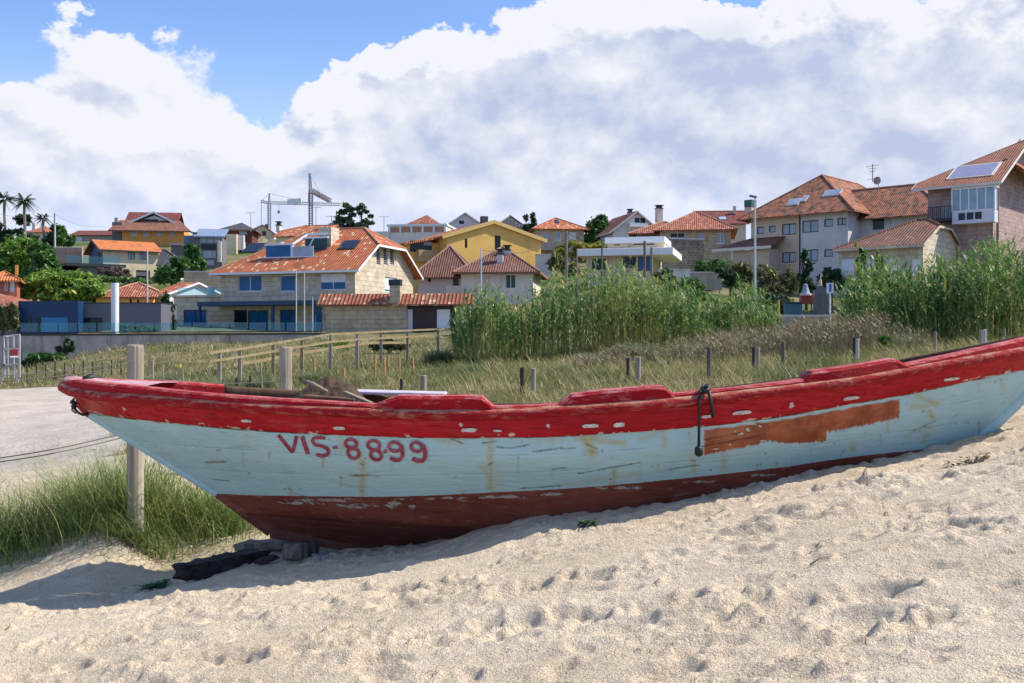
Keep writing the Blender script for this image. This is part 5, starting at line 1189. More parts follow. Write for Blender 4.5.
h = House('brick_house', 'large orange brick house with white gable under a dark red roof', 122, 184, 198, 8, 'l', 250, 13)
ze = h.F(122, 229)[1]
for x0 in (130, 142.5, 156, 168.5): h.window('F', x0, 229.5, x0 + 6.6, 236, mull=1, glass=M['glassw'])
h.walls(M['orange'], ze, drop=6)
zr = h.zat(150, 220.5, 3.5)
mb = MB(); q = [(-2.2, -1.2, ze - .3), (h.W + 1.4, -1.2, ze - .3), (h.W - 1.2, 3.5, zr), (-1.2, 3.5, zr)]; lo_ = [(x, y, z - .25) for x, y, z in q]; mb.face(q, [(p[0] + 50, (p[1] + 1.2) * 1.1) for p in q]); mb.face(lo_[::-1])
for i in range(4): mb.face([q[i], lo_[i], lo_[(i + 1) % 4], q[(i + 1) % 4]])
mb.build('front_roof', M['t_old'], h.root, weld=False)
u0 = h.F(119, 225, 3.6)[0]; u1 = h.F(186, 226, 3.6)[0]; ua, za = h.F(154.5, 212, 3.6); z0 = h.F(119, 226, 3.6)[1]
mb = MB(); pts = [(u0 + 1, 3.6, z0), (u1 - 1, 3.6, z0), (ua, 3.6, za - .6)]; bk = [(x, 11, z) for x, y, z in pts]; mb.face(pts); mb.face(bk[::-1])
for i in range(3): mb.face([pts[i], pts[(i + 1) % 3], bk[(i + 1) % 3], bk[i]])
ga = mb.build('gable', M['white'], h.root)
a, zt = h.F(143, 219.2, 3.6); b, zb = h.F(158, 221.5, 3.6); mb = MB(); mb.box((a, 3.52, zb), (b, 3.62, zt)); mb.build('gable_window', M['glassd'], ga)
mb = MB()
for (x0, z_0, x1, z_1) in ((u0 - .4, z0 - .4, ua, za), (ua, za, u1 + .4, z0 - .4)):
    pts = [(x0, 2.6, z_0), (x1, 2.6, z_1), (x1, 11.5, z_1), (x0, 11.5, z_0)]; lo_ = [(x, y, z - .3) for x, y, z in pts]; mb.face(pts, [(p[1], p[0]) for p in pts]); mb.face(lo_[::-1])
    for i in range(4): mb.face([pts[i], lo_[i], lo_[(i + 1) % 4], pts[(i + 1) % 4]])
gr_ = mb.build('gable_roof', M['t_darkred'], h.root, weld=False)
mb = MB(); mb.bar((u0 - .4, 2.55, z0 - .55), (ua, 2.55, za - .15), .08, .35); mb.bar((ua, 2.55, za - .15), (u1 + .4, 2.55, z0 - .55), .08, .35); mb.build('verge_board', M['white'], gr_)
h.roof(M['t_darkred'], h.F(150, 222, 6)[1], h.F(150, 212.3, 10)[1], .3, h=(1, 1), box=(h.F(126, 220, 6)[0], h.F(176.5, 220, 6)[0], 6, 14), name='main_roof')
h.chimney(114.5, 117.5, 217.5, 226, 2, .7, M['concrete'])
a, zt = h.F(112, 222, 1.); b, zb = h.F(121.9, 240, 1.); mb = MB(); mb.box((a, 1., zb - 2), (b - .01, 8, zt)); mb.build('side_wing', M['grey'], h.root)

h = House('metal_roof_house', 'modern house with blue grey metal roof and big glass front', 196, 222, 162, 10, 'l', 280, 8)
ze = h.F(196, 236)[1]; h.window('F', 199, 237, 221, 243, mull=2, frame=M['dark'], glass=M['glassw']); h.window('F', 203.5, 251, 215.5, 257.5, mull=1, frame=M['white'], glass=M['glassw']); h.window('F', 204, 260, 214, 265, mull=0, frame=M['white'], glass=M['glassw']); h.window('F', 201, 244, 216, 250, mull=0, frame=M['dark'], glass=M['glassd'])
h.walls(M['grey'], ze); mb = MB()
a = h.F(193, 235, -.8)[0]; q = [(a, -.8, ze - .05), (h.W + .4, -.8, ze - .05), (h.W + .4, 7, ze + 1.8), (a, 7, ze + 1.8)]; lo_ = [(x, y, z - .2) for x, y, z in q]; mb.face(q); mb.face(lo_[::-1])
for i in range(4): mb.face([q[i], lo_[i], lo_[(i + 1) % 4], q[(i + 1) % 4]])
for k in range(1, 9): u = a + (h.W + .4 - a) * k / 9; mb.bar((u, -.8, ze - .02), (u, 7, ze + 1.83), .05, .07)
mb.build('roof', M['bluemetal'], h.root, weld=False)
h.block('side_block', (184, 235.5, 195.8, 262), 1.5, 7, m_plain('blue block', (.10, .15, .24), .6, .1)); h.block('column', (192.5, 232, 197, 258), .6, 1.4, M['grey']); h.block('pier', (217.5, 241, 221, 262), -1., -.02, M['whitew'])
h = House('dark_roof_house', 'modern house with thin dark roof over red wall and cream block', 222, 252, 184, 4, 'l', 262, 9)
ze = h.F(222, 228.5)[1]; h.window('F', 239, 229.5, 247, 234.5, mull=0, frame=M['white'], glass=M['glassw']); h.walls(m_plain('dark red wall', (.13, .035, .035), .8, .2), ze); h.roof(M['t_dark'], ze, h.zat(235, 222.5, 4.5), .7, fascia=m_plain('rust fascia', (.20, .08, .06), .7, .1))
h.block('front_block', (226, 234, 236.5, 256), -3, -.01, M['cream']); h.block('side_block', (236.8, 235, 243.5, 250), -2, -.01, M['pale'])

h = House('yellow_cottage', 'low yellow cottage with orange brown tiled roof behind the grey building', 96, 153, 104, 8, 'l', 312, 7)
ze = h.F(118, 295)[1]; h.window('F', 129.5, 298.5, 131.8, 303.5, mull=0, frame=M['dark'], glass=M['glassd'], fw=.04); h.window('F', 137, 299.5, 139.5, 303.5, mull=0, frame=M['dark'], glass=M['glassd'], fw=.04)
h.walls(M['yellow'], ze); h.roof(M['t_red'], ze, h.zat(125, 282.5, 3.5), .5, h=(0, .3), ridge=M['ridge'])
h = House('white_cottage', 'small white gabled cottage beside the yellow cottage', 152, 167, 106, -32, 'r', 312, 7.5)
ze = h.F(160, 293)[1]; zr = h.zat(172, 283, 3.75); h.window('F', 153.5, 292.5, 158.5, 299, mull=0, frame=M['dark'], glass=M['glassd']); h.walls(M['white'], ze, zr=zr, h=(1, 1)); h.roof(M['t_orange'], ze, zr, .4, .3, h=(1, 1), fascia=M['white'])

h = House('navy_house', 'flat roofed modern house, navy on the left and grey on the right', 78.4, 161, 83, 1, 'l', 335, 4.2)
zt = h.F(120, 303)[1]; h.window('F', 83, 317.5, 102.5, 332, mull=2, frame=M['dark'], glass=M['glassd'])
h.walls(m_plain('blue grey cladding', (.125, .125, .15), .55, .06, .5), zt); h.block('roof_edge', (78.6, 302.4, 161.2, 303.4), -.06, 4.25, M['dark'])
u0 = h.F(18.3, 320, -1.2)[0]; u1 = h.F(78.2, 320, -1.2)[0]; zt = h.F(40, 301, -1.2)[1]
mb = MB(); mb.box((u0, -1.2, -3), (u1, 4, zt)); fb = mb.build('front_block', M['navy'], h.root)
for x0, y0, x1, y1, mt in ((41.5, 317.5, 68, 333, 'glass'), (26.7, 317.5, 31.5, 333, 'glassd'), (35.8, 317.5, 41, 333, 'glassd')):
    a, z1 = h.F(x0, y0, -1.2); b, z0 = h.F(x1, y1, -1.2); mb = MB(); mb.box((a, -1.25, z0), (b, -1.18, z1)); mb.build('window', m_glass('sea blue glass', (.015, .17, .34)) if mt == 'glass' else M[mt], fb)
h = House('dark_roof_shed', 'low building with a plain dark purple roof beside the cream villa', 158.5, 180, 150, 6, 'l', 275, 7)
ze = h.F(158.5, 264)[1]; h.walls(M['whitew'], ze); h.roof(M['t_dark'], ze, h.zat(165, 250, 3.5), .3, h=(1, .2), ridge=M['dark'])
h = House('grey_garage', 'small grey garage block below the brick house', 171, 184, 172, 8, 'l', 262, 5); ze = h.F(171, 245)[1]; h.walls(M['grey'], ze); h.block('roof_slab', (170, 243.6, 184.6, 245), -.4, 5.2, M['pale'])
h = House('orange_cottage', 'little house with orange tiled hip roof and white door at the left edge', -14, 17, 98, 20, 'l', 300, 6)
ze = h.F(10, 279)[1]; h.window('F', 4.6, 280, 7.6, 291, mull=0, frame=M['white'], glass=M['glassw']); h.window('F', 10, 281, 14.5, 292, mull=0, shutter=.95); h.walls(m_plain('rust render', (.40, .12, .075), .9, .1), ze); h.roof(M['t_new'], ze, h.zat(5, 271.5, 3), .4, ridge=M['t_new']); h.chimney(15, 17.8, 265, 275, 1, .5, M['orange'])
h = House('garden_house', 'low house with flat orange tiled roof behind a clipped hedge', -30, 17.5, 84, 2, 'l', 332, 8)
ze = h.F(5, 303)[1]; h.walls(M['concrete'], ze); h.roof(M['t_red'], ze, h.zat(5, 291, 4), 1.0, h=(1, 0))
h = House('ridge_house', 'small house with pale red roof behind the palm trees', 27, 46, 232, 0, 'l', 245, 9); ze = h.F(30, 231.5)[1]; h.walls(M['cream'], ze); h.roof(M['t_red'], ze, h.zat(36, 226, 4.5), .5); h.chimney(32, 35, 223, 230, 2, .9, M['whitew'])
h = House('long_house', 'long low grey house with dark red roof on the skyline', 72, 112, 226, 0, 'l', 250, 9); ze = h.F(72, 234.5)[1]; h.window('F', 76, 237, 82, 243, mull=0, shutter=.98); h.walls(M['concrete'], ze); h.roof(M['t_darkred'], ze, h.zat(90, 230.5, 4.5), .5, h=(1, 1))
# ------------------------------------------------------------------ walls, railings, poles, fences
def ground_px(px, d): x = (px - CX) / FPX * d; return Vector((x, d, gz1(x, d)))

# retaining wall along the beach, with its glass balustrade
rw = thing('retaining_wall', 'long stained concrete retaining wall at the head of the beach', 'wall', P(-60, 334, 73))
A, B_ = P(-60, 334.5, 73), P(327, 333, 76); rel = lambda v: Vector(v) - rw.location
cm, CT, cb_ = new_mat('stained concrete'); oc = CT.new('ShaderNodeTexCoord').outputs['Object']
c = CT.mix(CT.step(CT.noise(oc, .8, 6, .65), .3, .7), (.33, .275, .235), (.50, .43, .37))
c = CT.mix(CT.step(CT.noise(CT.scl(oc, (1, 1, .08)), 1.6, 6, .7), .52, .66, 0, .8), c, (.17, .135, .115)); CT.put(cb_.inputs['Base Color'], c); cb_.inputs['Roughness'].default_value = .95
mb = MB(); d = (B_ - A); n = 24
for k in range(1):
    q = [rel(A), rel(B_)]; mb.bar(q[0] - Vector((0, -.2, 2.2)), q[1] - Vector((0, -.2, 2.2)), .4, 4.2)
mb.build('wall', cm, rw)
mb = MB(); mb.bar(rel(A) + Vector((0, .2, -.04)), rel(B_) + Vector((0, .2, -.04)), .5, .12); mb.build('coping', M['dark'], rw)
gb = thing('glass_balustrade', 'bluish glass balustrade running along the top of the beach wall', 'balustrade', P(18, 334, 73.7))
G0, G1 = P(18, 333.6, 73.62), P(322, 332.5, 76); n = 16; rel = lambda v: Vector(v) - gb.location
for k in range(n):
    p = G0.lerp(G1, k / n) + Vector((.06, .2, 0)); q = G0.lerp(G1, (k + 1) / n) + Vector((-.06, .2, 0)); mb = MB()
    mb.bar(rel(p) + Vector((0, 0, .42)), rel(q) + Vector((0, 0, .42)), .02, .62); mb.build('glass_panel', M_GR, gb)
mb = MB(); mb.bar(rel(G0) + Vector((0, .2, .07)), rel(G1) + Vector((0, .2, .07)), .07, .07); mb.build('base_rail', M['dark'], gb)

def column(px, ytop, ybot, d, r, mat, name, label, cat):
    b = P(px, ybot, d); t = P(px, ytop, d); mb = MB(); mb.tube([(0, 0, -1.0), (0, 0, t.z - b.z)], r, 16); o = mb.build(name, mat, None, False, weld=True); o.location = b; return tag(o, label, cat)
column(115, 283, 333, 75.5, .26, M['white'], 'white_column', 'tall plain white cylindrical column on the terrace', 'column')

def pole(px, ytop, d, r0, r1, mat, name, label, cat, ybot=None, group=None):
    g = ground_px(px, d); t = P(px, ytop, d); mb = MB(); h_ = t.z - g.z + .3; mb.tube([(0, 0, -.3), (0, 0, h_ * .5), (0, 0, h_ - .3)], [r0, (r0 + r1) / 2, r1], 8); o = mb.build(name, mat, None); o.location = g
    return tag(o, label, cat, group)
M_PW = m_plain('weathered pole', (.20, .17, .14), .9, .2, 2); M_PG = m_plain('pale pole', (.52, .50, .47), .6, .1)
for px, yt, lb in ((296.3, 271, 'left white flagpole before the granite house, tallest of three'), (304.4, 272.5, 'middle white flagpole of three before the granite house'), (312.6, 297, 'short right flagpole of three beside the coping end')):
    pole(px, yt, 80, .05, .035, M_PG, 'flagpole', lb, 'flagpole', group='flagpoles before the granite house')
for px, yt, d, r, m_, lb in ((54.5, 213, 190, .14, M_PW, 'dark utility pole left of the palm with the straight trunk'), (55.5, 222, 185, .16, M_PG, 'pale concrete pole standing at the dark trees left of the long house'), (174.2, 255, 140, .10, M_PG, 'pale pole right of the cream villa, leftmost of three'),
                             (189.7, 252.5, 142, .12, M_PG, 'pale pole before the metal roofed house, middle of three'), (195, 248.5, 143, .12, M_PG, 'pale pole before the metal roofed house, tallest of three'), (147.3, 249, 103, .09, M_PG, 'slim white pole rising in front of the cream villa'),
                             (566.3, 231, 98, .15, M_PW, 'thick dark wooden pole right of the yellow house'), (602, 238, 96, .09, m_plain('green pole', (.10, .13, .09), .8, .2), 'thin greenish pole in the reeds before the modern house'), (644.6, 241, 94, .13, m_plain('rust pole', (.16, .10, .08), .8, .2), 'rusty brown pole before the blue glazing of the modern house'), (651.5, 247.5, 93, .13, M_PW, 'grey pole with dark cap before the modern house'), (577, 252, 92, .09, M_PW, 'short grey pole left of the flat roof slab')):
    px_ = 220 * .25 if lb.startswith('pale concrete') else px
    pole(px_, yt, d, r, r * .8, m_, 'utility_pole', lb, 'pole')

def lamp(px, ytop, d, arm, lb):
    g = ground_px(px, d); t = P(px, ytop, d); z = t.z - g.z; r = thing('street_lamp', lb, 'street lamp', g)
    mb = MB(); mb.tube([(0, 0, -.3), (0, 0, z * .5), (0, 0, z)], [.10, .08, .05], 10); mb.build('pole', m_plain('galvanised steel', (.50, .52, .54), .45, .08, metal=.2), r)
    mb = MB(); mb.bar((.12, 0, z - .02), (-arm, 0, z + .10), .26, .13); mb.build('lamp_head', m_plain('lamp housing', (.10, .13, .13), .5, .1), r, bevel=.03)
lamp(755, 197, 74, .38, 'tall steel street lamp before the beige building at right')
pole(481.2, 248, 88, .075, .05, m_plain('lilac pole', (.50, .50, .56), .5, .06), 'light_pole', 'tall slim pale pole before the white house with chimney pots', 'pole')

# timber ramp railing on the dune
M_RAILW = m_wood('ochre rail wood', (.235, .18, .095), (.37, .295, .165), (.1, 1, 1), 8); M_OLDW = m_wood('grey post wood', (.24, .20, .16), (.38, .33, .27), (1, 1, .08), 14); M_DKW = m_wood('dark post wood', (.035, .03, .028), (.08, .065, .055), (1, 1, .08), 14); M_ORW = m_wood('orange stake wood', (.38, .22, .09), (.52, .33, .15), (1, 1, .1), 10)
rl = thing('ramp_railing', 'yellowish timber railing of a boardwalk ramp crossing the dune', 'railing', ground_px(330, 40)); rel = lambda v: Vector(v) - rl.location
dpt = lambda px: float(np.interp(px, [208, 330, 455], [36, 42, 50]))
def Q(px, py, dd=0.): return rel(P(px, py, dpt(px) + dd))
for pts in ([(209, 353), (240, 349), (273, 343.5), (302, 339), (330, 334.2), (357, 333), (407, 330.5), (456, 328.5)], [(209, 361.5), (240, 357), (273, 351.5), (302, 346.5), (330, 342), (357, 339.5), (407, 337), (456, 335.5)]):
    mb = MB()
    for a, b in zip(pts[:-1], pts[1:]): mb.bar(Q(*a, -.08), Q(*b, -.08), .05, .08)
    mb.build('rail', M_RAILW, rl)
for pts in ([(233, 365), (262, 360.5), (287, 355.5), (330, 348.5), (368, 343), (410, 342.5)],):
    mb = MB()
    for a, b in zip(pts[:-1], pts[1:]): mb.bar(Q(*a, 1.2), Q(*b, 1.2), .05, .11)
    mb.build('rail', M_RAILW, rl)
for px, yt in ((219.5, 352), (240, 347.5), (273.5, 342), (302, 337.5), (330.5, 333), (357, 331.5), (381, 330.5), (407.5, 329.5), (438, 328.5)):
    g = ground_px(px, dpt(px)); t = P(px, yt, dpt(px)); mb = MB(); mb.bar(rel(g) - Vector((0, 0, .4)), rel(t), .11, .11); mb.build('post', M_OLDW if px not in (302, 273.5) else M_RAILW, rl)

# round posts: the near fence, the paired posts further off, thin stakes
def fpost(px, yt, wpx, d, mat, lb, group=None, name='fence_post', cat='fence post', lean=0., bot=None):
    g = ground_px(px, d) if bot is None else P(px, bot, d); t = P(px, yt, d); r = wpx / FPX * d / 2; hh = t.z - g.z; n = 14; V = []; F = []
    zs = [-.4, 0, hh * .3, hh * .6, hh * .9, hh - r * .18, hh]; rr = [1.03, 1.02, 1., .99, .98, .97, .90]
    for i, z in enumerate(zs):
        for k in range(n):
            a = 2 * pi * k / n; q = r * rr[i] * (1 + .05 * float(pnoise(np.array(z * 3 + px), np.array(k * .9))))
            V.append((q * cos(a) + lean * max(z, 0), q * sin(a), z + (.012 * float(pnoise(np.array(k * .8), np.array(px * .1))) if i > 4 else 0)))
    V.append((lean * hh, 0, hh + .003)); F = [(i * n + k, i * n + (k + 1) % n, i * n + n + (k + 1) % n, i * n + n + k) for i in range(len(zs) - 1) for k in range(n)] + [((len(zs) - 1) * n + k, (len(zs) - 1) * n + (k + 1) % n, len(zs) * n) for k in range(n)]
    me = bpy.data.meshes.new(name); me.from_pydata(V, [], F); me.materials.append(mat); o = bpy.data.objects.new(name, me); COL.objects.link(o); o.location = g; return tag(o, lb, cat, group)
M_POST = m_wood('round post wood', (.25, .205, .15), (.46, .40, .31), (1, 1, .05), 26, .006)
GF = 'round fence posts along the dune'
fpost(135.5, 345, 16.5, 7.9, M_POST, 'thick round wooden post in the grass behind the bow, nearest of all the posts', GF)
fpost(285.5, 347, 13, 9.9, M_POST, 'thick round wooden post seen over the brown canvas in the boat', GF)
for px, yt, w, d, m_, lb in ((401.5, 379, 3.4, 17, M_DKW, 'short thin dark post just left of the short grey post behind the boat'), (423.5, 375.5, 6.5, 16, M_OLDW, 'short grey post between the first and second red pads of the boat rim'),
                             (522.3, 367.5, 4.6, 16, M_DKW, 'black post of the pair left of the middle red pad'), (533.3, 368.5, 5, 16.5, M_OLDW, 'grey post of the pair left of the middle red pad'), (628, 358, 3.4, 17, M_DKW, 'thin dark post of the pair behind the middle red pad'),
                             (638.2, 357, 5.6, 16.5, M_OLDW, 'grey post of the pair behind the middle red pad'), (709, 347.5, 4.6, 16, m_wood('brown post', (.09, .075, .065), (.17, .145, .12), (1, 1, .08), 14), 'tall grey brown post right above the black cord'), (753.6, 347, 3.4, 18, M_DKW, 'dark post touching the pale one between cord and stern pad'),
                             (757.8, 348, 3.6, 17, M_OLDW, 'pale post beside its dark twin between cord and stern pad'), (783, 341.5, 4, 18, m_wood('brown post 2', (.10, .08, .07), (.19, .16, .13), (1, 1, .08), 14), 'grey brown post just left of the stern pad'), (854.2, 337.5, 3, 20, M_DKW, 'thin dark post behind the pale post over the stern pad'), (857.6, 339, 3.2, 19, m_wood('white post', (.45, .42, .37), (.58, .55, .5), (1, 1, .08), 14), 'pale post rising over the middle of the stern pad'),
                             (935.3, 332, 2.8, 22, M_OLDW, 'thin grey post before the right reeds'), (980.6, 330, 3.2, 22, M_OLDW, 'dull grey post of the pair before the right reeds'), (984.6, 329.5, 3.4, 21, MATS['white post'], 'whitish post of the pair before the right reeds'), (1004.5, 329, 2.2, 25, M_OLDW, 'last slim post at the right edge before the reeds')):
    fpost(px, yt, w, d, m_, lb, GF)
for px, yt, w, d, lb in ((314.5, 358, 2.2, 33, 'pale stake left of the ramp post over the canvas'), (344.2, 368, 3, 31, 'short thick stake low in the grass'), (374.8, 354.5, 2.4, 32, 'tall orange stake, first of the cluster right of the ramp'), (385, 358, 2.6, 32.5, 'orange stake leaning close to its twin'), (388, 355.5, 2.4, 33, 'orange stake, right one of the close pair'), (399.5, 356.5, 2.2, 33, 'thin dull stake between the pair and the last stake'), (413.5, 357, 2.6, 34, 'last orange stake on the right of the cluster'),
                         (152.5, 361, 2.4, 14, 'pale split stake just right of the thick post by the bow'), (166.5, 366, 1.6, 15, 'thin stake between the bow post and the yellow tipped stake'), (176.5, 367, 1.8, 15, 'stake topped by a yellow cap right of the bow post'), (263, 363, 1.8, 20, 'thin pale stake left of the second thick post'), (239, 378, 3, 15, 'dark stump like stake before the ramp end'), (250.8, 375.5, 2.6, 15, 'blackened stake beside the second thick post'), (246.5, 381, 2, 15.4, 'low grey stake between two dark stakes'), (185.5, 369, 1.6, 15, 'bare thin stake right of the yellow capped stake')):
    m_ = M_DKW if ('dark' in lb or 'black' in lb) else (M_ORW if d > 30 else M_OLDW)
    fpost(px, yt, w, d, m_, lb, 'thin stakes in the dune grass', 'stake', 'stake', lean=random.uniform(-.06, .06))
mb = MB(); b = P(178, 366, 15); mb.box((-.04, -.02, -.012), (.04, .02, .02)); o = mb.build('stake_cap', m_plain('yellow cap', (.62, .60, .08), .6, .05)); o.location = b; ST_ = [q for q in COL.objects if q.get('label', '').startswith('stake topped by a yellow')][0]; o.parent = ST_; o.location = b - ST_.location
for i in range(11):
    px = 27 + i * 9.4
    fpost(px, 362 + 1.4 * (i % 3) - (i * .25), 1.3, 50, M_DKW, ('thin dark stakes in a row at the foot of the grassy slope by the beach'), 'row of thin stakes at the slope foot', 'stake', 'stake')
# wires of the near fence
M_WIRE = m_plain('rusty wire', (.10, .085, .075), .7, .2)
pA, pB = P(129, 368, 7.85), P(280, 371, 9.85)
for a, b, lb in ((P(129, 362, 7.82), P(-70, 377, 6.4), 'upper fence wire running left from the thick post'), (P(129, 366, 7.82), P(-70, 383, 6.4), 'second fence wire just under the upper one at left'), (P(129, 432, 7.82), P(-70, 466, 6.4), 'lower fence wire running left from the thick post'), (P(129, 436, 7.82), P(-70, 470, 6.4), 'lowest thin fence wire at left near the grass'),
                 (P(143, 378, 7.9), P(280, 381, 9.85), 'fence wire between the two thick posts')):
    mb = MB(); mb.tube([a.lerp(b, t) - Vector((0, 0, .03 * sin(pi * t))) for t in np.linspace(0, 1, 14)], .0035, 5); tag(mb.build('fence_wire', M_WIRE, None, True), lb, 'wire')
mb = MB(); mb.tube([P(128 + 16 * k / 10, 389 + (.8 if k % 2 else 0), 7.9 - .075 * sin(pi * k / 10)) for k in range(11)], .0045, 5); tag(mb.build('wire_wrap', M_WIRE), 'turn of wire wrapped round the thick post at the bow', 'wire')

# lifeguard chair at the left edge
lg = thing('lifeguard_chair', 'white framed lifeguard high chair with a red board at the left edge', 'lifeguard chair', ground_px(7, 47)); rel = lambda v: Vector(v) - lg.location; M_LW = m_plain('white tube', (.46, .46, .45), .5, .06)
g = lambda px, py, dd=0.: rel(P(px, py, 46.6 + dd))
mb = MB()
for a, b in (((3.8, 336), (4.5, 378)), ((19.6, 334.5), (19.6, 377)), ((3.8, 336), (19.6, 334.5)), ((4, 349), (19.6, 348.5)), ((4.3, 364.5), (19.6, 364)), ((14, 364), (18, 382)), ((4.5, 364), (1, 383))): mb.bar(g(*a), g(*b), .055)
for a, b in (((7.5, 337), (8, 378)), ((13.5, 336), (14, 378)), ((7.5, 337), (13.5, 336)), ((8, 364.5), (14, 364))): mb.bar(g(*a, 1.3), g(*b, 1.3), .05)
for a in ((3.8, 336), (19.6, 334.5), (4.3, 364.5), (19.6, 364)): mb.bar(g(*a), g(a[0] * .4 + 6.2, a[1] + .5, 1.3), .045)
mb.build('frame', M_LW, lg)
mb = MB(); p, q = g(10, 347.5, .3), g(18.4, 355.5, .3); mb.box((p.x, p.y - .04, q.z), (q.x, p.y + .04, p.z)); mb.build('red_board', m_plain('red board', (.40, .06, .05), .5, .1), lg)
mb = MB(); p, q = g(4.5, 356, .2), g(19, 357.2, 1.2); mb.box((p.x, p.y, q.z), (q.x, p.y + 1.1, q.z + .05)); mb.build('seat', M_LW, lg)

# road furniture seen between the hedges
sg = thing('road_sign', 'square white road sign with a blue stripe on a white post', 'road sign', ground_px(830, 66)); z = P(0, 283, 66).z - sg.location.z
mb = MB(); mb.tube([(0, 0, -.3), (0, 0, z - .55)], .06, 8); mb.build('post', M['white'], sg)
mb = MB(); mb.box((-.21, -.03, z - .62), (.21, .03, z)); bd = mb.build('board', M['white'], sg); mb = MB(); mb.box((-.07, -.038, z - .56), (.08, -.032, z - .06)); mb.build('blue_stripe', m_plain('sign blue', (.03, .12, .42), .5, .05), bd)
sg = thing('name_sign', 'small pale sign on a thin post half hidden by the right reeds', 'sign', ground_px(858.5, 62)); z = P(0, 288.5, 62).z - sg.location.z
mb = MB(); mb.tube([(0, 0, -.3), (0, 0, z - .5)], .03, 6); mb.build('post', M['pale'], sg); mb = MB(); mb.box((-.16, -.02, z - .5), (.18, .02, z)); mb.build('board', m_plain('pale sign', (.45, .52, .50), .6, .2, 3), sg)
tk = thing('stone_shrine', 'small pointed grey stone shrine with a tapering finial', 'shrine', ground_px(821.5, 70)); z = P(0, 286, 70).z - tk.location.z; w = 6.2 / FPX * 70
mb = MB(); q = [(-w, z - .9), (-w * .8, z - .35), (-.1, z), (w * .5, z - .25), (w, z - .8), (w, -.5), (-w, -.5)]
f_, b_ = [(x, -.5, zz) for x, zz in q], [(x, .5, zz) for x, zz in q]; mb.face(f_); mb.face(b_[::-1])
for i in range(len(q)): mb.face([f_[i], f_[(i + 1) % len(q)], b_[(i + 1) % len(q)], b_[i]])
mb.build('body', m_plain('grey granite', (.13, .125, .135), .95, .3, 3), tk)
mb = MB(); mb.tube([(-.1, 0, z - .05), (-.08, 0, z + .35), (-.06, 0, z + .45), (-.06, 0, z + .85)], [.16, .09, .04, .02], 7); mb.build('finial', M['ashlar2'], tk)
for px, py0, py1, w, d, m_, nm, lb, ct in ((806.5, 294, 304, 12.5, 73, m_plain('faded red board', (.26, .065, .05), .7, .15, 2), 'red_board', 'faded red board standing under the conifer', 'board'), (793, 303.5, 322, 17, 69, m_plain('blue green bin', (.03, .12, .15), .5, .15, 2), 'waste_bin', 'dark blue green waste container behind the weeds', 'waste container')):
    a = ground_px(px, d); zt, zb = P(px, py0, d).z - a.z, P(px, py1, d).z - a.z; ww = w / FPX * d / 2; rt = thing(nm, lb, ct, a); mb = MB(); mb.box((-ww, -.3, zb), (ww, .3, zt)); mb.build('body', m_, rt, bevel=.04)
    mb = MB()
    if nm == 'waste_bin': mb.box((-ww - .03, -.34, zt + .004), (ww + .03, .34, zt + .09)); mb.build('lid', M['dark'], rt)
    else:
        mb.bar((-ww * .8, 0, -.3), (-ww * .8, 0, zb - .002), .07); mb.build('post', M['dark'], rt); mb = MB(); mb.bar((ww * .8, 0, -.3), (ww * .8, 0, zb - .002), .07); mb.build('post', M['dark'], rt)
pole(778.6, 300, 66, .07, .07, m_plain('yellow marker', (.50, .33, .05), .6, .1), 'marker_post', 'short ochre marker post beside the waste container', 'post')
tk = thing('lantern', 'pale bell shaped lantern in front of the dark conifer', 'lantern', P(805.5, 293.6, 72.6)); mb = MB(); mb.tube([(0, 0, 0), (0, 0, .06), (0, 0, .4), (0, 0, .62), (0, 0, .66)], [.34, .30, .18, .14, .05], 12); mb.build('shade', m_plain('pale blue shade', (.24, .30, .33), .5, .1), tk); mb = MB(); mb.tube([(0, 0, -.12), (0, 0, -.003)], [.4, .40], 12); mb.build('base', M['pale'], tk)

# tower cranes on the ridge
M_CR = m_plain('crane grey', (.24, .27, .30), .6, .1); M_CR2 = m_plain('crane rust grey', (.23, .19, .18), .6, .15)
def lattice(mb, p, q, w, n, r=.05, taper=1.):
    p, q = Vector(p), Vector(q); d = (q - p).normalized(); u = Vector((0, 0, 1)) if abs(d.z) < .9 else Vector((1, 0, 0)); a = d.cross(u).normalized() * w / 2; b = a.cross(d).normalized() * w / 2
    c = [a + b, a - b, -a - b, -a + b]
    for k in range(4): mb.bar(p + c[k], q + c[k] * taper, r * 1.5)
    for i in range(n):
        t0, t1 = i / n, (i + 1) / n
        for k in range(4): s0, s1 = 1 + (taper - 1) * t0, 1 + (taper - 1) * t1; mb.bar(p.lerp(q, t0) + c[k] * s0, p.lerp(q, t1) + c[(k + 1) % 4] * s1, r)
cr = thing('tower_crane', 'tower crane with long horizontal jib and a white board on it', 'crane', P(269.3, 240, 230)); rel = lambda v: Vector(v) - cr.location; g = lambda px, py, dd=0.: rel(P(px, py, 230 + dd))
mb = MB(); lattice(mb, g(269.3, 245), g(269.3, 203), .55, 18, .07); mb.build('mast', M_CR, cr)
mb = MB(); lattice(mb, g(269.3, 203), g(269.3, 193.2), .4, 5, .06, .25); mb.build('tower_top', M_CR, cr)
mb = MB(); lattice(mb, g(270.5, 202.8, -2), g(341, 204.6, -12), .5, 30, .05); mb.build('jib', M_CR, cr)
mb = MB(); lattice(mb, g(268, 203, 1), g(261.5, 201.3, 5), .45, 5, .06); mb.bar(g(261.5, 201, 5), g(261.2, 224, 5), .10); mb.build('counter_jib', M_CR, cr)
mb = MB(); mb.bar(g(269.3, 193.5), g(305, 201.5, -6), .06); mb.build('stay', M_CR, cr); mb = MB(); mb.bar(g(269.3, 193.5), g(261.5, 201.2, 5), .06); mb.build('stay', M_CR, cr)
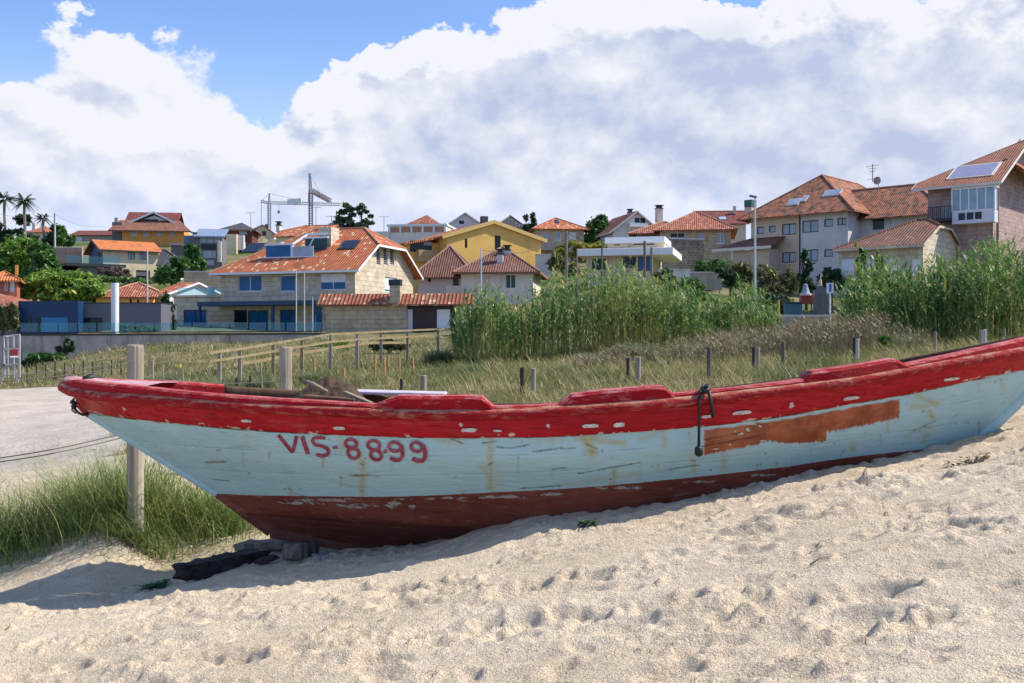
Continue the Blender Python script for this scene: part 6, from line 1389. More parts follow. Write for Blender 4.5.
mb = MB(); p, q = g(288, 199.6, -4.8), g(302, 204.2, -6.6); mb.bar((p + Vector((0, -.5, (q.z - p.z) / 2))), Vector((q.x, q.y - .5, (p.z + q.z) / 2)), .15, abs(p.z - q.z)); mb.build('board', M['white'], cr)
mb = MB(); mb.bar(g(278.8, 203.4, -3), g(278.8, 211, -3), .05); mb.box(tuple(g(278.8, 212, -3) - Vector((.22, .2, .25))), tuple(g(278.8, 212, -3) + Vector((.22, .2, .25)))); mb.build('hook_block', M_CR2, cr)
cr = thing('tower_crane', 'taller tower crane whose short dark jib points down to the right', 'crane', P(310.8, 240, 205)); rel = lambda v: Vector(v) - cr.location; g = lambda px, py, dd=0.: rel(P(px, py, 205 + dd))
mb = MB(); lattice(mb, g(310.8, 245), g(310.8, 190), .62, 22, .09); mb.build('mast', m_plain('crane blue grey', (.12, .16, .21), .6, .1), cr)
mb = MB(); lattice(mb, g(310.5, 190), g(309.7, 173.3), .5, 8, .08, .5); mb.build('tower_top', M_CR, cr)
mb = MB(); lattice(mb, g(311.2, 190.5, -1), g(329.8, 200.6, -26), .7, 14, .09, .7); mb.build('jib', M_CR2, cr)
mb = MB(); mb.bar(g(309.8, 174.5), g(322, 196, -16), .06); mb.build('stay', M_CR, cr)
mb = MB(); mb.bar(g(309.2, 193, .6), g(309.2, 202, .6), .35); mb.build('ballast', M_CR2, cr)
for px, yt, yb, d, lb in ((316, 207.5, 226, 150, 'thin mast aerial right of the taller crane'), (331.6, 216.5, 226, 150, 'thin aerial right of the granite house chimney'), (250.8, 213, 224, 178, 'roof aerial left of the cranes'), (384, 217, 226, 170, 'roof aerial by the terraced building')):
    b = P(px, yb + 8, d); z = P(px, yt, d).z - b.z; r = thing('aerial', lb, 'aerial', b); mb = MB(); mb.tube([(0, 0, 0), (0, 0, z)], .05, 5); mb.build('mast', M_CR, r)
    mb = MB(); mb.bar((-.75, 0, z + .03), (.75, 0, z + .03), .05)
    for k in range(-3, 4): mb.bar((k * .24, -.3, z + .03), (k * .24, .3, z + .03), .03)
    mb.build('array', M_CR, r)

for a, b, lb in ((P(54.5, 214.5, 190), P(105, 226, 215), 'overhead line running right from the dark utility pole on the left hill'), (P(54.5, 216, 190), P(-20, 208, 170), 'overhead line running left from the dark utility pole past the palms'), (P(566.3, 232.5, 98), P(644.6, 242.5, 94), 'overhead line between the dark wooden pole and the rusty pole'), (P(566.3, 233.5, 98), P(481.2, 250, 88), 'overhead line from the dark wooden pole to the slim pale pole')):
    mb = MB(); mb.tube([a.lerp(b, t) - Vector((0, 0, .9 * sin(pi * t))) for t in np.linspace(0, 1, 16)], .018, 5); tag(mb.build('overhead_line', M['dark'], None, True), lb, 'overhead line')
# ------------------------------------------------------------------ vegetation
def ribbons(base, dirh, L, w, tint, a=.15, b=.5, c=1., e=.25, seg=3, twist=None):
    n = len(base); s = np.linspace(0, 1, seg + 1); V = np.zeros((n, seg + 1, 2, 3)); bc = lambda q: np.broadcast_to(np.asarray(q, float), (n,))
    a, b, c, e, L, w = map(bc, (a, b, c, e, L, w)); tw = bc(0. if twist is None else twist)
    sx_, sy_ = -dirh[:, 1] * np.cos(tw) + dirh[:, 0] * np.sin(tw), dirh[:, 0] * np.cos(tw) + dirh[:, 1] * np.sin(tw)
    for i, t in enumerate(s):
        hx = L * (a * t + b * t * t); z = L * (c * t - e * t * t); ww = w * (1 - t ** 1.6) * .5 + w * .03
        for j, sg in ((0, -1), (1, 1)):
            V[:, i, j, 0] = base[:, 0] + dirh[:, 0] * hx + sx_ * ww * sg; V[:, i, j, 1] = base[:, 1] + dirh[:, 1] * hx + sy_ * ww * sg; V[:, i, j, 2] = base[:, 2] + z
    idx = np.arange(n * (seg + 1) * 2).reshape(n, seg + 1, 2)
    q = np.stack([idx[:, :-1, 0], idx[:, :-1, 1], idx[:, 1:, 1], idx[:, 1:, 0]], -1).reshape(-1, 4)
    return V.reshape(-1, 3), q, np.repeat(tint, (seg + 1) * 2)
def merge(parts):
    V, Q, T, o = [], [], [], 0
    for v, q, t in parts: V.append(v); Q.append(q + o); T.append(t); o += len(v)
    return np.concatenate(V), np.concatenate(Q), np.concatenate(T)
def rdir(n, bias=None, k=0.):
    a = RNG.uniform(0, 2 * pi, n); d = np.c_[np.cos(a), np.sin(a)]
    if bias is not None: d = d + np.array(bias) * k; d /= np.linalg.norm(d, axis=1, keepdims=True) + 1e-9
    return d
L_GRASS = m_leaf('dune grass', (.12, .205, .045), (.32, .39, .12), (0.621, 0.513, 0.257), .4)
L_MEADOW = m_leaf('meadow grass', (.085, .115, .030), (.30, .255, .105), (0.525, 0.425, 0.225), .35)
L_REED = m_leaf('reed leaves', (.060, .145, .040), (.20, .315, .085), (0.495, 0.450, 0.150), .42)
L_WEED = m_leaf('dry weeds', (.15, .125, .065), (.29, .235, .145), (.44, .37, .22), .25)

# marram tuft by the near post
n = 6400; pts = []
for (cx_, cy_, rx, ry, m_) in ((-3.7, 8.3, 1.0, .55, 2300), (-2.85, 8.2, .70, .5, 2000), (-2.25, 8.35, .40, .34, 750), (-4.6, 8.3, .8, .6, 900)):
    p = RNG.normal(0, .5, (m_, 2)); pts.append(np.c_[cx_ + p[:, 0] * rx, cy_ + p[:, 1] * ry])
pts = np.concatenate(pts); pts = pts[(pts[:, 1] > 7.75) & (pts[:, 0] < -1.65)]; n = len(pts)
base = np.c_[pts, gz(pts[:, 0], pts[:, 1]) - .02]; cl = fbm(pts[:, 0] * 2.2, pts[:, 1] * 2.2, 2)
t_ = np.clip(RNG.beta(1.4, 2.2, n) * .9 + .22 * cl, 0, 1); t_[RNG.random(n) < .09] = 1.
g1 = ribbons(base, rdir(n, (-.4, -.25), .8), RNG.uniform(.28, .66, n) * (1 + .35 * cl), RNG.uniform(.004, .008, n), t_, a=RNG.uniform(.02, .45, n), b=RNG.uniform(.15, .9, n), e=RNG.uniform(.1, .65, n), seg=5)
n = 260; px = np.c_[RNG.uniform(-4.2, -2.5, n), RNG.uniform(7.9, 8.9, n)]; g2 = ribbons(np.c_[px, gz(px[:, 0], px[:, 1])], rdir(n, (-.5, 0), .6), RNG.uniform(.55, .95, n), .0028, np.full(n, .95), a=.1, b=RNG.uniform(.1, .5, n), e=.2, seg=5)
m_ = 300; px = np.c_[RNG.normal(-2.75, .14, m_), RNG.normal(7.79, .05, m_)]; g4 = ribbons(np.c_[px, gz(px[:, 0], px[:, 1]) - .02], rdir(m_, (-.3, -.2), .7), RNG.uniform(.18, .42, m_), RNG.uniform(.004, .007, m_), np.clip(RNG.beta(1.6, 1.8, m_), 0, 1), a=RNG.uniform(.05, .5, m_), b=RNG.uniform(.2, .9, m_), e=RNG.uniform(.2, .6, m_), seg=4)
# fallen straws at the foot of the tuft
n = 420; px = np.c_[RNG.uniform(-4.2, -1.7, n), RNG.uniform(7.55, 8.0, n)]; g3 = ribbons(np.c_[px, gz(px[:, 0], px[:, 1]) + .01], rdir(n), RNG.uniform(.12, .4, n), .004, RNG.uniform(.5, 1., n), a=.8, b=.2, c=.35, e=.36, seg=3)
V, Q, T = merge([g1, g2, g3, g4]); tag(np_mesh('dune_grass', V, Q, L_GRASS, attrs={'tint': T}), 'long green dune grass around the thick post behind the bow', 'grass', kind='stuff')

# meadow on the dune behind the boat
n = 120000; yy = np.exp(RNG.uniform(np.log(9.3), np.log(74), n)); xx = RNG.uniform(-.58, .58, n) * yy + RNG.uniform(-1, 1, n)
ok = sand_mask(xx, yy) < .35 + .2 * RNG.random(n); ok &= ~((xx > 3.0) & (yy < 13) & (RNG.random(n) < .93)); ok &= ~((np.abs(xx) < 4.2) & (yy < 9.0)); xx, yy = xx[ok], yy[ok]; n = len(xx)
cl = fbm(xx * .35, yy * .22, 3); cl2 = fbm(xx * 1.1 + 40, yy * .6, 2); bare = fbm(xx * .5 + 77, yy * .3, 2)
pxp = CX + xx / yy * FPX
green = sm(cl + .35 * sm(yy, 20, 30) * (1 - sm(yy, 34, 46)) * (pxp < 480), -.1, .5)
t_ = np.clip(.67 - .66 * green + .40 * cl2 + RNG.normal(0, .15, n), 0, 1)
hh = RNG.uniform(.14, .46, n) * (1 + .8 * cl2 + .5 * cl) * np.where(bare > .28, .45, 1.) * np.interp(yy, [9, 14, 30, 74], [.8, .9, 1.2, 1.5])
V, Q, T = ribbons(np.c_[xx, yy, gz(xx, yy) - .04], rdir(n, (-.5, 0), .5), hh, RNG.uniform(.006, .012, n) * np.interp(yy, [9, 20, 74], [.8, 1.3, 5.]), t_, a=RNG.uniform(.05, .5, n), b=RNG.uniform(.2, .8, n), e=RNG.uniform(.2, .5, n), seg=3)
tag(np_mesh('meadow_grass', V, Q, L_MEADOW, attrs={'tint': T}), 'straw coloured and green grass covering the dune behind the boat', 'grass', kind='stuff')

# brown seed stalks before the reeds
n = 10500; px = RNG.uniform(575, 930, n); dd = RNG.uniform(26, 42, n); xx = (px - CX) / FPX * dd
den = sm(fbm(xx * .7, dd * .35, 3) + .30 * np.exp(-((px - 800) / 110) ** 2), -.05, .5); k = RNG.random(n) < den; xx, dd, px = xx[k], dd[k], px[k]; n = len(xx)
top = np.interp(px, [575, 640, 720, 830, 900, 930], [.45, .6, .9, 1.1, 1.0, .6]) * np.clip(1 + .75 * fbm(xx * .7 + 3, dd * .4, 3), .35, 1.7)
V1 = ribbons(np.c_[xx, dd, gz(xx, dd) - .05], rdir(n), top * RNG.uniform(.45, 1.05, n), RNG.uniform(.014, .028, n), np.clip(RNG.normal(.4, .28, n), 0, 1), a=RNG.uniform(.0, .25, n), b=.15, e=.05, seg=2, twist=RNG.uniform(0, pi, n))
n2 = 9000; i = RNG.integers(0, n, n2); s_ = RNG.uniform(.4, .95, n2); V2 = ribbons(np.c_[xx[i] + RNG.normal(0, .05, n2), dd[i], gz(xx[i], dd[i]) + top[i] * s_ * .8], rdir(n2), RNG.uniform(.12, .30, n2), .035, np.clip(RNG.normal(.45, .3, n2), 0, 1), a=.5, b=.3, c=.7, e=.3, seg=2)
V, Q, T = merge([V1, V2]); tag(np_mesh('dry_weeds', V, Q, L_WEED, attrs={'tint': T}), 'brown dry weeds and seed stalks at the foot of the reeds', 'weeds', kind='stuff')

def reeds(label, pxs, tops, d0, d1, ncane, nleaf, seed, bot=.0, khaki=None):
    rng = np.random.default_rng(seed); px = rng.uniform(pxs[0], pxs[-1], ncane); dd = rng.uniform(d0, d1, ncane); X = (px - CX) / FPX * dd; g = gz(X, dd)
    cl = fbm(X * .42 + seed, dd * .3, 2) + .45 * fbm(X * 1.3 + seed, dd * .6, 2)
    top = CAMH + (CY - np.interp(px, pxs, tops)) / FPX * dd; H = (top - g) * np.clip(rng.uniform(.54, 1.0, ncane) + .55 * cl, .26, 1.12); H = np.maximum(H, .6)
    k = rng.random(ncane) < sm(cl, -.50, .10); X, dd, g, H, cl, px = X[k], dd[k], g[k], H[k], cl[k], px[k]; nc_ = len(X)
    dh = rdir(nc_); ln = rng.uniform(.0, .30, nc_) ** 1.4; dead = rng.random(nc_) < .13
    kh = np.zeros(nc_) if khaki is None else khaki(px)
    ct = np.clip(.40 + .26 * rng.normal(0, 1, nc_) + .55 * cl + .5 * kh, 0, 1); ct = np.where(dead, 1., ct)
    parts = [ribbons(np.c_[X, dd, g - .1], dh, H, .035, np.clip(ct + .25, 0, 1), a=ln, b=.06, c=1., e=.0, seg=3, twist=rng.uniform(0, pi, nc_))]
    i = np.repeat(np.arange(nc_), nleaf); m_ = len(i); s_ = rng.beta(1.7, 1.1, m_) * .72 + .26; L = rng.uniform(.38, .80, m_)
    hx = H[i] * (ln[i] * s_ + .06 * s_ * s_); P0 = np.c_[X[i] + dh[i, 0] * hx, dd[i] + dh[i, 1] * hx, g[i] - .1 + H[i] * s_]
    tl = np.clip(ct[i] * .75 + rng.normal(0, .17, m_) + .35 * (s_ < .45) * rng.random(m_), 0, 1)
    parts.append(ribbons(P0, rdir(m_, (-.5, -.2), .45), L, rng.uniform(.036, .072, m_), tl, a=rng.uniform(.25, .6, m_), b=rng.uniform(.1, .4, m_), c=rng.uniform(.5, 1.1, m_), e=rng.uniform(.3, 1.25, m_), seg=4))
    # drooping beige plumes and hanging dead leaves
    pl = np.where(rng.random(nc_) < .08)[0]; k_ = np.repeat(pl, 9); hx = H[k_] * (ln[k_] + .06); parts.append(ribbons(np.c_[X[k_] + dh[k_, 0] * hx, dd[k_] + dh[k_, 1] * hx, g[k_] - .12 + H[k_] * rng.uniform(.93, 1.0, len(k_))], rdir(len(k_), (-.6, -.1), .7), rng.uniform(.16, .38, len(k_)), .035, np.full(len(k_), .97), a=.35, b=.3, c=1., e=.55, seg=2))
    k_ = rng.integers(0, nc_, nc_ * 3); s_ = rng.uniform(.05, .42, len(k_)); hx = H[k_] * ln[k_] * s_; parts.append(ribbons(np.c_[X[k_] + dh[k_, 0] * hx, dd[k_] + dh[k_, 1] * hx, g[k_] - .1 + H[k_] * s_], rdir(len(k_)), rng.uniform(.3, .7, len(k_)), .035, np.clip(rng.normal(.88, .1, len(k_)), 0, 1), a=.35, b=.15, c=.1, e=rng.uniform(.4, .9, len(k_)), seg=3))
    V, Q, T = merge(parts); tag(np_mesh('reed_bed', V, Q, L_REED, attrs={'tint': T}), label, 'reeds', kind='stuff')
reeds('tall giant reed bed in the middle, in front of the white modern house', [455, 470, 490, 515, 535, 560, 590, 620, 650, 675, 700, 716], [314, 297, 286, 302, 284, 264, 256, 260, 288, 270, 290, 310], 43, 50, 1250, 11, 3, khaki=lambda p: np.exp(-((p - 615) / 35) ** 2))
reeds('lower reed bed under the tall street lamp', [676, 700, 730, 745, 765, 780], [306, 284, 294, 276, 298, 316], 45, 51, 420, 10, 4)
reeds('tall reed bed at the right edge before the low tiled house', [846, 858, 868, 885, 900, 925, 955, 985, 1010, 1040, 1090], [296, 264, 248, 262, 274, 256, 264, 246, 248, 236, 240], 33, 41, 1350, 11, 5)

# crowns built from many small leaf faces gathered in clumps
def leaf_cloud(blobs, d, leaf, n, dep=.8, seed=0, clump=.34, origin=(0, 0, 0)):
    rng = np.random.default_rng(seed); V, T = [], []; area = sum(b[2] * b[3] for b in blobs)
    for (px, py, rx, ry) in blobs:
        c = np.array(P(px, py, d)); r = np.array([rx / FPX * d, rx / FPX * d * dep, ry / FPX * d]); m_ = max(40, int(n * rx * ry / area)); nk = max(6, int(10 + rx * ry / 9))
        u = rng.normal(0, 1, (nk, 3)); u /= np.linalg.norm(u, axis=1, keepdims=True); u *= rng.uniform(.45, 1.0, (nk, 1)) ** .6; cs = rng.uniform(clump * .6, clump * 1.25, nk); ct = np.clip(rng.normal(.42, .22, nk), 0, 1)
        k = rng.integers(0, nk, m_); o = rng.normal(0, .5, (m_, 3)); p = c + (u[k] + o * cs[k, None]) * r
        t = np.clip(ct[k] + rng.normal(0, .16, m_), 0, 1)
        nrm = rng.normal(0, 1, (m_, 3)) + u[k] * .9 + np.array([0, 0, .5]); nrm /= np.linalg.norm(nrm, axis=1, keepdims=True)
        a = np.cross(nrm, rng.normal(0, 1, (m_, 3))); a /= np.linalg.norm(a, axis=1, keepdims=True) + 1e-9; b = np.cross(nrm, a)
        s = (leaf * rng.uniform(.55, 1.35, m_))[:, None]
        q = np.stack([p - a * s, p - b * s * .45 + nrm * s * .12, p + a * s, p + b * s * .45 + nrm * s * .12], 1); V.append(q.reshape(-1, 3)); T.append(np.repeat(t, 4))
    V = np.concatenate(V) - np.array(origin); T = np.concatenate(T); return V, np.arange(len(V)).reshape(-1, 4), T
G1 = m_leaf('bright foliage', (0.095, 0.21, 0.03), (0.30, 0.44, 0.065), (0.455, 0.490, 0.088)); G2 = m_leaf('mid foliage', (0.037, 0.119, 0.027), (0.128, 0.255, 0.054)); G3 = m_leaf('dark foliage', (0.020, 0.058, 0.024), (0.076, 0.136, 0.051)); G4 = m_leaf('yellow green foliage', (0.168, 0.196, 0.028), (0.420, 0.406, 0.063), (0.588, 0.504, 0.112)); G5 = m_leaf('brown foliage', (0.105, 0.068, 0.060), (0.240, 0.165, 0.128)); G6 = m_leaf('olive foliage', (0.088, 0.109, 0.035), (0.224, 0.232, 0.088))
M_BARK = m_wood('bark', (.055, .042, .032), (.13, .105, .08), (1, 1, .15), 6)
def tree(name, label, cat, blobs, d, leaf, n, mat, base=None, tr=.12, seed=0, dep=.85, group=None):
    px = sum(b[0] * b[2] for b in blobs) / sum(b[2] for b in blobs); x = (px - CX) / FPX * d; g = gz1(x, d); lowz = min(P(0, b[1] + b[3], d).z for b in blobs)
    if g > lowz + .2: g = lowz - .1
    org = Vector((x, d, g)); r = thing(name, label, cat, org, 0, group)
    V, Q, T = leaf_cloud(blobs, d, leaf, n, dep, seed, origin=org); np_mesh('crown', V, Q, mat, r, {'tint': T})
    mb = MB(); rg = random.Random(seed); c0 = [P(b[0], b[1], d) - org for b in blobs]; mid = sum(c0, Vector()) / len(c0)
    h = max(.4, mid.z); mb.tube([(0, 0, -.5), (mid.x * .1, 0, h * .35), (mid.x * .5, 0, h * .7), tuple(mid)], [tr * 1.35, tr, tr * .7, tr * .4], 7)
    for c in c0:
        for k in range(3):
            e = c + Vector((rg.uniform(-1, 1), rg.uniform(-1, 1), rg.uniform(-.2, 1))) * (blobs[0][3] / FPX * d * .6); s = Vector((mid.x * .5, 0, h * rg.uniform(.45, .75))); mb.tube([s, s.lerp(e, .5) + Vector((0, 0, .1)), e], [tr * .5, tr * .32, tr * .12], 5)
    mb.build('trunk', M_BARK, r); return r
tree('bushy_tree', 'yellow green bushy tree at the far left edge below the palms', 'tree', [(6, 258, 16, 14), (22, 250, 16, 12), (36, 262, 14, 14), (12, 272, 14, 9)], 148, .42, 5200, G1, tr=.2, seed=1)
tree('bushy_tree', 'mid green tree between the yellow green tree and the cream villa', 'tree', [(46, 262, 12, 13), (40, 252, 11, 9), (53, 272, 8, 8), (34, 276, 12, 7)], 140, .38, 3400, G2, tr=.2, seed=2)
tree('spreading_tree', 'broad spreading green tree above the navy house', 'tree', [(52, 284, 22, 11), (78, 287, 20, 13), (30, 291, 15, 9), (92, 293, 13, 9), (62, 297, 26, 7)], 104, .30, 7600, G1, tr=.22, seed=3)
tree('dark_tree', 'dark tree just right of the third small palm', 'tree', [(55, 234, 8, 9), (52, 241, 9, 5)], 196, .45, 1300, G3, seed=4); tree('dark_tree', 'dark green tree left of the long low house', 'tree', [(66, 238, 9, 8), (60, 230, 5, 4)], 194, .45, 1300, G2, seed=5)
tree('dark_tree', 'low dark trees behind the middle palm trunk', 'tree', [(24, 220, 8, 5), (14, 236, 12, 6), (30, 240, 8, 5)], 205, .45, 1700, G3, seed=6); tree('dark_tree', 'dark round tree at the left picture edge under the first palm', 'tree', [(-2, 222, 6, 9), (-4, 240, 10, 8)], 205, .45, 1300, G3, seed=7)
tree('hedge_tree', 'green tree to the right of the cream villa under the pale poles', 'tree', [(170, 274, 12, 9), (180, 266, 9, 9), (165, 278, 9, 5)], 128, .34, 3000, G2, seed=8); tree('hedge_tree', 'tall green hedge tree below the metal roofed house', 'tree', [(196, 262, 9, 12), (188, 258, 7, 8), (197, 272, 7, 6), (190, 249, 5, 5)], 132, .34, 3200, G2, seed=9)
tree('flowering_shrub', 'dark shrub with pale blossoms between the navy house and the granite annex', 'shrub', [(168, 312, 5.5, 11), (171, 325, 5, 7), (166, 300, 4, 6)], 86, .20, 1700, G3, seed=10)
tree('bare_shrub', 'brown leafless shrub in front of the cream villa deck', 'shrub', [(116, 272, 9, 6), (105, 271, 7, 4), (125, 274, 6, 4)], 138, .25, 900, G5, seed=11); tree('hedge', 'low green hedge under the cream villa', 'hedge', [(95, 279, 11, 3.5), (118, 279.5, 12, 3), (140, 280, 12, 3)], 136, .3, 1500, G2, seed=12)
tree('hedge', 'clipped olive hedge left of the navy house', 'hedge', [(-8, 317, 12, 12), (4, 316, 10, 13), (13, 317, 6, 12), (10, 324, 8, 6)], 81, .16, 3600, G6, seed=13, dep=.5)
tree('hedge', 'low green hedge in front of the grey half of the navy house', 'hedge', [(122, 328, 8, 3.2), (138, 328.6, 10, 3), (152, 329, 8, 2.6)], 79, .16, 1100, G2, seed=14)
tree('round_tree', 'dense dark green round tree on the skyline right of the stone house', 'tree', [(598, 231, 11, 12), (594, 240, 10, 8), (606, 239, 8, 8), (600, 222, 7, 6)], 165, .4, 3600, G2, seed=15); tree('dark_tree', 'slender dark tree left of the stone house roof', 'tree', [(533, 222, 3, 8), (528, 228, 4, 4), (526, 218, 2, 3)], 185, .4, 700, G3, seed=16)
tree('dark_tree', 'low dark trees between the round tree and the white gable house', 'tree', [(615, 232, 9, 7)], 172, .4, 800, G3, seed=30)
tree('yellow_shrub', 'yellow green shrub in front of the stone house', 'shrub', [(562, 252, 9, 6), (574, 246, 9, 5), (582, 254, 7, 6)], 146, .3, 1700, G4, seed=17); tree('olive_shrub', 'olive shrub beside the dark wooden pole', 'shrub', [(556, 262, 8, 8), (570, 268, 9, 7)], 125, .28, 1500, G6, seed=18); tree('yellow_shrub', 'pale yellow shrub behind the left end of the flat roof slab', 'shrub', [(598, 246, 10, 4), (588, 249, 8, 4)], 150, .3, 1100, G4, seed=19)
for i, (bl, d, m_, lb) in enumerate([([(664, 278, 9, 8), (672, 286, 8, 6)], 88, G3, 'dark shrub at the right end of the flat roof slab'), ([(706, 268, 11, 8), (718, 264, 9, 6), (700, 276, 12, 6)], 112, G2, 'green shrub below the rustic house windows'), ([(690, 284, 10, 7), (700, 292, 12, 8)], 84, G2, 'green shrub left of the street lamp among the reeds'), ([(726, 272, 9, 6), (735, 280, 9, 7)], 100, G3, 'dark shrub before the porch of the beige house'),
    ([(764, 274, 11, 10), (776, 284, 14, 12), (760, 288, 12, 10), (790, 282, 10, 14)], 92, G6, 'large olive green shrub right of the street lamp'), ([(740, 268, 8, 7), (745, 279, 9, 9)], 94, G6, 'olive shrub directly behind the street lamp post'), ([(772, 302, 16, 10), (790, 306, 12, 9)], 80, G3, 'dark low shrub behind the waste container')]):
    tree('shrub', lb, 'shrub', bl, d, .2, 1900, m_, seed=40 + i)
tree('conifer', 'dark conifer against the pale wall of the beige building', 'tree', [(805, 281, 7, 9), (807, 268, 5, 9), (804, 256, 3, 7), (808, 291, 8, 8)], 88, .17, 2200, G3, seed=20); tree('shrub', 'dark green shrub right of the stone shrine', 'shrub', [(832, 274, 9, 6), (826, 283, 9, 7), (838, 281, 6, 8)], 84, .2, 1500, G3, seed=21)
tree('vine', 'climbing greenery over the front of the low tiled house', 'vine', [(862, 262, 4, 14), (866, 280, 6, 12), (880, 268, 4, 16), (884, 284, 6, 10)], 74, .16, 1800, G2, seed=22, dep=.5)
tree('shrub', 'dark shrub growing at the foot of the beach wall', 'shrub', [(68.5, 346.5, 4.5, 6.5), (58, 350, 3.5, 3)], 69, .14, 900, G3, seed=23); tree('creeper', 'green creeper spreading on the slope below the beach wall', 'creeper', [(40, 357, 12, 4), (55, 357, 10, 3), (28, 363, 8, 4)], 66, .16, 1500, G2, seed=24, dep=.5)
tree('shrub', 'grey green shrub in front of the cream boundary wall', 'shrub', [(388, 344, 9, 5), (402, 345, 8, 4), (376, 346, 6, 4)], 58, .14, 1300, G6, seed=25); tree('shrub', 'low green bushes along the foot of the boundary wall', 'shrub', [(340, 345, 8, 2.5), (322, 346.5, 8, 2)], 62, .14, 600, G1, seed=26)
L_TUSS = m_leaf('sea green tussock', (.11, .16, .075), (.24, .29, .14), (.40, .36, .19), .4)
def tussock(px, py, d, wpx, h, n, label, seed, mat=L_TUSS):
    rng = np.random.default_rng(seed); c = P(px, py, d); w = wpx / FPX * d; x = c.x + rng.normal(0, .42, n) * w; y = d + rng.normal(0, .42, n) * w; g = gz(x, y)
    q = np.clip(1.1 - ((x - c.x) ** 2 + (y - d) ** 2) / (w * w * 1.3), .25, 1.1)
    V, Q, T = ribbons(np.c_[x, y, g - .03], rdir(n, (-.4, 0), .4), h * q * rng.uniform(.55, 1.15, n), .012 * d / 22, np.clip(rng.beta(1.5, 2.2, n) + rng.normal(0, .1, n), 0, 1), a=rng.uniform(.05, .5, n), b=rng.uniform(.2, .9, n), e=rng.uniform(.2, .6, n), seg=4)
    tag(np_mesh('grass_tussock', V, Q, mat, attrs={'tint': T}), label, 'grass tussock', 'grey green tussocks on the dune')
for i, (px, py, d, w, h, n, lb) in enumerate([(222, 378, 27, 16, .85, 1500, 'grey green tussock below the left end of the ramp railing'), (258, 377, 28, 13, .75, 1100, 'grey green tussock between the ramp railing and the second thick post'), (192, 378, 26, 13, .85, 1300, 'dark grey green tussock behind the yellow capped stake'), (312, 378, 31, 14, .6, 900, 'low green tussock under the ramp railing'),
    (440, 364, 44, 18, 1.1, 1200, 'tall tussock of green weeds left of the reeds'), (160, 372, 40, 18, .8, 1000, 'greenish tussock on the slope right of the thick bow post'), (470, 372, 30, 16, .6, 900, 'tussock in the meadow above the second pad'), (560, 372, 26, 16, .45, 800, 'tussock in the meadow between the post pairs'), (600, 380, 20, 18, .35, 700, 'low tussock just behind the middle pad'), (820, 352, 30, 22, .5, 900, 'green tussock at the foot of the weeds over the stern pad')]):
    tussock(px, py, d, w, h, n, lb, 60 + i)
for i, (px, py, d, w, h, n, lb) in enumerate([(640, 352, 36, 22, 1.0, 700, 'tall tussock under the middle of the centre reeds'), (700, 350, 34, 24, .9, 800, 'green tussock in the weeds right of the grey post pair'), (742, 346, 36, 20, 1.1, 700, 'green tussock in the weeds under the street lamp'), (790, 346, 33, 22, .9, 800, 'green tussock in the weeds under the stone shrine'), (850, 342, 36, 24, 1.2, 800, 'green tussock in the weeds at the left foot of the right reeds'), (905, 345, 30, 24, .9, 800, 'green tussock before the right reeds over the stern'), (590, 356, 34, 18, .7, 600, 'tussock at the left end of the brown weeds')]):
    tussock(px, py, d, w, h, n, lb, 90 + i)
for i, (bl, d, lb) in enumerate([([(668, 377.0, 6, 2.6)], 22, 'small bright green plant behind the middle red pad'), ([(692, 357.5, 10, 2.6)], 33, 'bright green ground plant before the reeds'), ([(886, 341, 6, 5)], 26, 'bright green tuft before the right reeds'), ([(655, 367.5, 5, 3)], 27, 'small green clump near the grey pair of posts')]):
    tree('green_plant', lb, 'plant', bl, d, .06, 500, m_leaf('fresh plant', (.06, .16, .02), (.15, .30, .05)), seed=70 + i, tr=.015)

# palms and the monkey puzzle on the skyline
def palm(px, ytop, ybase, d, lb, fl=2.4, seed=0, sparse=1.):
    b = P(px, ybase, d); c = P(px, ytop, d) - b; r = thing('palm_tree', lb, 'palm', b); rng = np.random.default_rng(seed)
    mb = MB(); mb.tube([(0, 0, -2), (.1, 0, c.z * .3), (-.05, 0, c.z * .7), (0, 0, c.z)], [.34, .27, .25, .30], 8); mb.build('trunk', m_plain('palm trunk', (.24, .20, .17), .9, .25, 2), r)
    parts = []; nf = int(40 * sparse)
    for k in range(nf):
        az, el = rng.uniform(0, 2 * pi), rng.uniform(-.75, 1.25); L = fl * rng.uniform(.75, 1.1); dh = np.array([cos(az), sin(az)]); m_ = 22; s = np.linspace(.25, 1, m_)
        a = cos(el); cc = sin(el); pos = np.c_[dh[0] * L * a * s, dh[1] * L * a * s, c.z + .15 + L * (cc * s - .38 * s * s)]
        for sg in (-1, 1):
            dl = np.tile(np.array([dh[0] * .75 - dh[1] * sg, dh[1] * .75 + dh[0] * sg]), (m_, 1)); dl /= np.linalg.norm(dl, axis=1, keepdims=True)
            parts.append(ribbons(pos, dl, .75 * (1.15 - s * .75), .11, np.full(m_, float(np.clip(rng.normal(.4, .25), 0, 1))), a=.7, b=.2, c=.1, e=.55, seg=2))
    V, Q, T = merge(parts); np_mesh('crown', V, Q, m_leaf('palm fronds', (0.045, 0.075, 0.038), (0.128, 0.173, 0.083), None, .2), r, {'tint': T})
palm(4.5, 199.5, 240, 205, 'first palm tree at the left edge', 2.6, 1); palm(24.5, 201.5, 238, 200, 'tall palm tree second from the left edge', 2.55, 2); palm(43.3, 218.5, 243, 196, 'smallest thin palm right of the tall palm', 1.7, 3, .5)
b = P(356, 240, 182); mp_ = thing('monkey_puzzle', 'irregular dark araucaria tree behind the granite house chimney', 'tree', b); rng = np.random.default_rng(9)
mb = MB(); tp = P(346.5, 203, 182) - b; t2 = P(362, 207, 182) - b; mb.tube([(-1.0, 0, -1), tuple(tp * .5), tuple(tp)], [.3, .2, .08], 7); mb.tube([(.4, 0, -1), (.9, 0, t2.z * .5), tuple(t2)], [.26, .17, .06], 7)
puffs = []
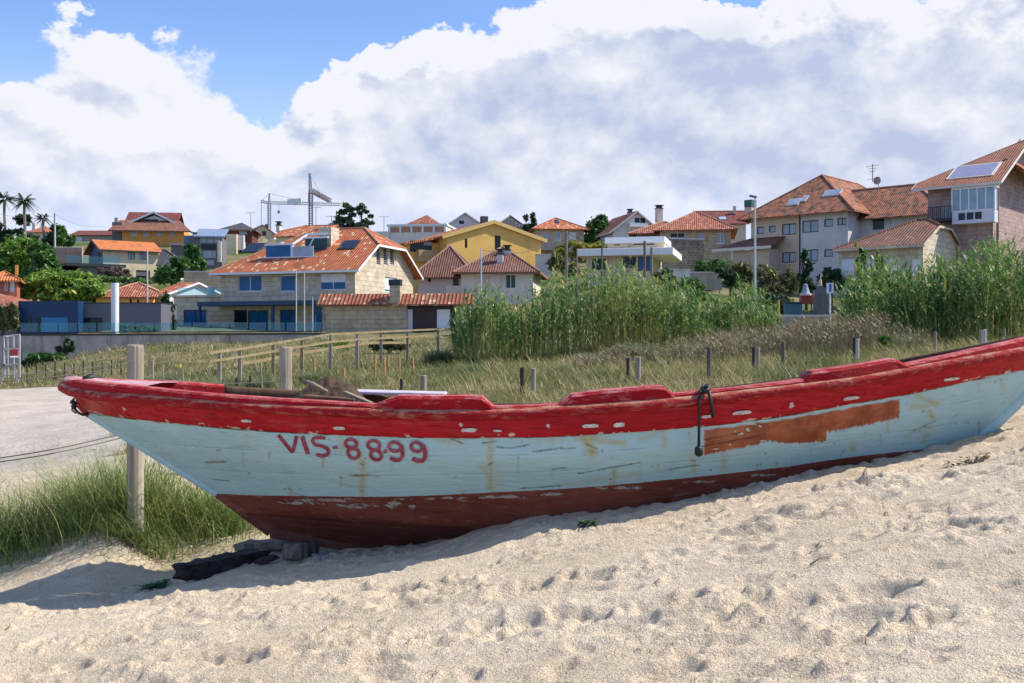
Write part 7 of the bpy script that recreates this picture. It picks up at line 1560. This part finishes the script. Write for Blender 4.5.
for (px, py, rx) in [(346, 205, 3.2), (350, 209.5, 4), (343, 212.5, 4.2), (352, 215, 3), (346, 219, 4.5), (339.5, 222, 4), (350, 224, 4.5), (343, 227, 5.5), (358.5, 208, 3), (363, 206, 3.2), (366, 211, 3), (370.5, 216, 2.2), (366, 221, 3.6), (371, 223, 2.6), (358, 226, 5), (364, 228, 4), (333, 226, 3), (360, 213, 2), (340, 217, 3)]:
    puffs.append((px, py, rx, rx * .62)); e = P(px, py, 182) - b; s = (tp if px < 354 else t2) * max(.25, min(.95, e.z / tp.z - .08)); mb.tube([s, s.lerp(e, .6), e], [.07, .05, .03], 5)
mb.build('trunk', M_BARK, mp_); V, Q, T = leaf_cloud(puffs, 182, .38, 3400, .9, 5, .5, origin=b); np_mesh('crown', V, Q, m_leaf('araucaria foliage', (0.040, 0.081, 0.040), (0.108, 0.162, 0.081)), mp_, {'tint': T})

# retaining walls and paved bits on the hill
def hill_wall(x0, y0, x1, y1, d, mat, lb, th=-4, drop=1.):
    h = House('garden_wall', lb, x0, x1, d, th, 'l', y1, .6, 'wall'); zt = h.F(x0, y0)[1]; mb = MB(); mb.box((0, 0, -drop), (h.W, .6, zt)); mb.build('wall', mat, h.root)
    mb = MB(); mb.box((-.05, -.06, zt + .003), (h.W + .05, .66, zt + .12)); mb.build('coping', M['pale'], h.root)
hill_wall(664, 239, 704, 264, 122, M['rubble'], 'high rubble stone wall below the rustic house', 12); hill_wall(184, 272, 221, 284, 118, M['ashlar2'], 'cream stone garden wall left of the granite house', 10); hill_wall(53, 248, 82, 268, 160, m_plain('pink stone', (.40, .27, .2), .95, .25, 2), 'pinkish stone wall beside the cream villa', 6)
hill_wall(660, 270, 690, 279, 98, M['whitew'], 'low white wall below the rubble stone wall', 4); hill_wall(536, 255, 552, 268, 128, M['whitew'], 'white garden wall at the right edge of the yellow house', 6); hill_wall(690, 273, 722, 280, 104, M['concrete'], 'grey garden wall before the porch of the beige house', 0); hill_wall(700, 262, 735, 270, 118, M['cream'], 'pale yellow garden wall left of the porch roof', -6)
hill_wall(782, 317, 830, 326, 58, M['concrete'], 'low concrete kerb wall before the shrine and waste container', -3, .6)

# bits lying on the beach
def scatter_leaf(name, px, py, d, rx, ry, n, leaf, mat, label, cat, seed):
    rng = np.random.default_rng(seed); c = P(px, py, d); a_ = rng.uniform(0, 2 * pi, n); q_ = np.sqrt(rng.random(n)); x = c.x + q_ * np.cos(a_) * rx * .8; y = c.y + q_ * np.sin(a_) * ry * .8; z = gz(x, y) + rng.uniform(.005, .04, n)
    V, Q, T = ribbons(np.c_[x, y, z], rdir(n), rng.uniform(.5, 1.2, n) * leaf, leaf * .4, rng.random(n), a=.8, b=.1, c=.5, e=.4, seg=2)
    tag(np_mesh(name, V, Q, mat, attrs={'tint': T}), label, cat)
SEAW = m_leaf('green seaweed', (.03, .13, .045), (.08, .24, .10))
scatter_leaf('seaweed', 155, 576, 6.95, .10, .16, 90, .07, SEAW, 'clump of bright green seaweed in the shadow of the bow', 'seaweed', 1)
scatter_leaf('leaf_sprig', 196, 555, 7.35, .03, .03, 16, .08, SEAW, 'small green leaf sprig behind the black beam', 'sprig', 2)
scatter_leaf('dry_seaweed', 969, 466, 5.95, .16, .05, 60, .05, L_WEED, 'dry brown seaweed on the sand heap by the stern', 'seaweed', 3)
scatter_leaf('dry_seaweed', 588, 511, 5.95, .06, .03, 50, .05, G3, 'dark bit of seaweed at the sand line under the hull', 'seaweed', 4)
scatter_leaf('dry_seaweed', 130, 522, 7.75, .06, .05, 40, .05, G5, 'small brown tuft of seaweed on the sand below the thick post', 'seaweed', 5)
for k, (x0, y0, x1, y1, d, lb) in enumerate([(816, 590, 826, 574, 4.55, 'short straw lying on the foreground sand, upper one'), (810, 618, 832, 601, 4.3, 'longer straw lying on the foreground sand, lower one')]):
    a, b = P(x0, y0, d), P(x1, y1, d + .06)
    for p in (a, b): p.z = gz1(p.x, p.y) + .022
    mb = MB(); mb.tube([a, a.lerp(b, .5) + Vector((0, 0, .012)), b], .0035, 5); tag(mb.build('straw', M_DRIFT, None, True), lb, 'straw')
